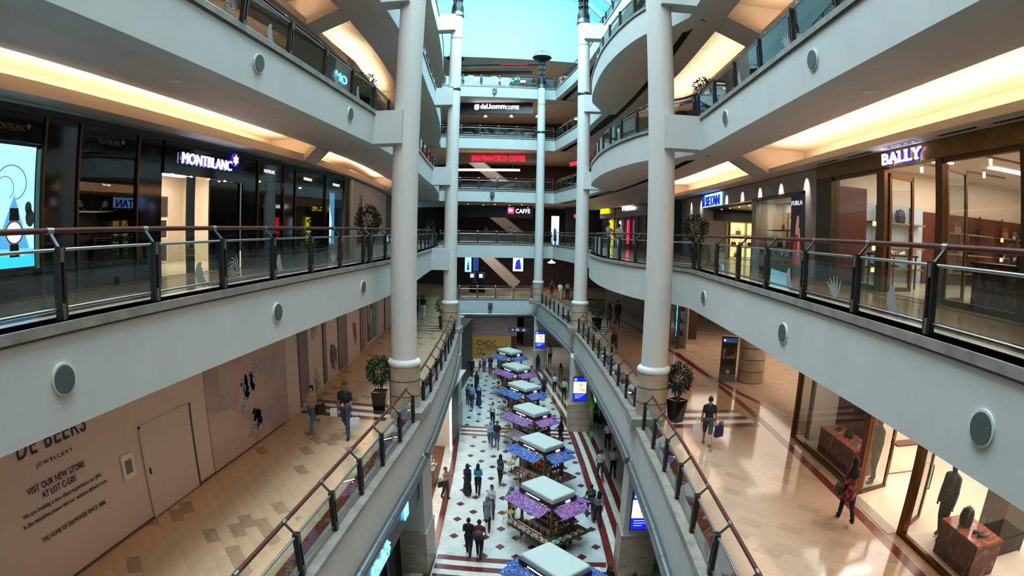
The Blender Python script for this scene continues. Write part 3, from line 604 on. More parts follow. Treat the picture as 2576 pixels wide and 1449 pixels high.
# ------------------------------------------------------------------ figures: one continuous body grown from overlapping limbs
for nm, c in dict(skin='#a9745a', skin_b='#8a5a42', skin_c='#c08f74', hair='#0f0c0b', white='#cfd0d0', black='#111112', grey='#7e8288', dgrey='#3b3d42', jeans='#3a4d68', jeans_l='#56698a', navy='#1c2740', red='#7d1a22', blue='#2f86a8', lblue='#7f9fc4', khaki='#8a7a55', mustard='#8a6a14', beige='#b09a86', brown='#6d4b3c', shoe='#16130f', shoe_w='#b9b3a8', pink='#a8746e', teal='#3d7f8f', yellow='#a4862e', olive='#4c4a33', mannequin='#3a3733', cream='#b9a892', redprint='#8a1d26').items():
    mat('cloth_'+nm, c, .8 if 'skin' not in nm else .55, vary=(9, tuple(v*.82 for v in lin(c)), .35, .7))
MATS.pop('cloth_redprint'); mat('cloth_redprint', '#6d1218', .75, vary=(7, '#b06a72', .5, .62))
def _cap(bm_v, bm_f, p0, p1, r0, r1, n=10):
    p0, p1 = np.array(p0, float), np.array(p1, float); d = p1-p0; L = np.linalg.norm(d); d = d/L if L > 1e-6 else np.array((0, 0, 1.))
    a = np.cross(d, (0, 0, 1.) if abs(d[2]) < .9 else (1., 0, 0)); a /= np.linalg.norm(a); b = np.cross(d, a); rings = []
    for c, r, t in ((p0, r0, -.9), (p0, r0, -.45), (p0, r0, 0), (p1, r1, 0), (p1, r1, .45), (p1, r1, .9)):
        rings.append((c+d*r*t, r*math.sqrt(max(0.02, 1-t*t))))
    o = len(bm_v)
    for c, r in rings:
        for j in range(n): q = 2*PI*j/n; bm_v.append(tuple(c+r*(a*math.cos(q)+b*math.sin(q))))
    k = len(rings)
    for i in range(k-1):
        for j in range(n): bm_f.append((o+i*n+j, o+i*n+(j+1) % n, o+(i+1)*n+(j+1) % n, o+(i+1)*n+j))
    bm_f.append(tuple(o+j for j in range(n))[::-1]); bm_f.append(tuple(o+(k-1)*n+j for j in range(n)))
def _ell(bm_v, bm_f, c, r, n=12, k=8):
    o = len(bm_v)
    for i in range(k+1):
        t = PI*min(max(i/k, .02), .98)
        for j in range(n): q = 2*PI*j/n; bm_v.append((c[0]+r[0]*math.sin(t)*math.cos(q), c[1]+r[1]*math.sin(t)*math.sin(q), c[2]-r[2]*math.cos(t)))
    for i in range(k):
        for j in range(n): bm_f.append((o+i*n+j, o+i*n+(j+1) % n, o+(i+1)*n+(j+1) % n, o+(i+1)*n+j))
    bm_f.append(tuple(o+j for j in range(n))[::-1]); bm_f.append(tuple(o+k*n+j for j in range(n)))
def _grow(prims, voxel, nm):
    V, F = [], []
    for p in prims: (_cap if p[0] == 'c' else _ell)(V, F, *p[1:-1])
    me = bpy.data.meshes.new('t'); me.from_pydata(V, [], F); ob = bpy.data.objects.new('t', me)
    m = ob.modifiers.new('r', 'REMESH'); m.mode = 'VOXEL'; m.voxel_size = voxel; m = ob.modifiers.new('s', 'SMOOTH'); m.factor = .5; m.iterations = 4
    out = evaluated(ob); bpy.data.objects.remove(ob); bpy.data.meshes.remove(me); out.name = nm
    n = len(out.polygons); c = np.empty(n*3); out.polygons.foreach_get('center', c); c = c.reshape(-1, 3); keys = []; D = []
    for p in prims:
        if p[0] == 'c':
            a, b = np.array(p[1]), np.array(p[2]); ab = b-a; t = np.clip((c-a)@ab/max(ab@ab, 1e-9), 0, 1); D.append(np.linalg.norm(c-(a+t[:, None]*ab), axis=1)-(p[3]+(p[4]-p[3])*t))
        else: r = np.array(p[2]); D.append((np.linalg.norm((c-np.array(p[1]))/r, axis=1)-1)*r.min())
        keys.append(p[-1])
    best = np.argmin(np.array(D), 0); mats = sorted(set(keys)); idx = np.array([mats.index(k) for k in keys])[best]
    for k in mats: out.materials.append(MATS['cloth_'+k])
    out.polygons.foreach_set('material_index', idx.astype(np.int32)); out.polygons.foreach_set('use_smooth', np.ones(n, bool)); out.update(); return out
def _append(me, mb):
    """join a few extra faces (eyes, mouth, fingers) to the body mesh"""
    bm = bmesh.new(); bm.from_mesh(me)
    off = len(me.materials)
    for m in mb.slots: me.materials.append(m)
    vs = [bm.verts.new(v) for v in mb.v]
    for f, k in zip(mb.f, mb.m):
        try: q = bm.faces.new([vs[i] for i in f]); q.material_index = off+k; q.smooth = True
        except ValueError: pass
    bm.to_mesh(me); bm.free(); return me
def _leg(side, t, k, hipz, hx):
    hip = np.array((side*hx, 0, hipz)); kn = hip+.44*np.array((0, math.sin(t), -math.cos(t))); an = kn+.41*np.array((side*.0, math.sin(t-k), -math.cos(t-k))); return hip, kn, an
ARMS = {'down': (.02, .15, .10, 0), 'fwd': (.45, .35, .08, 0), 'back': (-.42, .2, .1, 0), 'bent': (.15, 1.5, .12, .35), 'phone': (.35, 1.9, .15, .45), 'hold': (.05, .1, .16, 0), 'hip': (-.2, 1.0, .6, .9), 'rail': (.75, .55, .2, 0), 'out': (.35, .3, .75, 0), 'work': (.6, .7, .2, .25)}
def person(label, loc, rz, h=1.65, top='white', bottom='jeans', skin='skin', shoe='shoe', hair='short', hcol='hair', sleeve='short', wear='pants', stride=.35, arms=('fwd', 'back'), lean=0, voxel=.019, fem=False, sit=False, face=True, neckcol=None, group=None, name='person', cat='person'):
    S = h/1.70; prims = []; hx = .088 if not fem else .092; sh = .168 if not fem else .148; hipz = .93
    root = thing(name, label, cat, loc, rz, group)
    if sit: legs = [_leg(sd, 1.45, 1.4, hipz, hx) for sd in (-1, 1)]
    else: legs = [_leg(-1, stride, .12+abs(stride)*.25, hipz, hx), _leg(1, -stride*.8, .15+abs(stride)*1.1, hipz, hx)]
    dz = .085-min(l[2][2] for l in legs)
    for l in legs:
        for p in l: p[2] += dz
    hz = hipz+dz; ly = lambda z: math.tan(lean)*(z-hz)
    P3 = lambda x, y, z: (x, y+ly(z+dz), z+dz)
    ct, cb = top, bottom
    prims += [('e', P3(0, 0, 1.26), (.172 if not fem else .152, .112, .20), ct), ('e', P3(0, .005, 1.09), (.146 if not fem else .132, .105, .16), ct), ('e', P3(0, -.005, .955), (.158 if not fem else .165, .12, .12), ct if wear in ('tunic', 'abaya') else cb), ('e', P3(0, 0, 1.385), (.15, .085, .07), ct)]
    if fem: prims += [('e', P3(-.06, .07, 1.27), (.062, .06, .06), ct), ('e', P3(.06, .07, 1.27), (.062, .06, .06), ct)]
    prims += [('c', P3(0, -.01, 1.40), P3(0, .005, 1.52), .055, .05, neckcol or skin), ('e', P3(0, .015, 1.60), (.074, .092, .112), skin), ('e', P3(0, .035, 1.535), (.055, .062, .05), skin), ('c', P3(0, .10, 1.605), P3(0, .115, 1.575), .012, .016, skin)]
    for sd in (-1, 1): prims.append(('e', P3(sd*.076, .0, 1.59), (.012, .022, .032), skin))
    loose = .014
    for hip, kn, an in legs:
        prims += [('c', hip, kn, .092+loose*.5, .06+loose, cb if wear != 'bare' else skin)]
        low = skin if wear in ('shorts', 'skirt') else cb
        prims += [('c', kn, an+np.array((0, 0, .02)), .057+(loose if low == cb else 0), .040+(loose if low == cb else 0), low), ('e', an+np.array((0, .055, -.038)), (.046, .128, .048), shoe), ('c', an, an+np.array((0, 0, -.03)), .045, .05, shoe)]
    if wear == 'tunic': prims += [('c', P3(0, 0, 1.08), P3(0, 0, .72), .135, .185, ct)]
    if wear == 'abaya': prims += [('c', P3(0, 0, 1.1), P3(0, 0, .22), .14, .23, ct)]
    if wear == 'skirt': prims += [('c', P3(0, 0, .98), P3(0, 0, .56), .15, .2, cb)]
    hands = []
    for sd, key in zip((-1, 1), arms):
        t, e, o, inn = ARMS[key] if isinstance(key, str) else key
        s0 = np.array(P3(sd*sh, 0, 1.375)); el_ = s0+.285*np.array((sd*math.sin(o), math.sin(t)*math.cos(o), -math.cos(t)*math.cos(o)))
        fd = np.array((sd*(math.sin(o)*.4-inn), math.sin(t+e), -math.cos(t+e))); fd /= np.linalg.norm(fd); wr = el_+.24*fd
        low = ct if sleeve == 'long' else skin; up = ct if sleeve != 'none' else skin
        prims += [('c', P3(sd*.03, -.01, 1.45), s0+np.array((0, 0, .012)), .042, .046, ct), ('c', s0, el_ if sleeve == 'long' else s0*.35+el_*.65, .052, .046 if sleeve != 'none' else .042, up), ('c', s0*.3+el_*.7, el_, .043, .04, low), ('c', el_, wr, .042+(.01 if low == ct else 0), .03+(.008 if low == ct else 0), low)]
        hc = wr+fd*.05; hands.append((hc, fd, sd)); prims.append(('e', hc, (.032, .03, .046), skin))
    me = _grow(prims, voxel, 'body'); ex = MB()
    for hc, fd, sd in hands:
        fdv = Vector(fd); side = fdv.cross(Vector((sd, 0, 0))).normalized() if abs(fd[0]) < .9 else Vector((0, 1, 0)); ac = fdv.cross(side).normalized()
        for i, ln in enumerate((.062, .075, .070, .055)):
            b0 = Vector(hc)+fdv*.03+side*(i-1.5)*.017; b1 = b0+fdv*ln*.55; b2 = b1+(fdv*.6-ac*.8*sd*(1 if ac.x*sd > 0 else -1)).normalized()*ln*.5
            ex.tube([b0, b1, b2], [.0095, .009, .007], 5, 'cloth_'+skin)
        b0 = Vector(hc)-fdv*.005+side*.03; ex.tube([b0, b0+side*.025+fdv*.03, b0+side*.028+fdv*.055], [.011, .010, .008], 5, 'cloth_'+skin)
    if face:
        for sd in (-1, 1): ex.ball(P3(sd*.031, .098, 1.612), .0125, 'cloth_hair', 6, sz=.6); ex.ball(P3(sd*.031, .1, 1.632), .017, 'cloth_hair', 6, sz=.25)
        ex.ball(P3(0, .1, 1.548), .02, 'cloth_pink', 6, sz=.35)
    _append(me, ex); b = link('body', me, root); b.scale = (S, S, S)
    hd = P3(0, .01, 1.60)
    def shell(rx, ry, rz, keep, m, nm, extra=None):
        q = MB(); n, k = 18, 14; vs = [(hd[0]+rx*math.sin(PI*i/k)*math.cos(2*PI*j/n), hd[1]+ry*math.sin(PI*i/k)*math.sin(2*PI*j/n), hd[2]-rz*math.cos(PI*i/k)) for i in range(k+1) for j in range(n)]
        fs = []
        for i in range(k):
            for j in range(n):
                f = (i*n+j, i*n+(j+1) % n, (i+1)*n+(j+1) % n, (i+1)*n+j); c = [sum(vs[a][t] for a in f)/4-hd[t] for t in range(3)]
                if keep(*c): fs.append(f)
        q.add(vs, fs, m, True)
        if extra: extra(q)
        o = q.build(nm, root); o.scale = (S, S, S); return o
    hm = 'cloth_'+hcol
    if hair == 'short': shell(.084, .100, .120, lambda x, y, z: z > .045 or (y < .01 and z > -.035), hm, 'hair')
    elif hair in ('long', 'bun', 'bob'):
        def extra(q):
            if hair == 'bun': q.ball(P3(0, -.09, 1.66), .042, hm, 10); return
            zl = 1.28 if hair == 'long' else 1.47
            q.lathe([(.02, zl-.04), (.075, zl), (.088, zl+.1), (.09, 1.56), (.07, 1.64)], 14, P3(0, -.045, 0), hm, sy=.62)
        shell(.086, .102, .122, lambda x, y, z: z > .045 or (y < .02 and z > -.11), hm, 'hair', extra)
    elif hair == 'hijab':
        def extra(q): q.lathe([(.185, 1.24), (.18, 1.30), (.135, 1.40), (.095, 1.47), (.088, 1.54), (.07, 1.57)], 18, P3(0, -.012, 0), hm, sy=.78, caps=False)
        shell(.091, .108, .127, lambda x, y, z: not (y > .045 and -.075 < z < .058 and abs(x) < .062), hm, 'headscarf', extra)
    return root
# --- carried things
mat('plastic_white', '#c9cbd0', .45); mat('bag_black', '#141313', .5); mat('paper_kraft', '#9c7a52', .7); mat('paper_white', '#c9c4bd', .6); mat('bag_blue', '#1d2a55', .45); mat('leather_tan', '#8a5a3a', .5); mat('leather_red', '#8a1d1d', .45); mat('leather_yellow', '#b98a22', .45); mat('leather_pink', '#b98a86', .45); mat('grey_fabric', '#4c4e52', .8)
def backpack_mesh(m, m2):
    q = MB(); s = []
    for z, rx, ry in ((0, .12, .05), (.03, .15, .085), (.12, .155, .095), (.28, .15, .09), (.36, .125, .075), (.42, .07, .04)): s.append((z, rx, ry))
    n = 14; vs = []; fs = []
    for z, rx, ry in s:
        for j in range(n):
            a = 2*PI*j/n; c, d = math.cos(a), math.sin(a); vs.append((math.copysign(abs(c)**.6, c)*rx, math.copysign(abs(d)**.6, d)*ry, z))
    for i in range(len(s)-1):
        for j in range(n): fs.append((i*n+j, i*n+(j+1) % n, (i+1)*n+(j+1) % n, (i+1)*n+j))
    fs += [tuple(range(n))[::-1], tuple((len(s)-1)*n+j for j in range(n))]; q.add(vs, fs, m, True)
    q.box(-.11, .11, -.125, -.08, .05, .22, m2)
    for sd in (-1, 1): q.tube([(sd*.08, .06, .04), (sd*.1, .13, .12), (sd*.1, .16, .28), (sd*.09, .1, .40), (sd*.07, .05, .38)], .016, 6, m2)
    q.tube([(-.03, 0, .41), (0, 0, .46), (.03, 0, .41)], .009, 6, m2); return q
def handbag(m, w=.28, h=.2, d=.12, drop=.16):
    q = MB(); vs = []; 
    for z, k in ((0, 1), (h*.5, .98), (h, .82)):
        for x, y in ((-w/2, -d/2), (w/2, -d/2), (w/2, d/2), (-w/2, d/2)): vs.append((x*(k if z < h else .9), y*k, z))
    fs = [(3, 2, 1, 0), (8, 9, 10, 11)]+[(i*4+j, i*4+(j+1) % 4, (i+1)*4+(j+1) % 4, (i+1)*4+j) for i in range(2) for j in range(4)]; q.add(vs, fs, m)
    for sd in (-1, 1): q.tube([(w*.28*math.cos(t), sd*d*.3, h*.95+drop*math.sin(t)) for t in np.linspace(0, PI, 9)], .009, 6, m)
    q.box(-.025, .025, -d/2-.008, -d/2+.02, h*.55, h*.72, 'bronze'); return q
def shopping_bag(m, w=.26, h=.32, d=.10, soft=False):
    q = MB(); k = 1.08 if soft else 1; vs = [(x*(k if z < h*.6 else 1), y*(k if z < h*.6 else .6), z) for z in (0, h*.45, h) for x, y in ((-w/2, -d/2), (w/2, -d/2), (w/2, d/2), (-w/2, d/2))]
    q.add(vs, [(3, 2, 1, 0)]+[(i*4+j, i*4+(j+1) % 4, (i+1)*4+(j+1) % 4, (i+1)*4+j) for i in range(2) for j in range(4)]+[(8, 9, 10, 11)], m)
    for sd in (-1, 1): q.tube([(w*.22*math.cos(t), sd*d*.25, h+.14*math.sin(t)) for t in np.linspace(0, PI, 7)], .006, 5, m)
    return q
def shoe_mesh(m, sole='plastic_white', L=.28):
    q = MB(); prof = [(-.5, .032, .085), (-.42, .038, .09), (-.2, .036, .075), (.05, .042, .055), (.3, .046, .04), (.46, .03, .03), (.5, .012, .022)]; vs = []; n = 8
    for t, w_, h_ in prof:
        for j in range(n): a = PI*j/(n-1); vs.append((w_*math.cos(a), t*L, .018+max(0, h_*math.sin(a))))
    k = len(prof); q.add(vs, [(i*n+j, i*n+j+1, (i+1)*n+j+1, (i+1)*n+j) for i in range(k-1) for j in range(n-1)]+[tuple(range(n))[::-1], tuple((k-1)*n+j for j in range(n))], m, True)
    q.prism([(w_*1.05, t*L) for t, w_, h_ in prof]+[(-w_*1.05, t*L) for t, w_, h_ in prof[::-1]], 0, .02, sole); return q
def plant(label, loc, seed, pot_h=.72, stem=.45, crown=.42, n=260, m_pot='black_gloss', leaf='leaf', lobe=1, kind='bush', ls=.72):
    n = int(n*2.2)
    rng = random.Random(seed); root = thing('potted_plant', label, 'plant', loc, rng.random()*.6)
    q = MB(); a, b = .19, .26; vs = []
    for z, r in ((0, a), (pot_h, b)): vs += [(sx*r, sy*r, z) for sx, sy in ((-1, -1), (1, -1), (1, 1), (-1, 1))]
    q.add(vs, [(3, 2, 1, 0)]+[(j, (j+1) % 4, 4+(j+1) % 4, 4+j) for j in range(4)], m_pot); r = b-.035
    vs = [(sx*b, sy*b, pot_h) for sx, sy in ((-1, -1), (1, -1), (1, 1), (-1, 1))]+[(sx*r, sy*r, pot_h) for sx, sy in ((-1, -1), (1, -1), (1, 1), (-1, 1))]+[(sx*r, sy*r, pot_h-.06) for sx, sy in ((-1, -1), (1, -1), (1, 1), (-1, 1))]
    q.add(vs, [(j, (j+1) % 4, 4+(j+1) % 4, 4+j) for j in range(4)]+[(4+j, 4+(j+1) % 4, 8+(j+1) % 4, 8+j) for j in range(4)], m_pot); q.build('pot', root)
    q = MB(); q.box(-r, r, -r, r, pot_h-.1, pot_h-.05, 'soil'); q.build('soil', root)
    tips = []
    for i in range(5):
        t = rng.random()*2*PI; e = Vector((.16*math.cos(t), .16*math.sin(t), pot_h+stem+rng.random()*.3)); q = MB(); s0 = Vector((.05*math.cos(t), .05*math.sin(t), pot_h-.06)); q.tube([s0, s0.lerp(e, .5)+Vector((.03, .02, 0)), e], [.016, .013, .009], 6, 'stem'); q.build('stem', root); tips.append(e)
    q = MB(); c = Vector((0, 0, pot_h+stem+crown*.75))
    for i in range(n):
        d = Vector((rng.gauss(0, 1), rng.gauss(0, 1), rng.gauss(0, 1))).normalized(); rad = crown*(.35+.65*rng.random()**.6); p = c+Vector((d.x*rad, d.y*rad, d.z*rad*1.15)); o = (d+Vector((0, 0, .35 if kind == 'bush' else -.1))+Vector((rng.gauss(0, .3), rng.gauss(0, .3), rng.gauss(0, .3)))).normalized()
        sd = o.cross(Vector((rng.gauss(0, 1), rng.gauss(0, 1), rng.gauss(0, 1)))).normalized(); L = (.16+.12*rng.random())*ls; w_ = (.018+.012*rng.random())*(ls+1)/2*1.25; nn = o.cross(sd)
        q.add([p, p+o*L*.45+sd*w_+nn*.01, p+o*L-Vector((0, 0, .05)), p+o*L*.45-sd*w_+nn*.01], [(0, 1, 2, 3)], leaf if rng.random() < .6 else leaf+'_b')
    q.build('foliage', root, kind='stuff'); return root
mat('leaf', '#23381c', .6, spec=.15); mat('leaf_b', '#35502a', .6, spec=.15); mat('leaf_d', '#1e271c', .6, spec=.15); mat('leaf_d_b', '#2f3a2a', .6, spec=.15); mat('soil', '#2a1f18', .9); mat('stem', '#5a452f', .8)
# ------------------------------------------------------------------ shops
R_ = lambda z: z+EYE          # heights measured from eye level
def part(parent, nm, m, *b):
    q = MB(); q.box(*b, m); return q.build(nm, parent)
def panelL(parent, nm, m, x, y0, y1, z0, z1, d=.05): return part(parent, nm, m, x-d, x, y0, y1, R_(z0), R_(z1))
def panelR(parent, nm, m, x, y0, y1, z0, z1, d=.05): return part(parent, nm, m, x, x+d, y0, y1, R_(z0), R_(z1))
mat('sign_white', '#ffffff', .4, emit=3.2, ecol='#f6f4ff'); mat('sign_halo', '#3a34d8', .4, emit=.9, ecol='#3b30ff'); mat('sign_blue', '#1626c8', .4, emit=2.0, ecol='#1a2cff'); mat('sign_cyan', '#2b9fff', .4, emit=4, ecol='#48b4ff')
mat('sign_yellow', '#f5e400', .4, emit=2.6, ecol='#f2e200'); mat('sign_red', '#e0182c', .4, emit=2.2, ecol='#ff1436'); mat('sign_pink', '#c9356a', .4, emit=1.4, ecol='#c02a60'); mat('sign_gold', '#7a6a50', .4, .6); mat('sign_dimwhite', '#b7b3ac', .5, emit=.5, ecol='#ffffff')
mat('screen_sky', '#8ec8dd', .3, vary=((0, 0, 1.0), '#5f9fd0', .2, .9), emit=1.4); mat('screen_blue', '#2ea8e6', .3, emit=1.5); mat('screen_navy', '#0d1bb0', .3, emit=1.1); mat('screen_pale', '#b6d2f0', .3, emit=1.2); mat('screen_food', '#d9a066', .4, emit=.9); mat('screen_food2', '#e8d9b8', .4, emit=.9); mat('screen_dark', '#1d3a5a', .3, emit=.7); mat('screen_white', '#f0f4ff', .3, emit=1.6); mat('screen_green', '#2fae3a', .4, emit=1.6, vary=(3, '#7be860', .3, .7)); mat('screen_triangle', '#3f86b4', .3, emit=1.0); mat('screen_tree', '#32424a', .5, emit=.15)
mat('sign_box', '#9fd4f5', .4, emit=1.3, ecol='#8fd0ff'); mat('sign_navy', '#0a10a8', .4, emit=.5, ecol='#0a10c8'); mat('shop_cream', '#cdbfae', .6); mat('shop_ceiling', '#c9bfb4', .6); mat('lamp_spot', '#ffffff', .4, emit=14, ecol='#fff0dc'); mat('lamp_spot_soft', '#ffffff', .4, emit=5, ecol='#fff0dc'); mat('shop_light', '#fff4e4', .5, emit=6, ecol='#fff0dc')
mat('window_dark', '#20201f', .5); mat('window_grey', '#4c4a4a', .5); mat('plate_white', '#b9b6c6', .3); mat('red_wood', '#5c2415', .35, vary=((16, 1, 1), '#471a0f', .3, .7)); mat('gold_metal', '#8a6533', .38, .75, vary=(3, '#7a5829', .4, .7)); mat('bronze_dark', '#4a3823', .4, .6)
mat('stone_beige', '#9b8e82', .35, vary=(1.5, '#8d8074', .35, .7)); mat('shelf_metal', '#8a7a5c', .4, .5); mat('shelf_glow', '#f3e6a8', .5, emit=1.1, ecol='#f0dc80'); mat('marble_red', '#5a2a22', .2, vary=(6, '#a0766a', .52, .72)); mat('marble_red_top', '#7a3a2c', .2, vary=(9, '#a86a58', .45, .7)); mat('blue_white', '#a9b7c6', .6); mat('tan_floor', '#c9b8a4', .18); mat('hair_brown', '#6b4126', .7); mat('poster_red', '#a01c26', .5, emit=.25); mat('poster_dark', '#2c2740', .5, emit=.1); mat('poster_skin', '#c99a7c', .5, emit=.2)
def room_light(name, x, y, z, sx, sy, p, col=(1, .9, .76)): return area(name, (x, y, z), (0, 0, 0), sx, sy, p, col)

# ---- first floor, curving side: black-fronted watch and pen shop
X = -9.0; W0 = thing('shopfront', 'black glossy shopfront with bronze mullions behind the first floor balustrade', 'shopfront', (0, 0, 0))
panelL(W0, 'bulkhead', 'window_dark', X+.02, 3.0, 23.2, 2.2, 2.33, .4)
for y0, y1, nm in ((3.0, 5.1, 'pier_panel'), (6.82, 7.70, 'pier_panel'), (9.62, 10.5, 'pier_panel'), (14.3, 15.12, 'pier_panel'), (16.92, 17.78, 'pier_panel'), (20.55, 21.0, 'pier_panel'), (22.6, 23.2, 'end_pier')):
    panelL(W0, nm, 'black_gloss' if nm != 'end_pier' else 'bronze_dark', X, y0, y1, -1.04, 2.2)
for y in (6.79, 7.73, 9.58, 15.14, 16.9, 17.8, 20.52, 22.58): panelL(W0, 'mullion', 'bronze', X+.05, y-.025, y+.025, -1.04, 2.2, .1)
panelL(W0, 'sign_board', 'black_gloss', X+.06, 10.5, 14.35, 1.42, 2.2, .12)
for y0, y1 in ((5.1, 6.77), (7.76, 9.55), (15.17, 16.87), (17.83, 20.49), (21.0, 22.55)):
    panelL(W0, 'header_panel', 'black_gloss', X, y0, y1, 1.68, 2.2)
    panelL(W0, 'plinth', 'black_gloss', X, y0, y1, -1.04, -.55)
    if y0 > 6: g = panelL(W0, 'window_pane', 'dark_glass' if y0 < 15 else 'shop_glass', X-.01, y0, y1, -.55, 1.68, .02)
    if y0 > 6:
        bk = MB(); bk.box(X-.9, X-.86, y0, y1, R_(-.55), R_(1.68), 'window_dark' if y0 < 15 else 'window_grey'); bk.box(X-.9, X-.05, y0-.03, y0, R_(-.55), R_(1.68), 'window_dark'); bk.box(X-.9, X-.05, y1, y1+.03, R_(-.55), R_(1.68), 'window_dark'); bk.box(X-.9, X-.05, y0, y1, R_(1.64), R_(1.68), 'window_dark'); bk.box(X-.9, X-.05, y0, y1, R_(-.6), R_(-.55), 'bronze_dark'); bk.build('display_box', W0)
        q = MB(); q.box(X-.5, X-.42, (y0+y1)/2-.05, (y0+y1)/2+.05, R_(1.61), R_(1.64), 'lamp_spot_soft'); q.build('display_lamp', W0)
for y in (5.95, 8.65, 15.95, 18.9, 21.7):
    letters('engraved_name', 'MONTBLANC', 'sign_gold' if y < 15 else 'sign_dimwhite', (X+.012, y-.4, R_(1.86)), 'L', W0, w=.72, h=.11, depth=.012); q = MB(); q.prism([(.05*math.cos(a), .05*math.sin(a)) for a in np.linspace(0, 2*PI, 13)[:-1]], 0, .015, 'sign_gold', Matrix.Translation((X+.002, y+.4, R_(1.96))) @ Matrix.Rotation(PI/2, 4, 'Y')); q.build('engraved_star', W0)
# entrance: jambs, glass doors, lit interior
for y0, y1 in ((10.5, 10.56), (11.68, 12.02), (12.72, 14.3)): panelL(W0, 'door_pier', 'black_gloss', X-.1, y0, y1, -1.04, 1.42)
for y0, y1 in ((10.58, 11.66), (12.04, 12.70)): panelL(W0, 'glass_door', 'shop_glass', X-.14, y0, y1, -1.04, 1.38, .02)
for y in (10.9, 11.7, 12.5, 13.3): q = MB(); q.prism([(.035*math.cos(a), .035*math.sin(a)) for a in np.linspace(0, 2*PI, 9)[:-1]], R_(1.40), R_(1.415), 'lamp_spot', Matrix.Translation((X-.0, y, 0))); q.build('downlight', W0)
room = thing('wall_interior', 'cream lit room inside the black-fronted shop', 'room', kind='structure')
q = MB(); q.box(-13.5, -13.4, 8.5, 17.0, Z1, R_(2.2), 'shop_cream'); q.box(-13.5, -9.2, 8.4, 8.5, Z1, R_(2.2), 'shop_cream'); q.box(-13.5, -9.95, 16.9, 17, Z1, R_(2.2), 'shop_cream'); q.build('wall', room)
q = MB(); q.box(-13.5, -9.1, 8.4, 17, R_(2.0), R_(2.1), 'shop_ceiling'); q.build('ceiling', room); q = MB(); q.box(-13.5, -9.05, 8.4, 17, Z1-.05, Z1+.01, 'tan_floor'); q.build('floor', room)
q = MB(); q.box(-12.8, -10.4, 10, 16, R_(1.93), R_(2.0), 'shop_light'); q.build('light_panel', room)
cab = thing('display_cabinet', 'lit wall cabinet with open niches inside the black-fronted shop', 'cabinet')
for i, y0 in enumerate((9.6, 10.8, 12.0, 13.2, 14.4)):
    for j, z0 in enumerate((-1.0, -.2, .55)): q = MB(); q.box(-13.38, -13.0, y0, y0+1.14, R_(z0), R_(z0+.7), 'shop_cream' if (i+j) % 3 else 'red_wood'); q.box(-12.999, -12.99, y0+.08, y0+1.06, R_(z0+.06), R_(z0+.64), 'shop_light' if (i+2*j) % 4 == 1 else 'window_dark'); q.build('niche', cab)
# blue advertising lightbox with a watch in front of a triangle
lb = thing('advertising_screen', 'tall glowing blue lightbox with a watch and a triangle, beside the black shop window', 'screen', (X+.02, 5.1, 0))
q = MB(); q.box(-.03, .02, -.02, 1.5, R_(-.56), R_(1.66), 'black'); q.build('frame', lb); q = MB(); q.box(.02, .028, .02, 1.46, R_(-.5), R_(1.6), 'screen_sky'); q.build('picture', lb)
q = MB(); q.box(.028, .030, .02, 1.46, R_(-.5), R_(-.18), 'screen_blue'); q.build('caption_band', lb)
T = Matrix.Translation((.031, .0, 0)) @ Matrix(((0, 0, 1, 0), (1, 0, 0, 0), (0, 1, 0, 0), (0, 0, 0, 1)))
q = MB(); q.prism([(.55, R_(-.18)), (1.34, R_(-.18)), (.98, R_(.75))], 0, .002, 'screen_triangle', T); q.build('triangle', lb)
for a, b, r in ((.2, .1, .22), (1.36, .35, .16), (1.32, .52, .12), (.1, .35, .2)): q = MB(); q.prism([(a+r*math.cos(t)*.7, R_(b)+r*math.sin(t)) for t in np.linspace(0, 2*PI, 11)[:-1]], 0, .0025, 'screen_tree', T); q.build('tree_shape', lb)
q = MB(); q.prism([(.98+.21*math.cos(t), R_(.10)+.21*math.sin(t)) for t in np.linspace(0, 2*PI, 25)[:-1]], .002, .006, 'steel', T); q.prism([(.98+.175*math.cos(t), R_(.10)+.175*math.sin(t)) for t in np.linspace(0, 2*PI, 25)[:-1]], .006, .008, 'screen_white', T); q.build('watch_face', lb)
for z0, z1 in ((.3, .52), (-.32, -.1)): q = MB(); q.prism([(.86, R_(z0)), (1.10, R_(z0)), (1.08, R_(z1)), (.88, R_(z1))], .002, .005, 'black', T); q.build('watch_strap', lb)
for i in range(12): t = i*PI/6; q = MB(); q.prism([(.98+.15*math.cos(t)+.01*math.cos(u), R_(.10)+.15*math.sin(t)+.01*math.sin(u)) for u in np.linspace(0, 2*PI, 5)[:-1]], .008, .009, 'black', T); q.build('hour_mark', lb)
q = MB(); q.tube([(.04, .9+.35*math.cos(t), R_(.95)+.3*math.sin(t)) for t in np.linspace(-1.2, 2.6, 20)], .008, 5, 'screen_tree'); q.tube([(.04, .75+.2*math.cos(t), R_(.85)+.2*math.sin(t)) for t in np.linspace(-1.0, 2.6, 16)], .006, 5, 'screen_tree'); q.build('path_line', lb)
letters('caption_lettering', 'Conquering new heights', 'screen_white', (.036, .45, R_(-.30)), 'L', lb, w=.85, h=.07, depth=.004)
sg = thing('shop_sign', 'glowing white MONTBLANC letters with a star emblem on the black shopfront'.replace('MONTBLANC ', ''), 'sign', (X+.09, 11.12, R_(1.70)))
letters('lettering', 'MONTBLANC', 'sign_white', (.05, 0, 0), 'L', sg, w=2.3, h=.27, depth=.03); letters('letter_halo', 'MONTBLANC', 'sign_halo', (.012, -.012, -.012), 'L', sg, w=2.325, h=.294, depth=.02)
Tm = Matrix.Translation((.02, 2.5, .33)) @ Matrix.Rotation(PI/2, 4, 'Y')
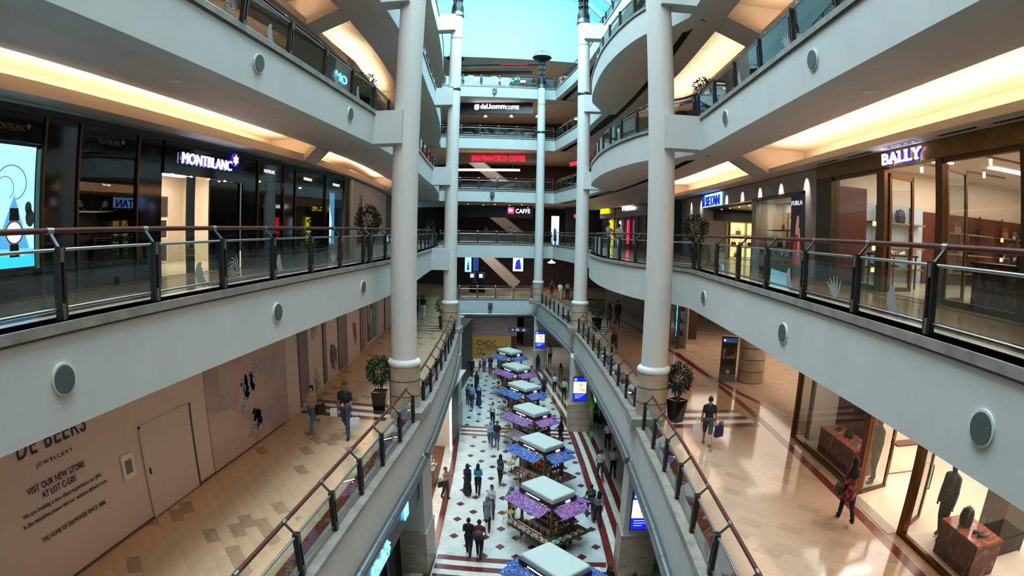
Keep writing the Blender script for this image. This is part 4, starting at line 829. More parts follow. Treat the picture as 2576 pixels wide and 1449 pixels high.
q = MB(); n = 24; q.prism([(.19*math.cos(2*PI*j/n), .19*math.sin(2*PI*j/n)) for j in range(n)], 0, .03, 'sign_halo', Tm); q.prism([(.17*math.cos(2*PI*j/n), .17*math.sin(2*PI*j/n)) for j in range(n)], .03, .035, 'black', Tm); q.build('emblem_disc', sg)
q = MB(); q.prism([((.145 if j % 2 == 0 else .09)*math.cos(PI*j/6), (.145 if j % 2 == 0 else .09)*math.sin(PI*j/6)) for j in range(12)], .035, .05, 'sign_white', Tm); q.build('emblem_star', sg)
# window dressing
for i, (y, z) in enumerate(((7.95, .28), (8.15, .47), (8.38, .58), (8.62, .64), (8.83, .58))):
    q = MB(); q.lathe([(.02, 0), (.17, .0), (.175, .012), (.03, .02)], 24, (0, 0, 0), 'plate_white'); q.ball((0, 0, .03), .03, 'steel', 8, sx=.8, sy=1.6); link('display_disc', q.mesh('display_disc'), None, (X-.35, y, R_(z)), rot=(0, PI/2, 0), label='pale round watch display disc fanned out in the dark shop window', cat='display', group='watch discs in the dark window')
q = MB(); q.box(X-.7, X-.25, 8.25, 8.75, R_(-.55), R_(.06), 'window_dark'); q.box(X-.25, X-.24, 8.3, 8.5, R_(.0), R_(.1), 'plate_white'); q.build('display_stand', label='dark stand below the fanned watch discs', cat='stand')
q = MB(); q.box(X-.6, X-.3, 8.7, 8.95, R_(-.1), R_(.30), 'plate_white'); q.build('watch_card', label='pale card with watches standing under the fanned discs', cat='card')
letters('window_lettering', 'Your Legacy', 'sign_dimwhite', (X+.02, 8.45, R_(1.0)), 'L', None, w=.26, h=.05, depth=.004, label='small white script on the dark watch shop window', cat='lettering')
for y0, m, lb_ in ((15.3, 'plate_white', 'white sculpted card in the first window right of the shop entrance'), (18.2, 'leather_tan', 'tan leather display block in the wide shop window'), (19.9, 'steel', 'grey bust stand in the wide shop window')):
    q = MB(); q.prism([(0, 0), (.5, 0), (.45, .5), (.25, .8), (.05, .55)], -.12, .12, m, Matrix.Translation((X-.5, y0, R_(-.5))) @ Matrix(((0, 0, 1, 0), (1, 0, 0, 0), (0, 1, 0, 0), (0, 0, 0, 1)))); q.build('window_display', label=lb_, cat='display')
q = MB(); q.box(X-.4, X-.36, 21.15, 22.4, R_(-.55), R_(1.62), 'screen_triangle'); q.prism([(.3, 0), (.8, 0), (.9, .9), (.6, 1.7), (.4, .9)], 0, .01, 'screen_pale', Matrix.Translation((X-.36, 21.2, R_(-.5))) @ Matrix(((0, 0, 1, 0), (1, 0, 0, 0), (0, 1, 0, 0), (0, 0, 0, 1)))); q.build('window_screen', label='blue backlit figure panel in the last window of the black shopfront', cat='screen')
# beige hoarding after the black shop with a tall figure print and a flush door
hb = thing('hoarding', 'beige hoarding with a printed dark figure beyond the black shopfront', 'hoarding', (0, 0, 0))
P = clip(SL, 23.2, 34); q = MB(); sweep(q, offs(P, .06), [(0, Z1), (0, R_(2.3)), (-.05, R_(2.3)), (-.05, Z1)], 'hoarding', closed=True, flip=True); q.build('boarding', hb)
q = MB(); q.box(-9.0, -8.9, 23.2, 23.45, Z1, R_(2.3), 'white_paint'); q.build('end_board', hb)
q = MB(); a = math.atan2(.5, 3.8); Tq = Matrix.Translation((-9.15, 24.8, R_(-.6))) @ Matrix.Rotation(a, 4, 'Z') @ Matrix(((0, 0, 1, 0), (1, 0, 0, 0), (0, 1, 0, 0), (0, 0, 0, 1)))
q.prism([(.0, 0), (.9, 0), (.75, 1.0), (.5, 1.5), (.45, 2.3), (.25, 2.3), (.2, 1.5), (.05, .9)], .08, .09, 'hair_brown', Tq); q.build('figure_print', hb)
q = MB(); q.box(-9.83, -9.72, 28.6, 29.7, Z1, R_(1.2), 'stone_beige'); q.build('flush_door', hb)

# ---- first floor, bay side: gold-framed leather shop
B = thing('shopfront', 'gold-bronze framed glass shopfront of a leather goods shop on the first floor', 'shopfront'); X = 8.0
panelR(B, 'header_beam', 'gold_metal', X-.08, 5.2, 15.45, 1.93, 2.30, .3); panelR(B, 'end_pier', 'bronze_dark', X-.08, 14.47, 15.45, -1.04, 1.93, .3); panelR(B, 'near_pier', 'bronze_dark', X-.08, 5.2, 7.05, -1.04, 1.93, .3)
panelR(B, 'plinth', 'bronze_dark', X-.06, 12.1, 14.47, -1.04, -.92, .2); panelR(B, 'plinth', 'bronze_dark', X-.06, 7.05, 9.45, -1.04, -.92, .2)
for y0, y1 in ((11.72, 12.08), (9.42, 9.66)): panelR(B, 'mullion', 'bronze', X-.04, y0, y1, -1.04, 1.93, .16)
for y0, y1 in ((12.08, 14.47), (7.05, 9.42)):
    panelR(B, 'window_pane', 'shop_glass', X+.04, y0, y1, -.92, 1.86, .015); panelR(B, 'window_head', 'bronze', X-.02, y0, y1, 1.84, 1.93, .12)
def door_leaf(parent, y, ang, z0, z1, w_, sgn):
    d = bpy.data.objects.new('glass_door', None); COL.objects.link(d); d.parent = parent; d.location = (X+.1, y, 0); d.rotation_euler = (0, 0, ang)
    q = MB(); q.box(0, w_, -.03, .03, z0, z0+.1, 'bronze'); q.box(0, w_, -.03, .03, z1-.12, z1, 'bronze'); q.box(0, .09, -.03, .03, z0, z1, 'bronze'); q.box(w_-.09, w_, -.03, .03, z0, z1, 'bronze'); q.build('door_frame', d)
    q = MB(); q.box(.09, w_-.09, -.006, .006, z0+.1, z1-.12, 'shop_glass'); q.build('door_pane', d)
    q = MB(); q.tube([(w_-.16, -.03, z0+.85), (w_-.16, -.12, z0+.85), (w_-.16, -.12, z0+1.45), (w_-.16, -.03, z0+1.45)], .018, 8, 'bronze'); q.build('door_handle', d); return d
door_leaf(B, 11.70, .25, Z1+.01, R_(1.82), 1.0, 1); door_leaf(B, 9.44, .35, Z1+.01, R_(1.82), 1.0, 1)
sg = thing('shop_sign', 'glowing white serif letters on the gold header of the leather shop', 'sign', (X-.1, 11.64, R_(1.97)))
letters('lettering', 'BALLY', 'sign_white', (-.05, 0, 0), 'R', sg, w=1.6, h=.26, depth=.03, bold=.012)
for y_, z_ in ((.05, 0), (.05, .225), (.36, 0), (.60, 0), (.70, 0), (.70, .225), (1.0, 0), (1.0, .225), (1.30, .225), (1.54, .225), (1.42, 0)): part(sg, 'serif', 'sign_white', -.066, -.034, -y_-.075, -y_+.05, z_, z_+.035); letters('letter_halo', 'BALLY', 'sign_halo', (-.012, .01, -.012), 'R', sg, w=1.62, h=.284, depth=.02, bold=.014)
def bally_room(z, ztop, nm, lit):
    room = thing('wall_interior', nm, 'room', kind='structure')
    q = MB(); q.box(8.3, 18, 15.25, 15.4, z, ztop, 'shop_cream'); q.box(18, 18.1, 4.5, 15.4, z, ztop, 'shop_cream'); q.box(8.3, 18, 4.4, 4.5, z, ztop, 'shop_cream'); q.build('wall', room)
    q = MB(); q.box(8.2, 18, 4.4, 15.4, ztop, ztop+.1, 'shop_ceiling'); q.build('ceiling', room); q = MB(); q.box(8.05, 18, 4.4, 15.4, z-.05, z+.012, 'tan_floor'); q.build('floor', room)
    for xx, yy in lit: q = MB(); q.box(xx-.9, xx+.9, yy-.14, yy+.14, ztop-.04, ztop+.01, 'shop_light'); q.build('light_panel', room)
    return room
rm = bally_room(Z1, R_(2.45), 'lit interior of the leather shop on the first floor', [(10, 12.5), (10, 9), (13, 12), (13, 8), (16, 10)])
area('shop_lamp', (10.6, 10.5, R_(2.38)), (0, 0, 0), 4.2, 8, 230, (1, .88, .74)); area('shop_lamp', (15, 10.5, R_(2.38)), (0, 0, 0), 4.2, 8, 110, (1, .88, .74))
wl = thing('shelving', 'red wood and pale blue shelving wall inside the leather shop', 'shelving')
part(wl, 'wood_panel', 'red_wood', 8.35, 9.45, 14.9, 15.0, Z1, R_(1.75)); part(wl, 'pale_panel', 'blue_white', 9.5, 11.9, 15.12, 15.22, Z1, R_(1.35)); part(wl, 'wood_panel', 'red_wood', 11.9, 17.9, 15.08, 15.2, Z1, R_(1.25))
for x0, x1 in ((9.55, 11.7), (12.4, 15.0), (15.4, 17.6)):
    for zz in ((.75, .02, -.62) if x0 < 10 else (.62, -.05, -.65)):
        b = part(wl, 'shelf', 'shelf_metal', x0, x1, 14.72, 15.12, R_(zz), R_(zz+.05)); q = MB(); q.box(x0+.02, x0+.14, 14.70, 14.74, R_(zz-.10), R_(zz+.03), 'shelf_glow'); q.build('shelf_lamp', wl)
    for xx in (x0+.3, x1-.5): part(wl, 'upright', 'red_wood', xx, xx+.05, 14.95, 15.0, Z1, R_(1.3))
for xx, yy in ((9.0, 13.6), (9.3, 12.9), (8.9, 8.6), (9.4, 7.9), (10.5, 13.4), (10.8, 10.7), (11.6, 9.3), (12.4, 12.6), (9.6, 10.6), (12.6, 8.4)):
    o = thing('track_spotlight', 'small white spotlight on the ceiling track of the leather shop', 'spotlight', (xx, yy, R_(2.45)), group='ceiling spotlights in the leather shop'); q = MB(); q.lathe([(.05, -.22), (.055, -.05)], 10, (0, 0, 0), 'white_paint'); q.build('housing', o); q = MB(); q.lathe([(.001, -.222), (.046, -.222)], 10, (0, 0, 0), 'lamp_spot', caps=False); q.build('bulb', o)
for yy in (8.3, 10.7, 13.2): q = MB(); q.box(8.6, 14, yy-.02, yy+.02, R_(2.40), R_(2.45), 'shelf_metal'); q.build('ceiling_track', rm)
BP = backpack_mesh('bag_black', 'grey_fabric').mesh('backpack'); BP2 = backpack_mesh('navy' if 'navy' in MATS else 'bag_blue', 'bag_black').mesh('backpack')
for xx, me, lb_ in ((10.3, BP, 'large black backpack standing on the pale top shelf of the leather shop'), (10.8, BP2, 'dark blue backpack beside the large black one on the pale shelf')): link('backpack', me, None, (xx, 14.92, R_(.80)), label=lb_, cat='backpack')
HB = [handbag(m).mesh('handbag') for m in ('bag_black', 'leather_tan', 'leather_red', 'bag_blue', 'leather_yellow', 'leather_pink')]
for i, (xx, zz) in enumerate(((12.7, .67), (13.3, .67), (13.9, .67), (14.5, .67), (12.8, 0), (13.5, 0), (14.2, 0), (15.8, .67), (16.6, .67), (15.8, 0), (16.7, 0), (13.0, -.6), (14.0, -.6), (16.2, -.6))): link('handbag', HB[i % 2 if i % 3 else 0], None, (xx, 14.88, R_(zz)), .0, label='dark leather handbag on the red wood shelves of the leather shop', cat='handbag', group='handbags on the red wood shelves')
SH = [shoe_mesh(m).mesh('shoe') for m in ('bag_black', 'plate_white', 'leather_tan', 'bag_blue')]
for i, (xx, zz) in enumerate(((9.7, .07), (9.82, .07), (10.3, .07), (10.42, .07), (11.0, .07), (11.12, .07), (9.8, -.57), (9.92, -.57), (10.6, -.57), (10.72, -.57), (11.3, -.57), (11.42, -.57))): link('shoe', SH[(i//2) % 4], None, (xx, 14.9, R_(zz)), PI+.4, label='shoe in a row on the pale blue shelves of the leather shop', cat='shoe', group='shoes on the pale shelves')
tb = thing('display_table', 'low dark display table with shoes behind the leather shop window', 'table', (9.3, 13.2, Z1)); part(tb, 'table_top', 'black', -.5, .5, -.6, .6, .85, .9)
for sx in (-.45, .45):
    for sy in (-.55, .55): part(tb, 'leg', 'bronze', sx-.02, sx+.02, sy-.02, sy+.02, 0, .85)
for i in range(5): link('shoe', SH[i % 3], None, (9.0+.14*i, 13.1, Z1+.9), PI/2+.3, label='light sneaker lined up on the low display table', cat='shoe', group='sneakers on the display table')
ct = thing('counter_block', 'large red marble counter block near the leather shop entrance upstairs', 'counter', (9.3, 8.4, Z1)); part(ct, 'marble_body', 'marble_red', -.55, .55, -.9, .8, .012, .85); part(ct, 'marble_top', 'black', -.6, .6, -.95, .85, .85, .9)
link('handbag', HB[0], None, (9.15, 8.1, Z1+.9), .4, label='black bag standing on the red marble counter upstairs', cat='handbag')

# ---- first floor, bay side: beige stone department store front
I = thing('shopfront', 'beige stone department store front washed by a row of spotlights', 'shopfront'); XS = 8.0
panelR(I, 'stone_fascia', 'stone_beige', XS, 15.47, 34, 1.62, 2.30, .35); panelR(I, 'corner_pier', 'stone_beige', XS, 15.47, 16.4, -1.04, 1.62, .35)
panelR(I, 'window_frame', 'black', XS-.02, 16.4, 16.55, -1.04, 1.66, .2); panelR(I, 'window_frame', 'black', XS-.02, 16.4, 21.4, 1.58, 1.68, .2); panelR(I, 'window_pane', 'shop_glass', XS+.06, 16.55, 20.9, -.75, 1.58, .015); panelR(I, 'window_sill', 'window_grey', XS-.01, 16.4, 21.4, -1.04, -.75, .25)
panelR(I, 'round_jamb', 'stone_beige', XS, 20.9, 21.4, -1.04, 1.6, .5); panelR(I, 'far_pier', 'stone_beige', XS, 28.8, 34, -1.04, 1.62, .35)
q = MB(); q.box(9.2, 9.3, 16.5, 21.2, R_(-.9), R_(1.6), 'shop_cream'); q.box(8.1, 9.3, 16.42, 16.5, R_(-.9), R_(1.6), 'shop_cream'); q.box(8.1, 9.3, 20.95, 21.05, R_(-.9), R_(1.6), 'shop_cream'); q.box(8.1, 9.3, 16.5, 21, R_(1.55), R_(1.6), 'shop_ceiling'); q.box(8.1, 9.3, 16.5, 21, R_(-.95), R_(-.9), 'shop_cream'); q.build('window_box', I)
area('window_lamp', (8.7, 18.7, R_(1.5)), (0, 0, 0), .5, 3.6, 34, (1, .85, .62))
# poster with a woman in red at the near end of the window, fashion name above
po = thing('poster', 'dark backlit poster of a woman in red at the end of the display window', 'poster', (XS+.02, 16.58, 0)); q = MB(); q.box(0, .03, 0, .98, R_(-.74), R_(1.56), 'poster_dark'); q.build('board', po)
Tq = Matrix(((0, 0, -1, 0), (-1, 0, 0, .98), (0, 1, 0, 0), (0, 0, 0, 1)))       # polygon (u to the viewer's right, z) standing proud towards -x
q = MB(); q.prism([(.15, R_(-.7)), (.9, R_(-.7)), (.85, R_(-.1)), (.7, R_(.35)), (.4, R_(.35)), (.25, R_(-.2))], .0, .006, 'poster_red', Tq); q.build('red_dress', po)
q = MB(); q.prism([(.52+.16*math.cos(t), R_(.72)+.26*math.sin(t)) for t in np.linspace(0, 2*PI, 15)[:-1]], 0, .010, 'poster_skin', Tq); q.prism([(.35, R_(.28)), (.75, R_(.3)), (.72, R_(.5)), (.42, R_(.55))], 0, .008, 'poster_skin', Tq); q.prism([(.62, R_(-.4)), (.74, R_(-.4)), (.78, R_(.3)), (.64, R_(.3))], 0, .009, 'poster_skin', Tq); q.build('face', po)
q = MB(); q.prism([(.24, R_(.1)), (.34, R_(.9)), (.58, R_(1.06)), (.76, R_(.9)), (.66, R_(.92)), (.5, R_(.86)), (.42, R_(.5)), (.4, R_(.2))], 0, .013, 'hair_brown', Tq); q.build('hair', po)
letters('name_lettering', 'FURLA', 'sign_dimwhite', (-.01, .92, R_(1.24)), 'R', po, w=.86, h=.15, depth=.01)
fs = thing('display_shelf', 'cream display shelving with bags in the lit corner window', 'shelf', (0, 0, 0))
for zz in (.42, -.22): part(fs, 'shelf', 'shelf_metal', 8.4, 8.95, 18.4, 20.7, R_(zz), R_(zz+.04))
for yy in (18.8, 19.8): part(fs, 'upright', 'shelf_metal', 8.9, 8.95, yy, yy+.05, R_(-.9), R_(1.1))
part(fs, 'top_rail', 'shelf_metal', 8.9, 8.95, 18.8, 19.85, R_(1.08), R_(1.12)); letters('shelf_name', 'FURLA', 'shelf_metal', (8.88, 19.7, R_(.90)), 'R', fs, w=.7, h=.14, depth=.02)
for yy, zz, m, lb_ in ((19.5, .46, 5, 'pink and black handbag on the upper shelf of the corner window'), (19.9, -.18, 0, 'black handbag on the lower shelf of the corner window'), (19.1, -.18, 1, 'small tan handbag on the lower shelf of the corner window'), (19.2, -.9, 0, 'black handbag standing on the corner window floor'), (20.0, -.9, 3, 'dark blue handbag standing on the corner window floor')): link('handbag', HB[m], None, (8.65, yy, R_(zz)), -PI/2, label=lb_, cat='handbag')
# recessed entrance with dark ceiling and lit bag shelves
rm = thing('wall_interior', 'recessed dark entrance of the department store', 'room', kind='structure')
q = MB(); q.box(8.35, 13, 21.4, 28.8, R_(1.55), R_(1.62), 'black'); q.build('ceiling', rm); q = MB(); q.box(12.9, 13, 21, 34, Z1, R_(1.6), 'shop_cream'); q.box(8.35, 13, 28.8, 28.9, Z1, R_(1.6), 'stone_beige'); q.box(9.4, 13, 21.0, 21.1, Z1, R_(1.6), 'black'); q.box(8.6, 12.9, 28.6, 28.8, R_(1.02), R_(1.6), 'black'); q.build('wall', rm); q = MB(); q.box(8.0, 13, 15.4, 34, Z1-.05, Z1+.008, 'tan_floor'); q.build('floor', rm)
area('store_lamp', (10.8, 25, R_(1.5)), (0, 0, 0), 2, 5, 55, (1, .88, .72))
for i, yy in enumerate((22.2, 23.6, 25.0, 26.4, 27.8)): q = MB(); q.lathe([(.001, 0), (.05, 0)], 10, (8.7, yy, R_(1.545)), 'lamp_spot', caps=False); q.build('downlight', I)
bs = thing('bag_shelf', 'glowing yellow-lit shelf unit full of handbags in the store entrance', 'shelf', (10.35, 28.72, Z1))
part(bs, 'back_panel', 'shelf_glow', -.95, .95, .0, .05, .05, 1.95)
for xx in (-.97, -.02, .93): part(bs, 'upright', 'shelf_metal', xx, xx+.04, -.32, 0, 0, 2)
for zz in (.1, .7, 1.3, 1.95): part(bs, 'shelf', 'shelf_metal', -.95, .95, -.32, 0, zz, zz+.04)
for i, (xx, zz, m) in enumerate(((-.45, 1.34, 4), (.5, 1.34, 2), (-.7, .74, 2), (-.28, .74, 1), (.25, .74, 0), (.68, .74, 0), (-.5, .14, 2), (.5, .14, 2))): link('handbag', HB[m], None, (10.35+xx, 28.54, Z1+zz), 0, label=('yellow', 'red', 'deep red', 'tan', 'black', 'second black', 'scarlet', 'bright red')[i]+' handbag on the %s row of the glowing shelf unit' % ('top' if zz > 1.2 else 'middle' if zz > .5 else 'bottom'), cat='handbag')
for i, yy in enumerate((16.3, 18.4, 20.5, 22.6, 24.8, 27.0, 29.3, 31.5)):
    o = thing('wall_washer', 'bright recessed spotlight over the beige stone store front', 'spotlight', (7.72, yy, R_(2.31)), group='spotlights over the stone store front'); q = MB(); q.lathe([(.085, 0), (.085, -.012), (.06, -.016)], 14, (0, 0, 0), 'white_paint'); q.build('ring', o); q = MB(); q.lathe([(.001, -.014), (.06, -.014)], 14, (0, 0, 0), 'lamp_spot', caps=False); q.build('bulb', o)
    l = bpy.data.lights.new('wall_wash', 'SPOT'); l.energy = 120; l.spot_size = .9; l.spot_blend = .9; l.color = (.95, .92, 1); l.shadow_soft_size = .05; lo = bpy.data.objects.new('wall_wash', l); COL.objects.link(lo); lo.location = (7.74, yy, R_(2.27)); lo.rotation_euler = (0, -.45, 0)
sg = thing('shop_sign', 'tall dark blue letters on a pale glowing box on the stone store front', 'sign', (XS-.06, 28.7, R_(1.66))); part(sg, 'light_box', 'sign_box', .0, .05, -3.2, .12, -.03, .60); letters('lettering', 'SETAN', 'sign_navy', (-.04, -.62, .0), 'R', sg, w=2.4, h=.48, depth=.06, bold=.008); letters('initial', 'i', 'sign_navy', (-.04, .04, .0), 'R', sg, w=.36, h=.60, depth=.08, bold=.03)

# ---- shops further along the bay side: two watch shops and the small coffee bar
def far_shop(y0, y1, nm, face, glow=None):
    P = offs(clip(SR, y0, y1), -.1); o = thing('shopfront', nm, 'shopfront')
    q = MB(); sweep(q, P, [(0, R_(1.5)), (0, R_(2.8)), (.08, R_(2.8)), (.08, R_(1.5))], face, closed=True); q.build('fascia_board', o); q = MB(); sweep(q, offs(P, .3), [(0, Z1), (0, R_(1.5))], 'window_dark'); q.build('display_back', o)
    L = plen(P); k = 0
    while k < L:
        p, d = along(P, k); q = MB(); q.bar((p.x, p.y, Z1), (p.x, p.y, R_(1.5)), .1, .1, 'bronze_dark'); q.build('mullion', o); k += 1.9
    return o
o = far_shop(47.6, 52.5, 'dark watch shopfront with a bright yellow sign by the second column', 'black')
o2 = far_shop(39.2, 47.4, 'black watch shopfront with a white shield sign', 'black'); o3 = far_shop(34.2, 39.1, 'pale stone front next to the department store', 'stone_beige')
def sign_on(path, yc, z, s, m, w_, h_, label, shield=False, halo=None):
    x = path_x(path, yc); x2 = path_x(path, yc-1); ang = math.atan2(-1, x2-x); o = thing('shop_sign', label, 'sign', (x-.16, yc, R_(z)), ang); letters('lettering', s, m, (-w_/2, -.02, 0), 0, o, w=w_, h=h_, depth=.05, bold=.01)
    if shield: q = MB(); q.prism([(-.16, .2), (.16, .2), (.16, -.02), (0, -.2), (-.16, -.02)], 0, .04, m, Matrix.Translation((-w_/2-.35, -.02, h_/2)) @ Matrix.Rotation(PI/2, 4, 'X')); q.build('shield', o)
    return o
sign_on(SR, 50.6, 1.95, 'BREITLING', 'sign_yellow', 2.7, .42, 'yellow glowing sign with block letters on the dark watch shop'); sign_on(SR, 43.2, 2.0, 'TAGHeuer', 'sign_white', 2.7, .36, 'white glowing sign with a shield on the black watch shop', True)
q = MB(); q.box(5.0, 5.06, 48.2, 49.2, Z1+.1, R_(1.3), 'sign_yellow'); q.build('window_screen', label='yellow glowing display panel in the dark watch shop window', cat='screen')
for yy, m, lb_ in ((45.8, 'screen_pale', 'pale poster with a bottle in the black watch shop window'), (42.0, 'screen_dark', 'blue glowing panel in the black watch shop window'), (43.6, 'sign_red', 'red-lit showcase in the black watch shop window')): q = MB(); xx = path_x(SR, yy)-.06; q.box(xx-.05, xx, yy, yy+.9, Z1+.4, R_(1.2), m); q.build('window_screen', label=lb_, cat='screen')
# ------------------------------------------------------------------ ground floor, curving side: pale hoarding with lettering and prints
mat('hoard_text', '#2b2624', .6); mat('print_mauve', '#9d8c8e', .5, vary=(.8, '#b7a29f', .3, .7)); mat('print_cloth', '#c4aca2', .5, vary=(1.2, '#a98f88', .3, .7)); mat('print_cloth_b', '#b39a94', .5, vary=(1.0, '#c9b4aa', .3, .7)); mat('print_gem', '#cfcdd6', .3, vary=(22, '#6d6880', .35, .6), sub='voronoi'); mat('print_grey', '#6d6168', .5, vary=((2, 2, .6), '#7d7076', .3, .7)); mat('print_white', '#c2b5ad', .5); mat('print_teal', '#3f6f7c', .5, vary=(2, '#8a8f98', .4, .7)); mat('print_brown', '#4a2c20', .5); mat('print_red', '#9c3a38', .5); mat('print_violet', '#4c3f66', .5); mat('print_pinkish', '#a8848e', .6)
HX = -8.45; FL_ = Matrix(((0, 0, 1, 0), (1, 0, 0, 0), (0, 1, 0, 0), (0, 0, 0, 1)))      # polygon (y, z) pushed out towards +x
hd_ = thing('hoarding', 'long pale hoarding with jewellery prints along the ground floor walkway', 'hoarding', (HX, 0, 0))
def flat(nm, poly, m, d=.004, base=.0, parent=hd_, x=0): q = MB(); q.prism([(y, R_(z)) for y, z in poly], base, base+d, m, Matrix.Translation((x, 0, 0)) @ FL_); return q.build(nm, parent)
def blob(cy, cz, ry, rz, n=18, wob=0, seed=0): r = random.Random(seed); return [(cy+ry*math.cos(t)*(1+wob*r.uniform(-1, 1)), cz+rz*math.sin(t)*(1+wob*r.uniform(-1, 1))) for t in np.linspace(0, 2*PI, n+1)[:-1]]
HZ0, HZ1 = -6.2, -2.35
def hl(nm, s, y, z, w_, h_, bold=0, sp=1):
    """one line of print, each word its own piece"""
    ws = s.split(' '); full = text_raw(s, sp); pre = ''
    for k in ws:
        pre = (pre+' '+k).strip(); x1 = text_raw(pre, sp); x0 = x1-text_raw(k, sp); low = any(c in 'gpqy,' for c in k); tall = any(c.isupper() or c.isdigit() or c in 'bdfhklt' for c in k)
        dz = -.22*h_ if low and any(c.islower() for c in s) else 0; hh = h_ if (low and tall) or s.isupper() else h_*(.98 if low else (.78 if tall else .56))
        letters(nm, k, 'hoard_text', (.012, y+w_*x0/full, R_(z)+dz), 'L', hd_, w=w_*(x1-x0)/full, h=hh, depth=.008, bold=bold, spacing=sp)
hl('headline_lettering', 'DE BEERS', 5.25, -3.60, 1.8, .34, .004, 1.15); hl('subline_lettering', 'JEWELLERY', 5.62, -3.88, .98, .085, 0, 1.3)
hl('text_lettering', 'VISIT OUR NEW STORE', 5.27, -4.26, 1.55, .125, .002); hl('text_lettering', 'AT LOT C-G05', 5.60, -4.44, .92, .125, .002)
hl('text_lettering', 'We are creating a new client experience for you.', 5.02, -4.62, 2.2, .10); hl('text_lettering', 'In the meantime please visit our website debeers.com', 4.98, -4.79, 2.35, .10); hl('text_lettering', 'THE HOME OF DIAMONDS SINCE 1888', 5.3, -5.2, 1.85, .09)
q = MB(); q.box(.0, .05, 7.84, 8.22, R_(-4.98), R_(-4.45), 'white_paint'); q.box(.05, .055, 7.92, 8.14, R_(-4.86), R_(-4.56), 'print_grey'); q.build('notice_frame', hd_)
q = MB(); q.box(.0, .035, 8.60, 10.45, R_(-6.17), R_(-4.06), 'hoarding'); q.build('door_leaf', hd_)
for b in ((8.56, 8.60, -6.2, -4.02), (10.45, 10.52, -6.2, -4.02), (8.56, 10.52, -4.06, -4.02)): q = MB(); q.box(.0, .045, b[0], b[1], R_(b[2]), R_(b[3]), 'coping_line' if b[0] > 10 else 'hoarding'); q.build('door_frame', hd_)
q = MB(); q.box(.035, .06, 8.68, 8.72, R_(-5.15), R_(-5.0), 'black'); q.build('door_handle', hd_)
# big jewellery print
flat('print_ground', [(11.25, HZ0+.02), (15.85, HZ0+.02), (15.85, -3.3), (11.25, -3.3)], 'print_mauve')
flat('cloth_fold', [(12.0, -3.32), (13.2, -3.32), (14.4, -4.4), (13.9, -5.6), (13.1, -5.25), (12.6, -4.75), (12.2, -4.5), (11.95, -4.0)], 'print_cloth', .004, .004); flat('cloth_fold', [(11.3, -4.6), (12.4, -4.75), (13.2, -5.3), (13.6, HZ0+.03), (11.3, HZ0+.03)], 'print_cloth_b', .004, .004); flat('cloth_fold', [(13.2, -5.55), (14.2, -5.4), (14.6, HZ0+.03), (13.55, HZ0+.03)], 'print_cloth', .004, .006)
def gems(cy, cz, ry, rz, n, rot, seed):
    r = random.Random(seed)
    for i in range(n):
        t, k = r.random()*2*PI, math.sqrt(r.random()); u, v = ry*k*math.cos(t), rz*k*math.sin(t); y, z = cy+u*math.cos(rot)-v*math.sin(rot), cz+u*math.sin(rot)+v*math.cos(rot); s = .05+.05*r.random(); a = r.random()*PI
        q = MB(); q.prism([(y+s*math.cos(a+j*PI/3)*(1 if j % 3 else 1.6), R_(z)+s*math.sin(a+j*PI/3)*(1 if j % 3 else 1.6)) for j in range(6)], .012, .016, ('print_gem', 'plate_white', 'print_violet')[i % 3], FL_); q.build('gem_print', hd_)
flat('ring_print', [(12.9, -5.0), (13.05, -5.05), (14.05, -3.95), (14.1, -3.75), (13.95, -3.7), (13.2, -4.2)], 'print_gem', .004, .008); gems(13.35, -4.3, .36, .34, 34, .4, 3); flat('ring_print', blob(13.75, -5.45, .36, .42, 16), 'print_gem', .004, .008); gems(13.75, -5.42, .26, .34, 26, 0, 4); flat('ring_band', [(13.1, -5.9), (13.55, -5.65), (13.6, -5.55), (13.15, -5.75)], 'print_gem', .004, .009)
# tall stripes, brushwork and the framed portrait further along
def xh(y): return path_x(HL, y)
def flatc(nm, y0, y1, z0, z1, m, d=.02, k=.03):
    x0, x1 = xh(y0)+k, xh(y1)+k; q = MB(); q.add([(x0-.02, y0, R_(z0)), (x1-.02, y1, R_(z0)), (x1-.02, y1, R_(z1)), (x0-.02, y0, R_(z1)), (x0+d, y0, R_(z0)), (x1+d, y1, R_(z0)), (x1+d, y1, R_(z1)), (x0+d, y0, R_(z1))], [(0, 3, 2, 1), (4, 5, 6, 7), (0, 1, 5, 4), (2, 3, 7, 6), (1, 2, 6, 5), (0, 4, 7, 3)], m); o = q.build(nm, hd_); o.location = (-HX, 0, 0); return o
for y0, y1, z0, z1, m in ((16.9, 17.9, -6.1, -3.1, 'print_grey'), (20.0, 20.45, -6.1, -2.9, 'print_grey'), (22.2, 22.7, -6.1, -3.2, 'print_grey'), (22.7, 23.6, -6.1, -2.7, 'print_grey'), (26.2, 26.9, -6.1, -2.7, 'print_grey'), (27.3, 30.6, -6.1, -2.6, 'print_white'), (27.5, 28.9, -5.9, -2.9, 'print_brown'), (28.9, 29.8, -5.9, -2.7, 'print_teal'), (29.8, 30.4, -5.9, -2.7, 'print_mauve'), (27.6, 28.1, -5.0, -3.9, 'print_cloth'), (28.3, 28.8, -5.8, -4.2, 'plate_white'), (32.4, 32.5, -6.1, -2.4, 'coping_line')): flatc('painted_panel', y0, y1, z0, z1, m, .02, .03 if z1 > -2.65 or m in ('print_grey', 'print_white', 'coping_line') else .045)
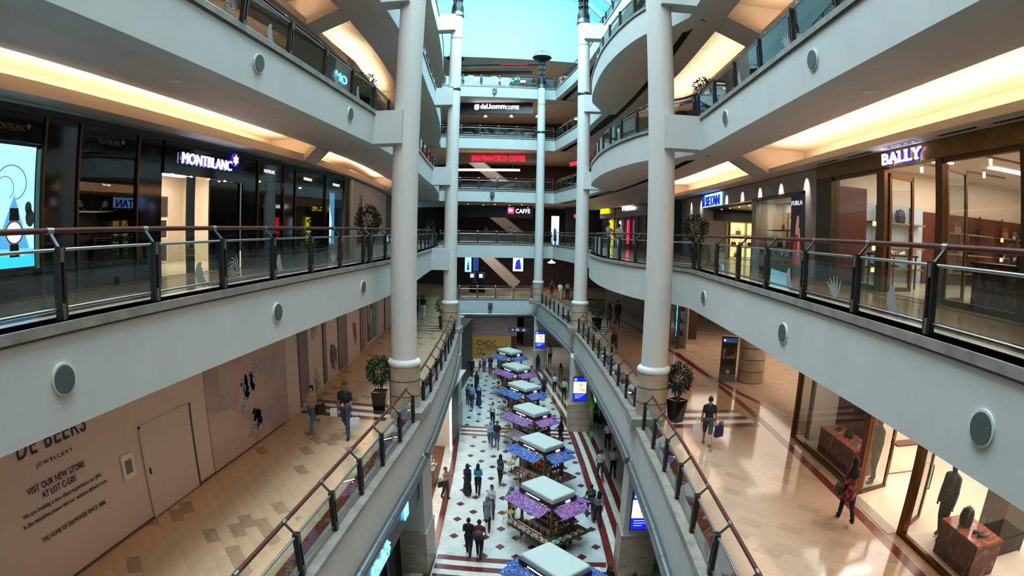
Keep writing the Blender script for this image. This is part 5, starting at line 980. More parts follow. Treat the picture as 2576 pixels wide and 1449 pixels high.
def brush(y, z, m, w_, h_, n, seed):
    r = random.Random(seed)
    for i in range(n):
        yy, zz = y+r.uniform(-w_, w_), z+r.uniform(-h_, h_); x = xh(yy)+.05; q = MB(); a = r.uniform(-.6, .6)+PI/2; L, t = .12+.22*r.random(), .03+.05*r.random()
        q.prism([(yy+L*math.cos(a)-t*math.sin(a), R_(zz)+L*math.sin(a)+t*math.cos(a)), (yy-L*math.cos(a)-t*math.sin(a), R_(zz)-L*math.sin(a)+t*math.cos(a)), (yy-L*math.cos(a)+t*math.sin(a), R_(zz)-L*math.sin(a)-t*math.cos(a)), (yy+L*math.cos(a)+t*math.sin(a), R_(zz)+L*math.sin(a)-t*math.cos(a))], 0, .004, m, Matrix.Translation((x, 0, 0)) @ FL_); o = q.build('brush_mark', hd_); o.location = (-HX, 0, 0)
brush(18.8, -3.5, 'print_pinkish', .35, .3, 9, 1); brush(21.2, -3.2, 'print_pinkish', .5, .15, 6, 2); brush(24.3, -3.2, 'print_violet', .25, .25, 5, 3); brush(21.3, -5.3, 'print_violet', .3, .35, 9, 4); brush(21.6, -5.2, 'print_red', .15, .12, 4, 5); brush(25.0, -4.9, 'print_red', .22, .5, 10, 6); brush(19.0, -5.5, 'print_mauve', .2, .5, 6, 7)

# ------------------------------------------------------------------ ground floor, bay side: lower window of the leather shop
G_ = thing('shopfront', 'bronze-framed glass shopfront with mannequins on the ground floor', 'shopfront'); X = 8.0
def pg(nm, m, y0, y1, z0, z1, d=.12, x=X): return part(G_, nm, m, x, x+d, y0, y1, R_(z0), R_(z1))
bally_room(ZG, R_(-2.6), 'bright white interior of the leather shop on the ground floor', [(9.5, 13), (9.5, 10), (9.5, 7), (12.5, 11), (12.5, 7.5), (15.5, 9)])
area('shop_lamp', (10.2, 10, R_(-2.68)), (0, 0, 0), 3.6, 9, 340, (1, .90, .80)); area('shop_lamp', (14.5, 10, R_(-2.68)), (0, 0, 0), 4, 9, 170, (1, .90, .80))
for y0, y1 in ((15.9, 16.05), (11.5, 11.72), (9.2, 9.42), (4.5, 4.7)): pg('mullion', 'bronze', y0, y1, -6.2, -2.5, .16)
for y0, y1 in ((11.72, 15.9), (4.7, 9.2)): pg('bottom_rail', 'bronze', y0, y1, -6.2, -6.08, .1); pg('window_pane', 'shop_glass', y0, y1, -6.08, -2.5, .012, X+.05)
q = MB(); q.box(8.05, 9.3, 15.98, 16.0, R_(-6.08), R_(-2.5), 'shop_glass'); q.build('window_pane', G_); q = MB(); q.box(8.05, 9.35, 15.92, 16.05, R_(-6.2), R_(-6.08), 'bronze'); q.build('bottom_rail', G_)
pg('threshold', 'stone_beige', 9.42, 11.5, -6.2, -6.19, .3, X-.25)
X = 8.0
d1 = door_leaf(G_, 11.52, .25, ZG+.01, ZG+2.3, 1.05, 1); d2 = door_leaf(G_, 9.4, .5, ZG+.01, ZG+2.3, 1.05, 1)
part(G_, 'wood_back', 'red_wood', 9.2, 9.3, 12.9, 15.9, R_(-6.1), R_(-2.6)); part(G_, 'window_step', 'shop_cream', 8.1, 9.2, 11.75, 15.9, R_(-6.18), R_(-6.1)); part(G_, 'window_step', 'shop_cream', 8.1, 10.4, 4.7, 9.15, R_(-6.18), R_(-6.1))
def block(lbl, x0, x1, y0, y1, z1): o = thing('marble_plinth', lbl, 'plinth', ((x0+x1)/2, (y0+y1)/2, R_(-6.1))); hx, hy = (x1-x0)/2, (y1-y0)/2; part(o, 'body', 'marble_red', -hx, hx, -hy, hy, 0, z1-.06); part(o, 'top_slab', 'marble_red_top', -hx-.01, hx+.01, -hy-.01, hy+.01, z1-.06, z1); return o
block('long red marble plinth with black shoes in the ground floor window', 8.22, 8.95, 12.35, 14.45, .78); block('red marble plinth with a backpack nearest the viewer on the ground floor', 8.3, 9.05, 7.0, 8.3, .78)
for yy, k in ((14.0, 1), (13.85, 1), (12.85, 0), (12.7, 0)): link('shoe', SH[0], None, (8.55, yy, R_(-6.1)+.78), 2.2, label='black shoe on the long red marble plinth', cat='shoe', group='shoes on the long marble plinth')
link('handbag', HB[0], None, (8.6, 13.35, R_(-6.1)+.78), 1.9, label='black leather bag between the shoes on the long marble plinth', cat='handbag')
link('backpack', BP, None, (8.6, 7.85, R_(-6.1)+.78), PI/2+.3, label='black backpack standing on the nearest red marble plinth', cat='backpack')
for yy in (7.25, 7.42): link('shoe', SH[0], None, (8.65, yy, R_(-6.1)+.78), -1.9, label='black boot in front of the backpack on the nearest marble plinth', cat='shoe', group='boots by the backpack')
def mannequin(lbl, x, y, rz, top, bottom): return person(lbl, (x, y, R_(-6.1)), rz, 1.84, top=top, bottom=bottom, skin='mannequin', shoe='dgrey', hair='none', sleeve='long', stride=.08, arms=('down', 'down'), face=False, name='mannequin', cat='mannequin', voxel=.018)
mannequin('mannequin in a grey leather jacket and dark trousers in the near window', 8.75, 8.75, PI/2+.25, 'dgrey', 'black'); mannequin('mannequin in a black suit by the open glass door', 8.7, 11.95, PI/2, 'black', 'black'); mannequin('mannequin in black trousers deep in the near window', 10.3, 6.6, PI/2+.6, 'navy', 'black')
rk = thing('clothes_rail', 'bronze clothes rail with a shelf beside the mannequin in the leather shop', 'rail', (10.2, 12.5, ZG)); q = MB(); q.tube([(-.5, 0, .02), (-.5, 0, 1.5), (.5, 0, 1.5), (.5, 0, .02), (-.5, 0, .02)], .02, 8, 'bronze'); q.build('frame', rk); part(rk, 'shelf', 'red_wood', -.5, .5, -.2, .2, .9, .94)
bx = thing('showcase', 'tall dark glass showcase behind the nearest marble plinth', 'showcase', (10.0, 7.9, ZG)); part(bx, 'base', 'black', -.5, .5, -.4, .4, .02, .5); part(bx, 'glass_top', 'dark_glass', -.48, .48, -.38, .38, .5, 1.9)
area('shop_lamp', (10.5, 26, R_(-2.6)), (0, 0, 0), 5, 14, 330, (1, .84, .68))    # lit arcade beyond the leather shop
q = MB(); q.box(8.2, 19.5, 16.05, 60, R_(-2.5), R_(-2.4), 'shop_ceiling'); q.build('ceiling', kind='structure', label='ceiling of the side arcade on the ground floor')
q = MB(); q.box(14, 14.2, 16, 60, ZG, R_(-2.4), 'shop_cream'); q.build('wall_arcade', kind='structure', label='cream rear wall of the side arcade'); q = MB(); q.box(8.3, 14, 15.45, 15.6, ZG, R_(-2.4), 'stone_beige'); q.build('wall_arcade', kind='structure', label='beige side wall of the arcade beside the leather shop')
# round stone pillar, standee, blue screen wall
o = thing('column', 'round beige stone pillar with grooves in the side arcade', 'column', (9.05, 23.1, ZG), kind='structure')
for i in range(7): q = MB(); q.lathe([(.62, i*.52+.02), (.62, i*.52+.5)], 28, (0, 0, 0), 'stone_base'); q.build('stone_drum', o)
q = MB(); q.lathe([(.6, 0), (.6, 3.7)], 28, (0, 0, 0), 'stone_joint'); q.build('core', o)
st = thing('information_stand', 'grey freestanding poster stand with a dark picture on the walkway', 'poster stand', (7.95, 23.2, ZG), -.25); q = MB(); q.prism([(-.28, 0), (.28, 0), (.12, .3), (.07, .6), (.05, 2.0), (-.05, 2.0), (-.07, .6), (-.12, .3)], -.36, .36, 'grey_steel' if 'grey_steel' in MATS else 'steel_dark', Matrix(((0, 0, 1, 0), (1, 0, 0, 0), (0, 1, 0, 0), (0, 0, 0, 1)))); q.build('casing', st)
q = MB(); q.box(-.31, .31, -.085, -.07, .75, 1.92, 'window_dark'); q.build('poster', st); q = MB(); q.box(-.31, .31, -.09, -.083, 1.72, 1.92, 'screen_dark'); q.build('poster_head', st); q = MB(); q.box(-.3, .3, -.09, -.083, 1.0, 1.45, 'print_grey'); q.prism([(-.2, 1.1), (.25, 1.2), (.28, 1.6), (-.1, 1.5)], .083, .092, 'bronze_dark', Matrix.Rotation(PI/2, 4, 'X')); q.build('poster_picture', st)
q = MB(); q.prism([(-.23+.05*math.cos(t), 1.82+.05*math.sin(t)) for t in np.linspace(0, 2*PI, 13)[:-1]], .09, .095, 'sign_dimwhite', Matrix.Rotation(PI/2, 4, 'X')); q.prism([(.0+.09*math.cos(t), .42+.09*math.sin(t)) for t in np.linspace(0, 2*PI, 13)[:-1]], .13, .135, 'print_white', Matrix.Rotation(PI/2, 4, 'X')); q.build('ring_logo', st)
sw = thing('advertising_screen', 'tall bright blue screen on a beige wall end beside the arcade', 'screen', (7.75, 31.4, ZG)); part(sw, 'wall_end', 'stone_beige', -.8, .85, 0, .5, 0, 3.6); part(sw, 'ribbed_panel', 'red_wood', .35, .86, -.03, 0, .3, 3.6); part(sw, 'picture', 'screen_blue', -.42, .2, -.05, -.005, .5, 3.5); q = MB(); q.box(-.42, .2, -.054, -.05, 1.75, 3.5, 'screen_sky'); q.build('picture_top', sw); q = MB(); q.box(-.42, .2, -.056, -.05, .5, .65, 'screen_triangle'); q.build('picture_foot', sw)
for sx in range(8): part(sw, 'rib', 'bronze_dark', .37+.06*sx, .40+.06*sx, -.05, -.03, .3, 3.6)
# display window between the bay-side columns on the ground floor
P = clip(SR, 24, 33); dw = thing('shopfront', 'lit display window of bags and toys on the ground floor beyond the front column', 'shopfront')
px = lambda y: path_x(R2, y)+.55
for y0, y1, m in ((33.6, 36, 'window_dark'), (30.0, 33.5, 'shop_cream')): 
    q = MB(); q.add([(px(y0)+.5, y0, ZG), (px(y1)+.5, y1, ZG), (px(y1)+.5, y1, R_(-2.6)), (px(y0)+.5, y0, R_(-2.6))], [(0, 1, 2, 3)], m); q.build('display_back', dw)
    q = MB(); q.add([(px(y0), y0, ZG+.3), (px(y1), y1, ZG+.3), (px(y1), y1, R_(-2.6)), (px(y0), y0, R_(-2.6))], [(0, 1, 2, 3)], 'shop_glass'); q.build('window_pane', dw)
    q = MB(); q.bar((px(y0), y0, ZG), (px(y0), y0, R_(-2.6)), .16, .16, 'bronze_dark'); q.build('mullion', dw)
area('window_lamp', (px(32)+.3, 32, R_(-2.65)), (0, 0, 0), .4, 3, 30, (1, .88, .7))
for zz in (.7, 1.4, 2.1): q = MB(); q.add([(px(30.2)+.2, 30.2, ZG+zz), (px(33.3)+.2, 33.3, ZG+zz), (px(33.3)+.5, 33.3, ZG+zz), (px(30.2)+.5, 30.2, ZG+zz)], [(0, 1, 2, 3)], 'shelf_metal'); q.build('shelf', dw)
for i, (yy, zz) in enumerate(((30.6, .7), (31.5, .7), (32.5, .7), (30.8, 1.4), (31.9, 1.4), (32.8, 1.4), (30.6, 2.1), (31.6, 2.1), (32.6, 2.1))): link('handbag', HB[(i*2) % 6], None, (px(yy)+.35, yy, ZG+zz), -PI/2, label='small bag on the lit window shelves beyond the front column', cat='handbag', group='bags in the ground floor display window')

# ------------------------------------------------------------------ concourse shops under the ground floor
K = thing('shopfront', 'dark cosmetics shopfront under the ground floor edge nearest the viewer', 'shopfront')
part(K, 'fascia_board', 'black', -4.62, -4.30, -2, 17.0, ZG-2.9, ZG-1.85); part(K, 'shop_wall', 'window_dark', -5.4, -5.2, -2, 17.0, 0, ZG-2.9)
for yy in (14.0, 15.6): part(K, 'door_post', 'bronze_dark', -4.9, -4.7, yy, yy+.12, 0, ZG-2.9)
sg = thing('shop_sign', 'blue-white glowing script sign on the dark cosmetics shopfront', 'sign', (-4.27, 11.4, R_(-8.86))); letters('lettering', "Kiehl's", 'sign_cyan', (0, 0, 0), 'L', sg, w=1.75, h=.42, depth=.05, bold=.006, shear=.25)
q = MB(); q.bar((.01, .1, -.06), (.01, 1.6, -.06), .03, .03, 'sign_cyan'); q.build('underline', sg)
s2 = thing('shop_sign', 'small square glowing blue emblem further along the dark cosmetics shopfront', 'sign', (-4.27, 14.75, R_(-8.80))); q = MB()
for a, b, c, d in ((0, .1, 0, .55), (.18, .28, 0, .55), (.36, .46, 0, .55), (0, .46, .22, .32), (.05, .41, .5, .6)): q.box(0, .04, a, b, c, d, 'sign_cyan')
q.build('emblem', s2)
C2 = thing('shopfront', 'open cosmetics shop with wooden floor and a white lit wall sign', 'shopfront'); mat('wood_floor', '#7d4a2c', .35, vary=((1, 9, 1), '#5f3520', .35, .65)); stripe(clip(GL, 18.6, 32), -.62, -3.6, 0, 'wood_floor', 1, C2, 'wood_floor'); part(C2, 'back_wall', 'shop_cream', -8.2, -8.1, 18.6, 32, 0, 4.2); part(C2, 'end_wall', 'shop_cream', -8.1, -5.5, 30.0, 30.1, 0, 4.2); part(C2, 'ceiling_panel', 'shop_ceiling', -8.2, -5.0, 18.6, 32, 4.2, 4.25); q = MB(); sweep(q, clip(GL, 18.7, 30.0), [(-.45, 3.4), (-.45, 4.3), (-.62, 4.3), (-.62, 3.4)], 'black', closed=True, flip=True); q.build('fascia_board', C2)
area('shop_lamp', (-6.6, 24.5, 4.1), (0, 0, 0), 2.2, 8, 190, (1, .93, .84))
s3 = thing('shop_sign', 'run of white glowing letter shapes above the open cosmetics shop', 'sign', (path_x(GL, 20.8)-.42, 20.8, 3.55), .085); q = MB(); r = random.Random(11)
for i in range(9):
    y = i*.52
    if i % 3 == 0: q.tube([(.02, y+.18+.17*math.cos(t), .22+.2*math.sin(t)) for t in np.linspace(0, 2*PI, 14)], .04, 6, 'sign_white')
    else:
        for j in range(2+i % 2): q.bar((.02, y+.05+.15*j, 0), (.02, y+.05+.15*j, .42), .05, .05, 'sign_white')
        q.bar((.02, y+.05, .4 if i % 2 else .03), (.02, y+.2+.15*(i % 2), .4 if i % 2 else .03), .05, .05, 'sign_white')
q.build('glowing_strokes', s3); part(s3, 'glow_board', 'sign_cyan', -.03, -.01, -.05, 4.7, .05, .1)
wd = thing('product_stand', 'wooden cosmetics stand with tiers of small bottles at the shop entrance', 'stand', (-5.85, 25.1, 0)); part(wd, 'cabinet', 'leather_tan', -.4, .4, -.5, .5, .012, .85)
for i, (d, z) in enumerate(((.45, .9), (.33, 1.15), (.22, 1.4))): part(wd, 'tier', 'white_paint', -d*.8, d*.8, -d, d, z-.04, z)
q = MB(); q.lathe([(.028, 0), (.03, .09), (.012, .11), (.012, .14), (.016, .14), (.016, .165)], 8, (0, 0, 0), 'leather_pink'); BT = q.mesh('bottle'); q = MB(); q.lathe([(.028, 0), (.03, .09), (.012, .11), (.012, .14), (.016, .14), (.016, .165)], 8, (0, 0, 0), 'poster_dark'); BT2 = q.mesh('bottle')
for d, z in ((.40, .9), (.28, 1.15), (.17, 1.4)):
    for k in range(8): a = k*PI/4; link('bottle', BT if k % 2 else BT2, None, (-5.85+d*.8*max(-1, min(1, 1.3*math.cos(a))), 25.1+d*max(-1, min(1, 1.3*math.sin(a))), z), label='small cosmetics bottle on the tiers of the wooden shop stand', cat='bottle', group='bottles on the wooden cosmetics stand')
part(C2, 'light_column', 'screen_pale', -5.45, -5.35, 28.9, 29.0, .2, 3.8); part(C2, 'glass_post', 'black', -5.75, -5.5, 30.2, 32.2, 0, 4.2)
# far part of both concourse sides: dark shop fronts
for x0, x1, y0, y1, m, lb_ in ((-9.8, -6.9, 33.8, 47.8, 'window_dark', 'dark shop wall on the far shop-sign side of the concourse'), (4.6, 4.8, 19.2, 31.5, 'window_grey', 'grey shop wall behind the striped concourse walkway'), (3.4, 3.6, 35, 49, 'window_dark', 'dark shop wall on the far screen side of the concourse')): q = MB(); q.box(x0, x1, y0, y1, 0, ZG-1.4, m); q.build('wall_shop', kind='structure', label=lb_)
q = MB(); q.box(3.36, 3.4, 38.0, 40.5, .6, 2.8, 'screen_green'); q.build('advertising_screen', label='bright green foliage lightbox on the far concourse wall', cat='screen')
q = MB(); q.box(3.3, 3.4, 34.4, 36.4, .8, 2.6, 'screen_dark'); q.box(3.28, 3.3, 34.5, 36.3, 2.3, 2.5, 'screen_blue'); q.build('advertising_screen', label='dim blue glowing shop display on the far concourse wall', cat='screen')
for xx, yy, lb_ in ((3.54, 17.62, 'nearest'), (1.95, 33.47, 'middle'), (-.93, 49.37, 'farthest')):
    o = thing('advertising_screen', '%s of the three blue portrait screens with bread pictures on the concourse pillars' % lb_, 'screen', (xx, yy, 0)); w_ = .40
    o.location.z = .12; part(o, 'casing', 'black', -w_-.03, w_+.03, -.06, .02, 2.0, 3.56); part(o, 'picture', 'screen_navy', -w_, w_, -.066, -.06, 2.03, 3.53); part(o, 'picture_field', 'screen_pale', -w_, w_, -.069, -.064, 2.5, 3.25)
    for cx, cz, rx, rz, m in ((.05, 3.05, .14, .12, 'screen_food'), (-.18, 2.85, .17, .06, 'screen_food2'), (.1, 2.72, .26, .11, 'screen_food'), (-.1, 2.66, .2, .08, 'screen_food2'), (.2, 2.92, .12, .07, 'screen_food2')): q = MB(); q.prism([(cx+rx*math.cos(t), cz+rz*math.sin(t)) for t in np.linspace(0, 2*PI, 15)[:-1]], .069, .073, m, Matrix.Rotation(PI/2, 4, 'X')); q.build('bread_picture', o)
    q = MB(); q.lathe([(.045, 0), (.07, 0), (.07, .004), (.045, .004)], 16, (0, 0, 0), 'screen_white', caps=False); r = q.build('ring_logo', o, (-.28, -.07, 3.39)); r.rotation_euler = (PI/2, 0, 0)
    for k in range(3): part(o, 'caption_line', 'screen_pale', -.3, .3-.15*k, -.07, -.066, 2.38-.1*k, 2.40-.1*k)
# chocolate shop hoarding at the far end
ch = thing('hoarding', 'mustard hoarding with a chocolate shop name and cocoa pod at the far end', 'hoarding', (0, 53.3, .18)); mat('mustard_board', '#94752e', .55); mat('choc_text', '#2a1c12', .6)
part(ch, 'board', 'mustard_board', -8.5, -3.85, 0, .1, -.18, 2.15); part(ch, 'end_post', 'bronze_dark', -8.95, -8.5, -.05, .1, -.18, 2.2); part(ch, 'end_post', 'bronze_dark', -3.85, -3.3, -.05, .1, -.18, 2.2); part(ch, 'bulkhead', 'gallery_wall', -9.8, -3.3, .0, .1, 2.15, 4.7)
letters('lettering', 'CHOC', 'choc_text', (-7.25, -.02, 1.15), 'F', ch, w=1.9, h=.52, depth=.02); letters('lettering', 'BOUTIQUE', 'choc_text', (-6.35, -.02, .80), 'F', ch, w=1.9, h=.2, depth=.02, spacing=1.2)
q = MB(); q.box(-6.6, -4.3, -.02, -.005, 1.05, 1.08, 'choc_text'); q.box(-4.33, -4.3, -.02, -.005, .7, 1.4, 'choc_text'); q.box(-6.4, -4.3, -.02, -.005, .68, .71, 'choc_text'); q.build('line_work', ch)
for cx in (-7.0, -6.65): q = MB(); q.lathe([(.15, 0), (.19, 0), (.19, .01), (.15, .01)], 18, (0, 0, 0), 'choc_text', sy=1.8, caps=False); r = q.build('cocoa_pod', ch, (cx, -.015, .55)); r.rotation_euler = (PI/2, 0, 0)
for x0, x1, t, lb_ in ((-8.9, -6.95, '< P', 'dark hanging direction sign by the shop-sign side at the far end'), (-3.9, -2.05, '< O  C', 'dark hanging direction sign with a ringed letter at the far end')):
    o = thing('direction_sign', lb_, 'sign', ((x0+x1)/2, 50.3, R_(-9.15))); hw = (x1-x0)/2; part(o, 'panel', 'poster_dark', -hw, hw, -.05, .05, 0, .42); letters('symbols', t, 'sign_dimwhite', (-hw*.7, -.06, .1), 'F', o, w=hw*1.4, h=.2, depth=.02)
    for sx in (-.7, .7): part(o, 'hanger', 'steel_dark', sx*hw-.01, sx*hw+.01, -.01, .01, .42, 1.5)
area('far_lamp', (-5.5, 50.5, 4.6), (0, 0, 0), 5, 3, 60, (.85, .85, 1.0))
q = MB(); q.box(-3.0, 3.4, 60, 60.2, 0, 4.8, 'window_grey'); q.build('wall_corridor', kind='structure', label='grey end wall of the corridor past the chocolate shop'); area('far_lamp', (0, 56, 4.6), (0, 0, 0), 4, 5, 60, (1, .85, .7))

# ------------------------------------------------------------------ far end: cafes on every floor
mat('escalator', '#8d8a88', .4, .2); mat('counter_dark', '#2a211c', .4); mat('neon_tube', '#ffe9d0', .4, emit=3, ecol='#ffd8b0'); mat('wood_bar', '#3a251b', .45); mat('wood_bar_front', '#6b4a38', .45, vary=((1, 1, 6), '#563a2c', .3, .7)); mat('cafe_red', '#4a1216', .6)
def board(nm, lb_, x0, x1, z0, z1, m, y=53.4, d=.25): o = thing('sign_board', lb_, 'sign board', (0, y, 0)); part(o, 'board', m, x0, x1, 0, d, R_(z0), R_(z1)); return o
o = board('b', 'black sign board with a red square logo and cafe lettering across the first floor', -9.6, -2.0, 1.42, 2.6, 'black', 53.2); part(o, 'red_square', 'sign_pink', -4.42, -3.82, -.03, 0, R_(1.82), R_(2.44)); letters('logo_script', 'illy', 'sign_white', (-4.34, -.05, R_(1.98)), 'F', o, w=.46, h=.32, depth=.02, bold=.01, shear=.2); letters('lettering', 'CAFFE', 'sign_white', (-3.66, -.03, R_(1.88)), 'F', o, w=1.4, h=.4, depth=.03); q = MB(); q.bar((-2.43, -.03, R_(2.36)), (-2.52, -.03, R_(2.44)), .05, .03, 'sign_white'); q.build('accent', o)
o = thing('shop_sign', 'small glowing cafe sign with red logo in the dark corner of the first floor', 'sign', (2.1, 55.67, R_(1.62))); letters('lettering', 'CAFFE', 'sign_white', (.35, 0, 0), 'F', o, w=.7, h=.36, depth=.03); q = MB(); q.box(-.05, .22, 0, .03, .0, .36, 'sign_pink'); q.build('logo', o)
q = MB(); q.box(1.2, 6, 55.7, 55.9, Z1, R_(2.7), 'window_dark'); q.build('wall_corner', kind='structure', label='dark cafe wall in the corner of the first floor')
q = MB(); q.box(-.2, .55, 54.0, 54.12, Z1, R_(1.7), 'screen_pale'); q.prism([(0, Z1+.3), (.35, Z1+.3), (.3, Z1+1.4), (.05, Z1+1.6)], -54.0, -53.98, 'screen_dark', Matrix.Rotation(PI/2, 4, 'X')); q.build('advertising_screen', label='bright portrait screen at the corner beside the first floor cafe', cat='screen')
o = board('b', 'grey curved board with red neon coffee lettering on the second floor', -9.6, -1.6, 6.9, 7.84, 'stone_beige', 54.0); letters('lettering', 'SAN FRANCISCO COFFEE', 'sign_red', (-8.16, -.06, R_(7.05)), 'F', o, w=5.25, h=.5, depth=.05, bold=.002)
o = thing('shop_sign', 'red neon letters on the side wall of the second floor', 'sign', (1.4, 50.2, R_(6.15)), -1.1); letters('lettering', 'SAN FRANCISCO', 'sign_red', (0, 0, 0), 0, o, w=2.6, h=.36, depth=.04)
for sx in (.3, 2.3): part(o, 'hanger', 'steel_dark', sx-.01, sx+.01, .02, .04, .1, 1.7)
o = thing('linear_lamp', 'long warm neon tube lamp hanging in the second floor cafe', 'lamp', (-6.4, 54.3, R_(6.18))); q = MB(); q.tube([(-3.2, 0, 0), (3.0, 0, 0)], .11, 10, 'neon_tube'); q.build('tube', o)
for sx in (-2.5, 2.3): part(o, 'hanger', 'steel_dark', sx-.01, sx+.01, -.01, .01, .1, 1.66)
o = board('b', 'dark blue sign board with a cup logo and coffee lettering on the third floor', -9.6, -2.2, 11.7, 12.95, 'black', 53.4); letters('lettering', 'dal.komm', 'sign_white', (-7.35, -.04, R_(12.2)), 'F', o, w=2.5, h=.5, depth=.04, bold=.02); letters('lettering_small', 'COFFEE', 'sign_white', (-4.8, -.04, R_(12.14)), 'F', o, w=1.25, h=.36, depth=.04, bold=.008); q = MB(); q.prism([(-7.95, R_(12.3)), (-7.87, R_(12.12)), (-7.55, R_(12.12)), (-7.46, R_(12.3)), (-7.5, R_(12.66)), (-7.9, R_(12.62))], .02, .05, 'sign_white', Matrix.Rotation(PI/2, 4, 'X')); q.build('cup_logo', o)
o = board('b', 'row of restaurant boards below the white end wall on the fourth floor', -9.8, -1.3, 16.95, 18.05, 'bronze_dark', 54.0); part(o, 'panel', 'poster_dark', -8.35, -5.5, -.05, 0, R_(17.0), R_(18.0)); part(o, 'panel', 'sign_pink', -5.5, -2.85, -.05, 0, R_(16.98), R_(17.85)); part(o, 'panel', 'black', -9.8, -8.4, -.04, 0, R_(17.05), R_(17.95)); letters('lettering', 'RASA', 'sign_white', (-7.75, -.09, R_(17.32)), 'F', o, w=1.55, h=.55, depth=.04, bold=.01); letters('script', 'My Cooking', 'sign_dimwhite', (-9.7, -.08, R_(17.4)), 'F', o, w=1.2, h=.25, depth=.02, shear=.3)
q = MB(); r = random.Random(5); pts = [(-5.4+.2*i, -.08, R_(17.25+(.35 if i % 2 else -.1)+.12*r.random())) for i in range(12)]; q.tube(pts, .06, 6, 'sign_white'); q.build('zigzag_lettering', o)
o = thing('light_box_row', 'row of blue, green and white light boxes over the fourth floor restaurants', 'sign', (0, 55.5, R_(15.9)))
for i in range(12): part(o, 'light_box', ('screen_blue', 'screen_dark', 'screen_white', 'screen_green')[(i*7) % 4], -9.6+.6*i, -9.6+.6*i+.55, 0, .1, (.25 if i % 2 else 0)-.04*i, (.5 if i % 2 else .25)-.04*i)
part(o, 'carrier', 'black', -9.7, -2.4, .1, .2, -.4, .9)
# interiors: counters, escalators, pendant lamps, ceiling spots
def escalator(x0, z0, x1, z1, y, lb_):
    o = thing('escalator', lb_, 'escalator'); d = Vector((x1-x0, 0, z1-z0)).normalized(); 
    for yy in (y, y+1.1): q = MB(); q.bar((x0, yy, z0+.4), (x1, yy, z1+.4), .12, 1.0, 'escalator'); q.build('side_panel', o); q = MB(); q.tube([(x0, yy, z0+1.05), (x1, yy, z1+1.05)], .05, 8, 'black'); q.build('handrail', o)
    n = 16; q = MB()
    for i in range(n): t = i/n; q.box(x0+(x1-x0)*t, x0+(x1-x0)*(t+1/n), y+.06, y+1.04, z0+(z1-z0)*t-.1, z0+(z1-z0)*t+.12, 'steel_dark')
    q.build('steps', o, kind='stuff'); return o
escalator(-9.2, Z2-.3, -3.2, Z1+.1, 58, 'escalator descending behind the first floor cafe'); escalator(-10.5, Z3-.4, -4.4, Z2+.1, 58, 'escalator descending behind the second floor coffee shop'); escalator(-9.0, Z1-.3, -3.8, ZG+.1, 59, 'escalator descending behind the ground floor terminals')
for z, m, lb_ in ((Z1, 'wood_bar', 'dark wooden cafe bar behind the first floor balustrade'), (Z3, 'wood_bar', 'dark cafe counter behind the third floor balustrade'), (Z4, 'cafe_red', 'red restaurant counter behind the fourth floor balustrade'), (Z2, 'counter_dark', 'dark cafe counter behind the second floor balustrade')):
    o = thing('bar_counter', lb_, 'counter', (-5.5, 54.6, z)); part(o, 'front', m, -3.8, 3.2, 0, .5, 0, 1.0); part(o, 'top', 'black', -3.85, 3.25, -.06, .56, 1.0, 1.05)
q = MB(); sweep(q, [(-9.9, 50.33), (-.8, 51.95)], [(-.62, Z1), (-.62, Z1+.98), (-.75, Z1+.98), (-.75, Z1)], 'wood_bar_front', closed=True, flip=True); q.build('bar_counter', label='brown wooden bar front right behind the first floor far balustrade', cat='counter')
for z, n, sp in ((Z2, 5, 1), (Z3, 6, 1), (Z4, 6, 1), (Z5-2.3, 6, 1)):
    for i in range(n):
        if z > Z5-3 and i > 3: continue
        o = thing('pendant_lamp' if z == Z4 else 'ceiling_spot', {Z2: 'tiny ceiling spot in the first floor cafe', Z3: 'tiny ceiling spot in the second floor coffee shop', Z4: 'white pendant lamp hanging in the third floor cafe'}.get(z, 'tiny ceiling spot in the fourth floor restaurants'), 'lamp', (-8.6+1.35*i, 55.2+(i % 2)*1.6, z-1.15-(.0)), group='lamps of the far end, level %d' % int(z))
        if z == Z4: q = MB(); q.tube([(0, 0, 0), (0, 0, -.5)], .008, 5, 'black'); q.build('cord', o); q = MB(); q.lathe([(.03, -.48), (.05, -.5), (.16, -.62), (.19, -.72)], 16, (0, 0, 0), 'white_paint', caps=False); q.build('shade', o); q = MB(); q.ball((0, 0, -.66), .07, 'lamp_spot', 8); q.build('bulb', o)
        else: q = MB(); q.lathe([(.09, 0), (.09, -.02)], 12, (0, 0, 0), 'white_paint'); q.build('ring', o); q = MB(); q.lathe([(.001, -.022), (.07, -.022)], 12, (0, 0, 0), 'lamp_spot', caps=False); q.build('bulb', o)
for z, p, col in ((Z2-1.3, 110, (1, .8, .66)), (Z3-1.3, 230, (1, .84, .74)), (Z4-1.3, 200, (1, .84, .76)), (Z5-2.6, 140, (1, .76, .64)), (Z1-1.5, 240, (1, .82, .68))): area('cafe_lamp', (-4.5, 57, z), (0, 0, 0), 9, 4, p, col)
for z in (Z3, Z4):      # dining tables on the upper far terraces
    for i in range(5):
        o = thing('cafe_table', 'pale topped cafe table on the %s floor terrace at the far end' % ('third' if z == Z3 else 'fourth'), 'table', (-8.4+1.5*i, 53.0+.1*i, z), group='terrace tables level %d' % int(z)); part(o, 'table_top', 'plate_white', -.45, .45, -.3, .3, .72, .76); part(o, 'leg', 'steel_dark', -.04, .04, -.04, .04, 0, .72); part(o, 'foot', 'steel_dark', -.25, .25, -.2, .2, 0, .02)
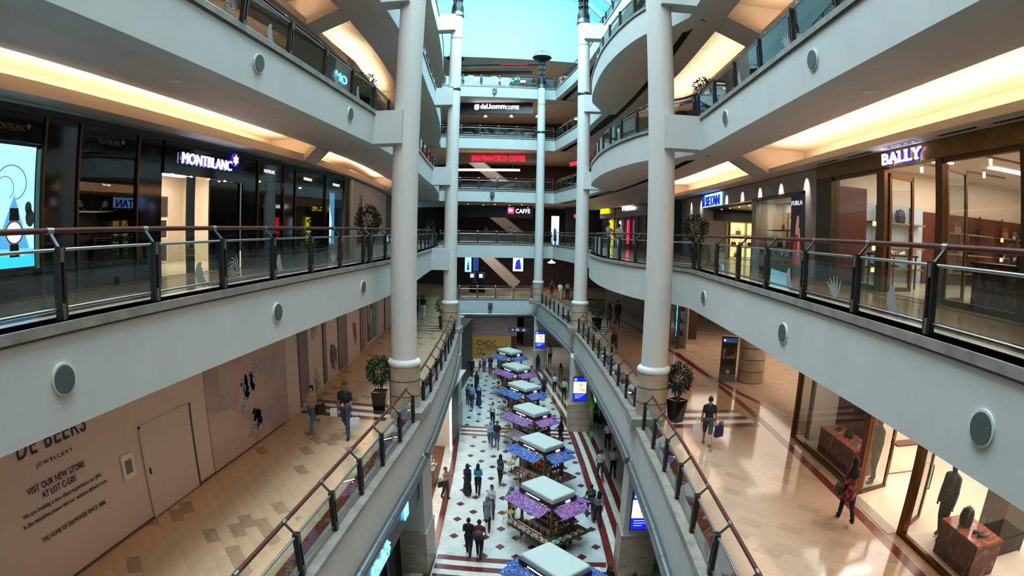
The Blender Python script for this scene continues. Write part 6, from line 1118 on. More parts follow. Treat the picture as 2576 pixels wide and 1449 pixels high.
for xx, lb_ in ((-8.1, 'first payment terminal with a blue screen at the far end of the ground floor'), (-7.2, 'second payment terminal with a blue screen at the far end of the ground floor')):
    o = thing('payment_terminal', lb_, 'terminal', (xx, 55.8, ZG)); part(o, 'cabinet', 'black', -.35, .35, 0, .6, 0, 1.4); part(o, 'screen', 'screen_dark', -.3, .3, -.03, 0, 1.45, 2.0); part(o, 'screen_picture', 'screen_pale', -.24, .1, -.04, -.03, 1.55, 1.9); part(o, 'hood', 'black', -.38, .38, 0, .4, 1.4, 2.05)
for x0, x1, z0, z1, m, lb_ in ((-4.3, -3.2, -4.2, -2.55, 'screen_pale', 'tall pale blue poster screen at the far end of the ground floor'), (-9.6, -8.9, -4.4, -2.6, 'screen_sky', 'pale window-like screen beside the second column on the ground floor'), (-8.7, -8.1, -4.3, -2.6, 'screen_dark', 'dark blue poster screen near the terminals')): q = MB(); q.box(x0, x1, 60.0, 60.1, R_(z0), R_(z1), m); q.prism([(x0+.2, R_(z0+.2)), (x1-.2, R_(z0+.2)), (x1-.35, R_(z1-.3)), (x0+.35, R_(z1-.5))], -60.0, -59.99, 'screen_navy', Matrix.Rotation(PI/2, 4, 'X')); q.build('advertising_screen', label=lb_, cat='screen')
o = thing('pendant_lamp', 'small orange glowing lamp by the far column on the ground floor', 'lamp', (-.1, 57, R_(-3.0))); q = MB(); q.lathe([(.02, .3), (.2, .1), (.42, 0), (.38, -.06), (.05, -.1)], 10, (0, 0, 0), 'neon_orange' if 'neon_orange' in MATS else 'neon_tube'); q.build('shade', o); part(o, 'cord', 'black', -.01, .01, -.01, .01, .3, .66)
# letters seen through the upper balustrades
o = thing('shop_sign', 'blue-white glowing two-letter sign on the second floor', 'sign', (-8.94, 20.9, R_(6.33))); letters('lettering', 'MO', 'sign_cyan', (0, 0, 0), 'L', o, w=1.3, h=.36, depth=.05, bold=-.004)
o = thing('shop_sign', 'violet glowing sign seen over the second floor balustrade by the bay', 'sign', (7.86, 33.5, R_(7.25))); letters('lettering', 'dB', 'sign_halo', (0, 0, 0), 'R', o, w=1.2, h=.5, depth=.05, bold=.02)
q = MB(); q.box(7.8, 7.9, 28.6, 29.2, R_(6.9), R_(8.1), 'sign_blue'); q.build('shop_sign', label='upright glowing blue panel on the second floor wall', cat='sign')
# ------------------------------------------------------------------ market kiosks on the concourse
def floral(name, base, cols, sc=7):
    m = bpy.data.materials.new(name); MATS[name] = m; m.use_nodes = True; n, l = m.node_tree.nodes, m.node_tree.links; b = n['Principled BSDF']; b.inputs['Roughness'].default_value = .7
    tc = n.new('ShaderNodeTexCoord'); v = n.new('ShaderNodeTexVoronoi'); v.inputs['Scale'].default_value = sc; w_ = n.new('ShaderNodeTexNoise'); w_.inputs['Scale'].default_value = sc*.9; w_.inputs['Detail'].default_value = 3; w_.inputs['Distortion'].default_value = 2.5
    l.new(tc.outputs['Object'], v.inputs['Vector']); l.new(tc.outputs['Object'], w_.inputs['Vector'])
    r = n.new('ShaderNodeValToRGB'); e = r.color_ramp.elements; e[0].position = .0; e[0].color = (*lin(cols[0]), 1); e[1].position = 1; e[1].color = (*lin(base), 1)
    for p, c in ((.16, cols[1]), (.24, cols[2]), (.30, base)): q = e.new(p); q.color = (*lin(c), 1)
    l.new(v.outputs['Distance'], r.inputs[0]); r2 = n.new('ShaderNodeValToRGB'); r2.color_ramp.elements[0].position = .50; r2.color_ramp.elements[0].color = (0, 0, 0, 1); r2.color_ramp.elements[1].position = .54; r2.color_ramp.elements[1].color = (1, 1, 1, 1); q = r2.color_ramp.elements.new(.60); q.color = (0, 0, 0, 1); l.new(w_.outputs[0], r2.inputs[0])
    mx = n.new('ShaderNodeMix'); mx.data_type = 'RGBA'; l.new(r2.outputs[0], mx.inputs[0]); l.new(r.outputs[0], mx.inputs[6]); mx.inputs[7].default_value = (*lin(cols[3]), 1); l.new(mx.outputs[2], b.inputs['Base Color']); return m
floral('awning_purple', '#6d3279', ('#d8b6d8', '#b88fb8', '#8a4a94', '#c9a0cc')); floral('awning_blue', '#26397e', ('#d9c3cc', '#8fb7d8', '#4a63b0', '#7fa0d8'))
mat('canopy_white', '#c9cdc4', .5); mat('canopy_band', '#35343f', .4, .3); mat('canopy_tube', '#d8fff0', .4, emit=4.5, ecol='#bfffe6'); mat('canopy_purple', '#2c1f52', .4); mat('kiosk_wood', '#5b4336', .5); mat('kiosk_grey', '#77747a', .5); mat('green_cloth', '#1d4226', .8); mat('stool_seat', '#a8824a', .45); mat('kiosk_lamp', '#fff3d8', .4, emit=9, ecol='#ffdca0')
for i, c in enumerate(('#a83222', '#c97a2a', '#b8b4a8', '#7a5a34', '#5b2a22', '#3f6a52', '#c9b23a', '#8a7fae', '#d8cfc0')): mat('goods_%d' % i, c, .5)
GOODS = []
for i in range(9):
    q = MB(); k = i % 3
    if k == 0: q.lathe([(.04, 0), (.045, .1), (.03, .13), (.03, .15), (.034, .15), (.034, .17)], 8, (0, 0, 0), 'goods_%d' % i)
    elif k == 1: q.lathe([(.03, 0), (.055, .05), (.05, .1), (.03, .13), (.045, .17), (.035, .22), (.005, .24)], 8, (0, 0, 0), 'goods_%d' % i)
    else: q.box(-.05, .05, -.03, .03, 0, .17, 'goods_%d' % i); q.box(-.035, .035, -.034, -.03, .04, .13, 'goods_%d' % ((i+3) % 9))
    GOODS.append(q.mesh('trinket'))
def bowl_mesh(m): q = MB(); q.lathe([(.05, 0), (.09, .01), (.14, .06), (.15, .075), (.135, .07), (.085, .03), (.02, .025)], 16, (0, 0, 0), m); return q.mesh('bowl')
BW = bowl_mesh('goods_8')
def fill_mesh(m, seed):
    q = MB(); r = random.Random(seed)
    for i in range(14): a, k = r.random()*6.28, .1*math.sqrt(r.random()); q.ball((k*math.cos(a), k*math.sin(a), .06+.015*r.random()), .026, m, 6)
    return q.mesh('beads')
FILL = [fill_mesh('goods_%d' % i, i) for i in (0, 1, 2, 7, 3, 6)]
ORDK = ['nearest', 'second', 'third', 'fourth', 'fifth', 'sixth', 'farthest']
def kiosk(i, x, y, rz, aw, style):
    cl = {'awning_purple': 'purple', 'awning_blue': 'blue'}[aw]; root = thing('market_kiosk', '%s market kiosk from the viewer, with %s floral awnings and white canopy' % (ORDK[i], cl), 'kiosk', (x, y, 0), rz)
    HX_, HY_, ZB = 1.0, .66, 2.12
    q = MB(); vs = []; prof = [(0, 0, .0), (0, 0, .16), (.02, .02, .2), (.07, .07, .225)]
    for ix, iy, z in prof:
        a, b = HX_-.03-ix, HY_-.03-iy; c = .06
        vs += [(sx*a if k == 0 else sx*(a-c), sy*(b-c) if k == 0 else sy*b, ZB+.18+z) for sx, sy, kk in ((1, -1, (1, 0)), (1, 1, (0, 1)), (-1, 1, (1, 0)), (-1, -1, (0, 1))) for k in kk]
    n = 8; fs = [(r*n+j, r*n+(j+1) % n, (r+1)*n+(j+1) % n, (r+1)*n+j) for r in range(3) for j in range(n)]+[tuple(3*n+j for j in range(n))]; q.add(vs, fs, 'canopy_white'); q.build('canopy_top', root)
    for nm, b, m in (('canopy_frame', (-HX_, HX_, -HY_, -HY_+.05), 'canopy_band'), ('canopy_frame', (-HX_, HX_, HY_-.05, HY_), 'canopy_band'), ('canopy_frame', (HX_-.05, HX_, -HY_+.05, HY_-.05), 'canopy_purple'), ('canopy_frame', (-HX_, -HX_+.05, -HY_+.05, HY_-.05), 'canopy_band')): part(root, nm, m, *b, ZB, ZB+.18)
    part(root, 'canopy_soffit', 'canopy_band', -HX_+.05, HX_-.05, -HY_+.05, HY_-.05, ZB+.02, ZB+.05)
    part(root, 'light_strip', 'canopy_tube', -.55, .25, -HY_-.012, -HY_, ZB+.08, ZB+.12); part(root, 'light_strip', 'kiosk_lamp', HX_, HX_+.012, .05, .28, ZB+.05, ZB+.13)
    for zz in (.05, .1, .15): part(root, 'frame_groove', 'black', -HX_, HX_, -HY_-.006, -HY_, ZB+zz-.006, ZB+zz)
    for nm, P in (('awning', [(-HX_-.25, -HY_+.02, 2.07), (HX_-.1, -HY_+.02, 2.07), (HX_-.1, -HY_-.62, 1.88), (-HX_-.25, -HY_-.62, 1.88)]), ('awning', [(HX_-.02, -HY_+.05, 2.07), (HX_-.02, HY_+.15, 2.07), (HX_+.62, HY_+.15, 1.88), (HX_+.62, -HY_+.05, 1.88)]), ('awning', [(-HX_+.1, HY_-.02, 2.07), (HX_+.25, HY_-.02, 2.07), (HX_+.25, HY_+.62, 1.88), (-HX_+.1, HY_+.62, 1.88)]), ('awning', [(-HX_+.02, -HY_-.15, 2.07), (-HX_+.02, HY_-.05, 2.07), (-HX_-.55, HY_-.05, 1.88), (-HX_-.55, -HY_-.15, 1.88)])):
        c = sum((Vector(p) for p in P), Vector())/4; q = MB(); q.add(P+[(a, b, z-.025) for a, b, z in P], [(0, 1, 2, 3), (7, 6, 5, 4)]+[(j, 4+j, 4+(j+1) % 4, (j+1) % 4) for j in range(4)], aw); q.build(nm, root)
    for sx in (-1, 1):
        for sy in (-1, 1): part(root, 'post', 'kiosk_wood', sx*(HX_-.1)-.045, sx*(HX_-.1)+.045, sy*(HY_-.1)-.045, sy*(HY_-.1)+.045, 0, ZB+.02)
    part(root, 'cabinet', 'kiosk_grey', -.75, .75, -.52, .52, .06, .72); part(root, 'plinth', 'black', -.7, .7, -.48, .48, 0, .06)
    top = 'green_cloth' if style == 'bowls' else 'kiosk_wood'
    part(root, 'counter', top, -1.05, HX_+.55, -HY_-.55, -.5, .70, .76); part(root, 'counter', top, HX_-.2, HX_+.55, -.5, HY_+.35, .70, .76)
    part(root, 'centre_rack', 'kiosk_wood', -.6, .6, -.06, .06, .72, 1.75)
    for zz in (1.0, 1.3, 1.6): part(root, 'rack_shelf', 'shelf_metal', -.68, .68, -.24, .24, zz, zz+.025)
    if style != 'bowls': part(root, 'side_panel', 'kiosk_grey', -.86, -.8, -.5, .5, .1, 1.5)
    T = Matrix.Translation((x, y, 0)) @ Matrix.Rotation(rz, 4, 'Z')
    def put(me, lx, ly, z, lb_, cat, grp, nm, r0=0): p = T @ Vector((lx, ly, z)); return link(nm, me, None, p, rz+r0, label=lb_, cat=cat, group=grp)
    area('kiosk_lamp', tuple(T @ Vector((0, 0, 1.84))), (0, 0, -KR), .9, .5, 8, (1, .82, .62) if style in ('bowls', 'jars') else (.92, .85, 1))
    r = random.Random(i*7+3)
    if style == 'bowls':
        for k in range(8): o = thing('bowl', 'pale bowl of beads on the front counter of the nearer purple kiosk' if k < 8 else '', 'bowl', T @ Vector((-.85+.27*k, -HY_-.40, .76)), 0, 'bowls on the green counter'); link('dish', BW, o); link('beads', FILL[k % 6], o)
        for k in range(5): o = thing('bowl', 'pale bowl of beads on the side counter of the nearer purple kiosk', 'bowl', T @ Vector((HX_+.38, -.75+.33*k, .76)), 0, 'bowls on the green side counter'); link('dish', BW, o); link('beads', FILL[(k+3) % 6], o)
        for k in range(8): put(GOODS[4 if k % 2 else 1], -.7+.19*k, -HY_+.02, .76, 'little carved brown figure in a row on the purple kiosk', 'figurine', 'figurines in a row on the kiosk', 'figurine')
        q = MB(); q.box(-.9, .6, -HY_-.16, -HY_-.08, .76, .80, 'paper_white'); q.build('price_ledge', root)
    for k in range(22 if style != 'plain' else 12):
        zz = (1.025, 1.325, 1.625)[k % 3]; me = GOODS[{'bowls': (3, 4, 1, 6), 'jars': (0, 1, 0, 6, 5), 'silver': (2, 7, 8, 2), 'white': (8, 8, 2, 3), 'plain': (0, 3, 6, 8)}[style][k % 4]]; put(me, -.6+.17*(k//3), -.17, zz, 'small trinket on the rack of the %s market kiosk' % ORDK[i], 'trinket', 'rack goods of the %s kiosk' % ORDK[i], 'trinket')
    if style in ('jars', 'white', 'silver', 'plain'):
        for k in range(12): put(GOODS[{'jars': (4, 3, 2, 8), 'silver': (8, 2, 7, 8), 'white': (8, 3, 8, 2), 'plain': (3, 0, 8, 2)}[style][k % 4]], -.85+.26*(k % 8), -HY_-.32-.2*(k//8), .76, 'small ware laid out on the counter of the %s market kiosk' % ORDK[i], 'trinket', 'counter goods of the %s kiosk' % ORDK[i], 'trinket', r.random())
        for k in range(6): put(GOODS[(k*2+i) % 9], HX_+.3, -.7+.28*k, .76, 'small ware on the side counter of the %s market kiosk' % ORDK[i], 'trinket', 'side counter goods of the %s kiosk' % ORDK[i], 'trinket', r.random())
    if style not in ('plain',):
        for k in range(3):
            part(root, 'side_shelf', 'kiosk_wood', HX_-.12, HX_+.16, -.48, .58, .98+.3*k, 1.005+.3*k)
            for t in range(6): put(GOODS[(t*2+k+i) % 9], HX_+.02, -.42+.19*t, 1.005+.3*k, 'small ware on the side shelves of the %s market kiosk' % ORDK[i], 'trinket', 'side shelf goods of the %s kiosk' % ORDK[i], 'trinket', r.random())
        for t in range(3): q = MB(); q.ball((0, 0, 0), .035, 'kiosk_lamp', 8); q.build('bulb', root, (-.6+.6*t, -.3, 1.9))
    if style == 'silver':
        q = MB(); q.add([(-.95, -HY_-.5, .78), (.5, -HY_-.5, .78), (.5, -HY_+.02, 1.12), (-.95, -HY_+.02, 1.12), (-.95, -HY_-.5, .76), (.5, -HY_-.5, .76), (.5, -HY_+.02, .76), (-.95, -HY_+.02, .76)], [(0, 1, 2, 3), (7, 6, 5, 4), (0, 4, 5, 1), (1, 5, 6, 2), (2, 6, 7, 3), (3, 7, 4, 0)], 'plate_white'); q.build('sloping_tray', root)
        for k in range(8): part(root, 'tray_groove', 'kiosk_grey', -.95, .5, -HY_-.47+.06*k, -HY_-.455+.06*k, .795+.04*k, .806+.04*k)
        for k in range(4): q = MB(); q.box(HX_+.05, HX_+.08, -.62+.3*k, -.36+.3*k, 1.05, 1.4, 'black'); q.box(HX_+.08, HX_+.085, -.57+.3*k, -.41+.3*k, 1.1, 1.35, 'plate_white'); q.build('framed_card', root)
    if style == 'jars':
        for k in range(5): q = MB(); q.box(-.1, .1, -.006, .006, 0, .26, 'paper_white'); q.box(-.08, .08, -.008, -.006, .08, .22, 'goods_%d' % (k % 3)); put(q.mesh('leaflet'), -.7+.27*k, -HY_-.12, .76, 'printed leaflet stand on the counter of the %s kiosk' % ORDK[i], 'leaflet', 'leaflets of the %s kiosk' % ORDK[i], 'leaflet', .2)
    return root
KR = -math.radians(47)
KPOS = [(.44, 14.95), (.13, 20.25), (-.25, 25.5), (-.95, 30.5), (-1.68, 35.5), (-2.55, 40.7), (-3.45, 46.2)]
for i, (x, y) in enumerate(KPOS): kiosk(i, x, y, KR-.003*i, 'awning_blue' if i % 2 == 0 else 'awning_purple', ['plain', 'bowls', 'jars', 'silver', 'white', 'white', 'plain'][i])
def stool(lb_, x, y, rz):
    o = thing('bar_stool', lb_, 'stool', (x, y, 0), rz); q = MB(); q.prism([(-.19, -.19), (.19, -.19), (.21, .15), (.12, .21), (-.12, .21), (-.21, .15)], .60, .64, 'stool_seat'); q.build('seat', o)
    q = MB(); q.add([(-.19, -.20, .78), (.19, -.20, .78), (.18, -.25, 1.0), (-.18, -.25, 1.0), (-.19, -.22, .78), (.19, -.22, .78), (.18, -.27, 1.0), (-.18, -.27, 1.0)], [(0, 1, 2, 3), (7, 6, 5, 4), (0, 4, 5, 1), (1, 5, 6, 2), (2, 6, 7, 3), (3, 7, 4, 0)], 'stool_seat'); q.build('backrest', o)
    for sx, sy in ((-1, -1), (1, -1), (-1, 1), (1, 1)): q = MB(); q.tube([(sx*.23, sy*.23, 0), (sx*.16, sy*.16, .6)]+([(sx*.17, -.22, 1.0)] if sy < 0 else []), .013, 6, 'steel'); q.build('leg', o)
    q = MB(); q.tube([(-.2, .2, .25), (.2, .2, .25), (.2, -.2, .25), (-.2, -.2, .25), (-.2, .2, .25)], .009, 6, 'steel'); q.build('footrest', o); return o
for (x, y), lb_ in zip(((-1.45, 21.4), (-1.85, 26.7), (-2.5, 31.6), (-3.2, 36.4), (-4.1, 41.3)), ('bar stool with wooden seat beside the purple kiosk with the bowls', 'bar stool with wooden seat beside the blue kiosk with red jars', 'bar stool with wooden seat beside the purple kiosk with the sloping tray', 'bar stool with wooden seat beside the fifth kiosk from the viewer', 'bar stool with wooden seat beside the sixth kiosk from the viewer')): stool(lb_, x, y, 2.2)

# ------------------------------------------------------------------ potted plants
plant('bushy potted plant in a black square pot by the front column and hoarding', (-5.72, 17.45, ZG), 1, .80, .42, .40, 320); plant('bushy potted plant in a black pot beside the front column on the bay side', (4.38, 17.75, ZG), 2, .80, .42, .42, 320, leaf='leaf_d')
plant('dark potted plant by the second column on the hoarding side', (-6.9, 34.3, ZG), 3, .8, .35, .45, 200); plant('dark potted plant farther back on the hoarding walkway', (-8.4, 44.5, ZG), 4, .8, .35, .45, 160); plant('leafy potted plant behind the second column on the bay side', (3.0, 35.6, ZG), 5, .8, .35, .5, 220)
plant('fine-leaved potted plant before the beige hoarding upstairs', (-7.9, 22.7, Z1), 6, .8, .3, .55, 420); plant('fine-leaved potted plant before the department store upstairs', (7.0, 26.6, Z1), 7, .8, .3, .6, 420); plant('low green plant beyond the front column on the first floor', (-9.0, 38.5, Z1), 8, .6, .2, .6, 200)
plant('small plant over the balustrade of the second floor, curving side', (-6.65, 18.2, Z2), 9, .7, .2, .38, 160); plant('small plant over the balustrade of the second floor, bay side', (5.5, 19.6, Z2), 10, .9, .3, .42, 160)
# ------------------------------------------------------------------ people
AW, TO = 0.0, PI          # walking away from / towards the viewer
pp = person
def carry(me, nm, p, rz, lb_, cat): return link(nm, me, None, p, rz, label=lb_, cat=cat)
# ground floor
pp('person in a pale top and dark vest with torn jeans walking beside the hoarding', (-7.12, 14.9, ZG), TO-.12, 1.62, 'beige', 'jeans_l', 'skin_c', 'beige', 'bun', arms=('down', 'bent'), stride=.5, sleeve='long', fem=True, voxel=.015)
carry(handbag('bag_black', .34, .3, .14, .3).mesh('shoulder_bag'), 'shoulder_bag', (-6.82, 14.86, ZG+.72), 1.2, 'black shoulder bag of the walker in torn jeans', 'bag')
pp('person in a black shirt and jeans with a badge walking toward the viewer', (-6.02, 14.95, ZG), TO+.1, 1.76, 'black', 'jeans', 'skin_b', 'shoe', 'short', arms=('bent', 'hold'), stride=.32, voxel=.015)
carry(shopping_bag('plastic_white', .28, .34, .14, True).mesh('plastic_bag'), 'plastic_bag', (-5.72, 14.9, ZG+.32), .3, 'white plastic bag in the hand of the person in black on the hoarding walkway', 'bag')
carry(shopping_bag('paper_white', .2, .24, .1, True).mesh('plastic_bag'), 'plastic_bag', (-6.33, 14.75, ZG+.72), .3, 'small pale parcel held by the person in black on the hoarding walkway', 'bag')
q = MB(); q.box(-.035, .035, -.004, .004, 0, .1, 'plastic_white'); carry(q.mesh('name_badge'), 'name_badge', (-6.05, 14.80, ZG+1.03), .1, 'white badge hanging on the black shirt', 'badge')
pp('person in a black shirt and knee shorts carrying shopping bags away from the viewer', (4.85, 15.4, ZG), AW-.25, 1.62, 'black', 'dgrey', 'skin', 'brown', 'short', arms=('hold', 'hold'), stride=.42, wear='shorts', voxel=.015)
carry(shopping_bag('bag_blue', .3, .36, .12).mesh('shopping_bag'), 'shopping_bag', (5.22, 15.42, ZG+.30), .5, 'dark blue shopping bag of the person in shorts', 'bag'); carry(shopping_bag('paper_kraft', .26, .3, .1).mesh('shopping_bag'), 'shopping_bag', (5.33, 15.60, ZG+.42), .9, 'brown paper bag of the person in shorts', 'bag'); carry(shopping_bag('paper_white', .26, .32, .1).mesh('shopping_bag'), 'shopping_bag', (4.50, 15.45, ZG+.42), .2, 'white and red shopping bag of the person in shorts', 'bag')
pp('person in a red patterned blouse and black headscarf walking by the leather shop', (6.99, 10.3, ZG), AW-.2, 1.6, 'redprint', 'black', 'skin', 'shoe', 'hijab', arms=('hold', 'fwd'), stride=.3, sleeve='long', wear='tunic', fem=True, voxel=.014)
carry(handbag('bag_black', .26, .2, .12, .2).mesh('shoulder_bag'), 'shoulder_bag', (6.62, 10.25, ZG+.78), 1.4, 'black handbag on the arm of the person in the red blouse', 'bag')
pp('person in a black shirt and white trousers far along the hoarding walkway', (-8.98, 37.7, ZG), AW, 1.7, 'black', 'white', 'skin', 'shoe_w', 'short', arms=('down', 'down'), stride=.2, voxel=.024); pp('person in dark clothes beside the one in white trousers', (-9.6, 38.2, ZG), AW, 1.6, 'black', 'black', 'skin', 'shoe', 'long', arms=('down', 'down'), stride=.25, fem=True, voxel=.024)
pp('person in a brown shirt reaching out on the bay walkway', (3.38, 28.6, ZG), AW+.2, 1.72, 'brown', 'black', 'skin_b', 'shoe', 'short', arms=('out', 'down'), stride=.15, voxel=.02); pp('person in a dark coat before the lit display window', (3.94, 37.0, ZG), AW, 1.62, 'dgrey', 'dgrey', 'skin', 'shoe', 'long', arms=('down', 'bent'), stride=.1, sleeve='long', wear='tunic', fem=True, voxel=.022); pp('taller person in dark clothes before the lit display window', (4.58, 37.4, ZG), AW, 1.76, 'black', 'dgrey', 'skin', 'shoe', 'short', arms=('down', 'down'), stride=.1, sleeve='long', voxel=.022)
pp('person in a white shirt and pale trousers far back on the ground floor', (.76, 50.9, ZG), AW, 1.72, 'white', 'beige', 'skin', 'shoe', 'short', stride=.25, voxel=.026); pp('person in a white top and dark trousers far back on the ground floor', (1.49, 52.3, ZG), AW, 1.68, 'white', 'black', 'skin', 'shoe', 'short', stride=.25, voxel=.026); pp('person in dark clothes beside the slim rear column', (.0, 54.4, ZG), AW, 1.7, 'dgrey', 'black', 'skin', 'shoe', 'short', stride=.25, voxel=.026); pp('person in dark clothes standing at the payment terminals', (-7.8, 54.9, ZG), AW, 1.68, 'dgrey', 'black', 'skin', 'shoe', 'short', arms=('work', 'work'), stride=.05, voxel=.026)
# concourse
pp('person in a black shirt and black trousers walking away, with shoulder straps', (-2.85, 18.70, 0), AW, 1.74, 'black', 'black', 'skin_b', 'shoe', 'short', stride=.3, arms=('bent', 'down'), voxel=.018); pp('person in a dark red shirt with a grey backpack walking away', (-2.42, 18.59, 0), AW, 1.76, 'red', 'black', 'skin_b', 'shoe', 'short', stride=.3, arms=('down', 'fwd'), voxel=.018)
carry(backpack_mesh('grey_fabric', 'bag_black').mesh('backpack'), 'backpack', (-2.42, 18.40, .95), 0, 'grey backpack on the person in the dark red shirt', 'backpack')
pp('person with loose black hair in a white shirt walking toward the viewer', (-2.30, 21.95, 0), TO, 1.66, 'white', 'dgrey', 'skin_c', 'shoe', 'bob', stride=.3, arms=('fwd', 'bent'), fem=True, voxel=.018); pp('person in a grey headscarf and grey top with black trousers walking toward the viewer', (-2.36, 20.85, 0), TO, 1.68, 'grey', 'black', 'skin_c', 'shoe', 'hijab', 'grey', stride=.35, sleeve='long', wear='tunic', fem=True, voxel=.018)
pp('person in a long black robe and headscarf walking away', (-3.69, 23.95, 0), AW, 1.68, 'black', 'black', 'skin', 'shoe', 'hijab', 'black', stride=.2, sleeve='long', wear='abaya', fem=True, voxel=.019); pp('person with long black hair in a bright blue top walking away', (-3.20, 24.11, 0), AW, 1.66, 'blue', 'black', 'skin_c', 'shoe', 'long', stride=.22, sleeve='long', arms=('bent', 'bent'), fem=True, voxel=.019)
pp('person in a black headscarf and grey jacket with a black backpack', (-2.25, 25.42, 0), AW-.2, 1.66, 'grey', 'black', 'skin_c', 'shoe_w', 'hijab', 'black', stride=.32, sleeve='long', fem=True, voxel=.019); carry(BP, 'backpack', (-2.22, 25.25, .92), -.2, 'black backpack on the person in the grey jacket', 'backpack')
pp('person in a pale shirt with a satchel standing at the cosmetics shop', (-4.65, 23.42, 0), -PI/2-.5, 1.68, 'beige', 'dgrey', 'skin', 'shoe', 'short', stride=.12, arms=('phone', 'phone'), voxel=.019); carry(handbag('bag_black', .28, .26, .12, .2).mesh('satchel'), 'satchel', (-4.85, 23.24, .72), 1.0, 'black satchel of the person at the cosmetics shop', 'bag')
pp('person in a light blue shirt and jeans arm in arm with a companion', (-3.28, 30.25, 0), TO, 1.68, 'lblue', 'jeans', 'skin_c', 'shoe_w', 'hijab', 'lblue', stride=.25, sleeve='long', arms=('bent', 'down'), fem=True, voxel=.02); pp('person in a black shirt and denim shorts arm in arm with a companion', (-2.89, 30.15, 0), TO, 1.74, 'black', 'jeans', 'skin_b', 'shoe', 'short', stride=.25, wear='shorts', arms=('bent', 'bent'), voxel=.02)
pp('person in a white shirt with a dark shoulder strap behind the arm-in-arm couple', (-3.56, 34.03, 0), TO, 1.64, 'white', 'black', 'skin_c', 'shoe', 'long', stride=.2, fem=True, voxel=.021)
pp('person in a pale blue shirt and grey trousers seen from behind', (-5.43, 37.50, 0), AW, 1.80, 'lblue', 'dgrey', 'skin_b', 'shoe', 'short', stride=.3, sleeve='long', voxel=.021); pp('person in a pale blue headscarf and dark dress beside the pale blue shirt', (-5.02, 38.13, 0), AW, 1.64, 'navy', 'navy', 'skin', 'shoe', 'hijab', 'lblue', stride=.25, sleeve='long', wear='abaya', fem=True, voxel=.022); pp('person in a teal headscarf on the far side of the pale blue shirt', (-5.83, 38.24, 0), AW, 1.61, 'navy', 'dgrey', 'skin', 'shoe', 'hijab', 'teal', stride=.2, sleeve='long', fem=True, voxel=.022); pp('person in a black headscarf ahead of the pale blue shirt', (-5.67, 41.70, 0), AW, 1.64, 'black', 'black', 'skin', 'shoe', 'hijab', 'black', stride=.2, sleeve='long', wear='abaya', fem=True, voxel=.024)
pp('person in a white headscarf and red skirt stepping out near the chocolate shop', (-7.35, 46.11, 0), TO, 1.66, 'black', 'red', 'skin', 'shoe', 'hijab', 'white', stride=.5, wear='skirt', sleeve='long', fem=True, voxel=.025); pp('person in black leaning forward near the chocolate shop', (-6.67, 46.01, 0), AW, 1.72, 'black', 'black', 'skin', 'shoe', 'short', stride=.3, lean=.15, sleeve='long', voxel=.025); pp('person in a brown top and pale trousers near the chocolate shop', (-5.90, 45.48, 0), TO-.8, 1.66, 'brown', 'white', 'skin', 'shoe_w', 'hijab', 'brown', stride=.15, sleeve='long', fem=True, voxel=.025); pp('person in a grey shirt with a strap near the chocolate shop', (-5.85, 48.00, 0), AW, 1.72, 'grey', 'dgrey', 'skin', 'shoe', 'short', stride=.2, voxel=.025); pp('person in a dark shirt and jeans near the chocolate shop', (-5.18, 46.95, 0), AW, 1.82, 'dgrey', 'jeans', 'skin', 'shoe', 'short', stride=.15, arms=('bent', 'bent'), voxel=.025)
pp('person in a mustard top and patterned headscarf leaning at the purple kiosk with bowls', (-1.42, 21.95, 0), TO+.4, 1.66, 'mustard', 'black', 'skin', 'shoe', 'hijab', 'teal', stride=.05, sleeve='long', arms=('hip', 'hip'), lean=.1, wear='tunic', fem=True, voxel=.018)
pp('person in a dark shirt with a black backpack walking away on the red stripe', (2.05, 22.16, 0), AW+.1, 1.76, 'dgrey', 'dgrey', 'skin_b', 'shoe', 'short', stride=.3, voxel=.019); carry(BP, 'backpack', (2.07, 21.99, .98), .1, 'black backpack on the person walking on the red stripe', 'backpack'); pp('person with long black hair in a grey top and black trousers on the red stripe', (2.36, 21.64, 0), AW+.05, 1.68, 'grey', 'black', 'skin', 'shoe', 'long', stride=.25, sleeve='long', fem=True, voxel=.019)
pp('person in a white shirt and grey trousers on the striped walkway', (2.82, 26.37, 0), AW, 1.74, 'white', 'dgrey', 'skin', 'shoe', 'short', stride=.45, voxel=.02); pp('person in a white shirt and black trousers beside the grey trousers', (3.52, 26.68, 0), AW, 1.70, 'white', 'black', 'skin', 'shoe', 'short', stride=.2, voxel=.02); pp('person in a white shirt walking under the ground floor edge', (3.59, 30.57, 0), AW, 1.78, 'white', 'black', 'skin', 'shoe', 'short', stride=.35, voxel=.021); pp('person in a grey top and dark skirt behind the middle pillar', (3.15, 34.35, 0), AW, 1.66, 'grey', 'black', 'skin', 'shoe', 'long', stride=.2, wear='skirt', fem=True, voxel=.022)
pp('person in black with long hair standing by the purple kiosk with the tray', (0.82, 31.62, 0), PI/2, 1.66, 'black', 'black', 'skin_c', 'shoe', 'long', stride=.1, sleeve='long', wear='tunic', fem=True, voxel=.02)
pp('guard in a navy shirt standing on the red stripe past the middle pillar', (-0.38, 40.55, 0), TO, 1.78, 'navy', 'black', 'skin_b', 'shoe', 'short', stride=.05, arms=('bent', 'bent'), voxel=.022); pp('person in black and white behind the guard', (0.44, 42.23, 0), AW, 1.55, 'white', 'black', 'skin', 'shoe', 'short', stride=.2, voxel=.024); pp('person in mustard trousers and a patterned top on the far walkway', (0.95, 45.38, 0), AW, 1.68, 'grey', 'yellow', 'skin', 'shoe', 'long', stride=.25, fem=True, sleeve='long', voxel=.024); pp('person in a white shirt and dark trousers left of the middle pillar', (1.17, 40.23, 0), AW, 1.76, 'white', 'black', 'skin', 'shoe', 'short', stride=.2, sleeve='long', voxel=.022)
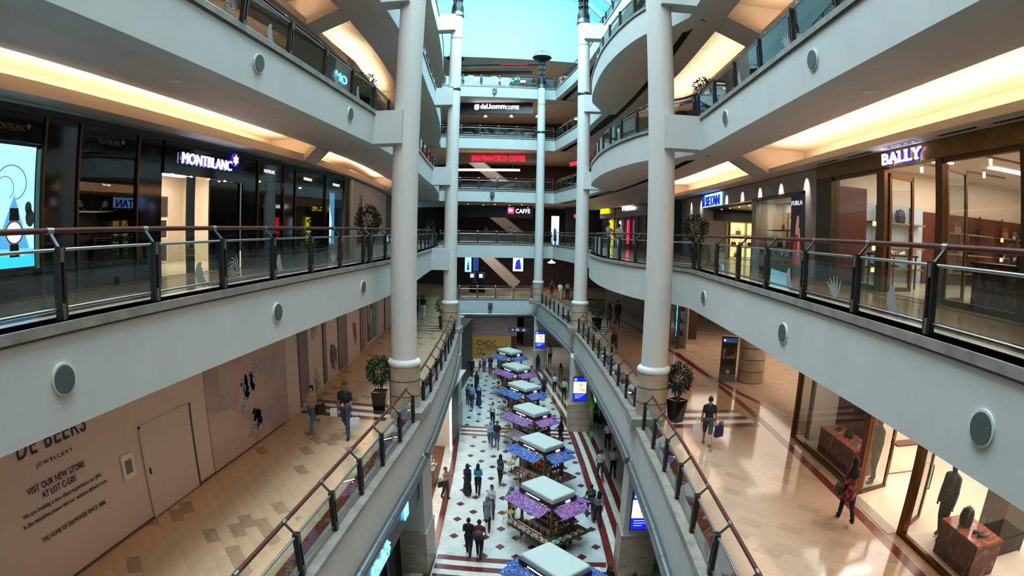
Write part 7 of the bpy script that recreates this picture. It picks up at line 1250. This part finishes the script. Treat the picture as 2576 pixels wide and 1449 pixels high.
pp('person in a white shirt beside the farthest pillar', (0.00, 51.89, 0), AW, 1.80, 'white', 'dgrey', 'skin', 'shoe', 'short', stride=.2, voxel=.026); pp('person in a dark top with a white scarf behind the sixth kiosk', (-1.07, 48.63, 0), AW, 1.70, 'black', 'black', 'skin', 'shoe', 'hijab', 'black', stride=.2, sleeve='long', fem=True, voxel=.026)
pp('person in a black headscarf and robe looking down beside the nearest kiosk', (2.31, 15.86, 0), TO+.3, 1.66, 'black', 'black', 'skin', 'shoe', 'hijab', 'black', stride=.05, arms=('bent', 'bent'), sleeve='long', wear='abaya', fem=True, voxel=.018); pp('person in a white shirt with short dark hair at the lower edge of the view', (3.10, 15.34, 0), AW, 1.72, 'white', 'dgrey', 'skin', 'shoe', 'short', stride=.2, voxel=.02); pp('person in a dark shirt next to the white shirt at the lower edge', (3.57, 15.13, 0), AW, 1.70, 'dgrey', 'dgrey', 'skin', 'shoe', 'short', stride=.2, voxel=.02)
# upper floors
pp('person in a pale shirt leaning at the first floor balustrade of the bay', (2.72, 27.2, Z1), -PI/2+.6, 1.66, 'grey', 'dgrey', 'skin', 'shoe', 'short', stride=.02, arms=('rail', 'rail'), voxel=.022); pp('person in a white shirt at the first floor balustrade of the bay', (3.3, 27.6, Z1), AW, 1.6, 'white', 'dgrey', 'skin', 'shoe', 'short', stride=.02, voxel=.022)
pp('person with dark hair behind the second floor balustrade by the front column', (5.3, 22.6, Z2), AW, 1.66, 'black', 'black', 'skin', 'shoe', 'short', stride=.05, voxel=.022)
pp('person in dark clothes leaning on the fourth floor balustrade of the bay', (3.85, 32.4, Z4), PI/2-.1, 1.68, 'dgrey', 'jeans', 'skin', 'shoe', 'short', stride=.02, arms=('rail', 'rail'), lean=.3, voxel=.022)
pp('seated guest at the first floor cafe bar', (-6.6, 54.0, Z1), AW, 1.6, 'dgrey', 'black', 'skin', 'shoe', 'short', stride=.02, voxel=.028); pp('guest in a pale shirt at the first floor cafe bar', (-4.2, 54.0, Z1), AW, 1.62, 'grey', 'black', 'skin', 'shoe', 'short', stride=.02, voxel=.028)
pp('person in a blue shirt beyond the front column on the first floor', (-11.4, 49.3, Z1), TO, 1.7, 'blue', 'navy', 'skin', 'shoe', 'short', stride=.1, voxel=.028); pp('shop assistant in black inside the leather shop upstairs', (10.9, 9.9, Z1), 2.0, 1.62, 'black', 'black', 'skin_c', 'shoe', 'hijab', 'black', stride=.05, sleeve='long', arms=('work', 'work'), fem=True, voxel=.02)
bpy.data.scenes.remove(TMP)
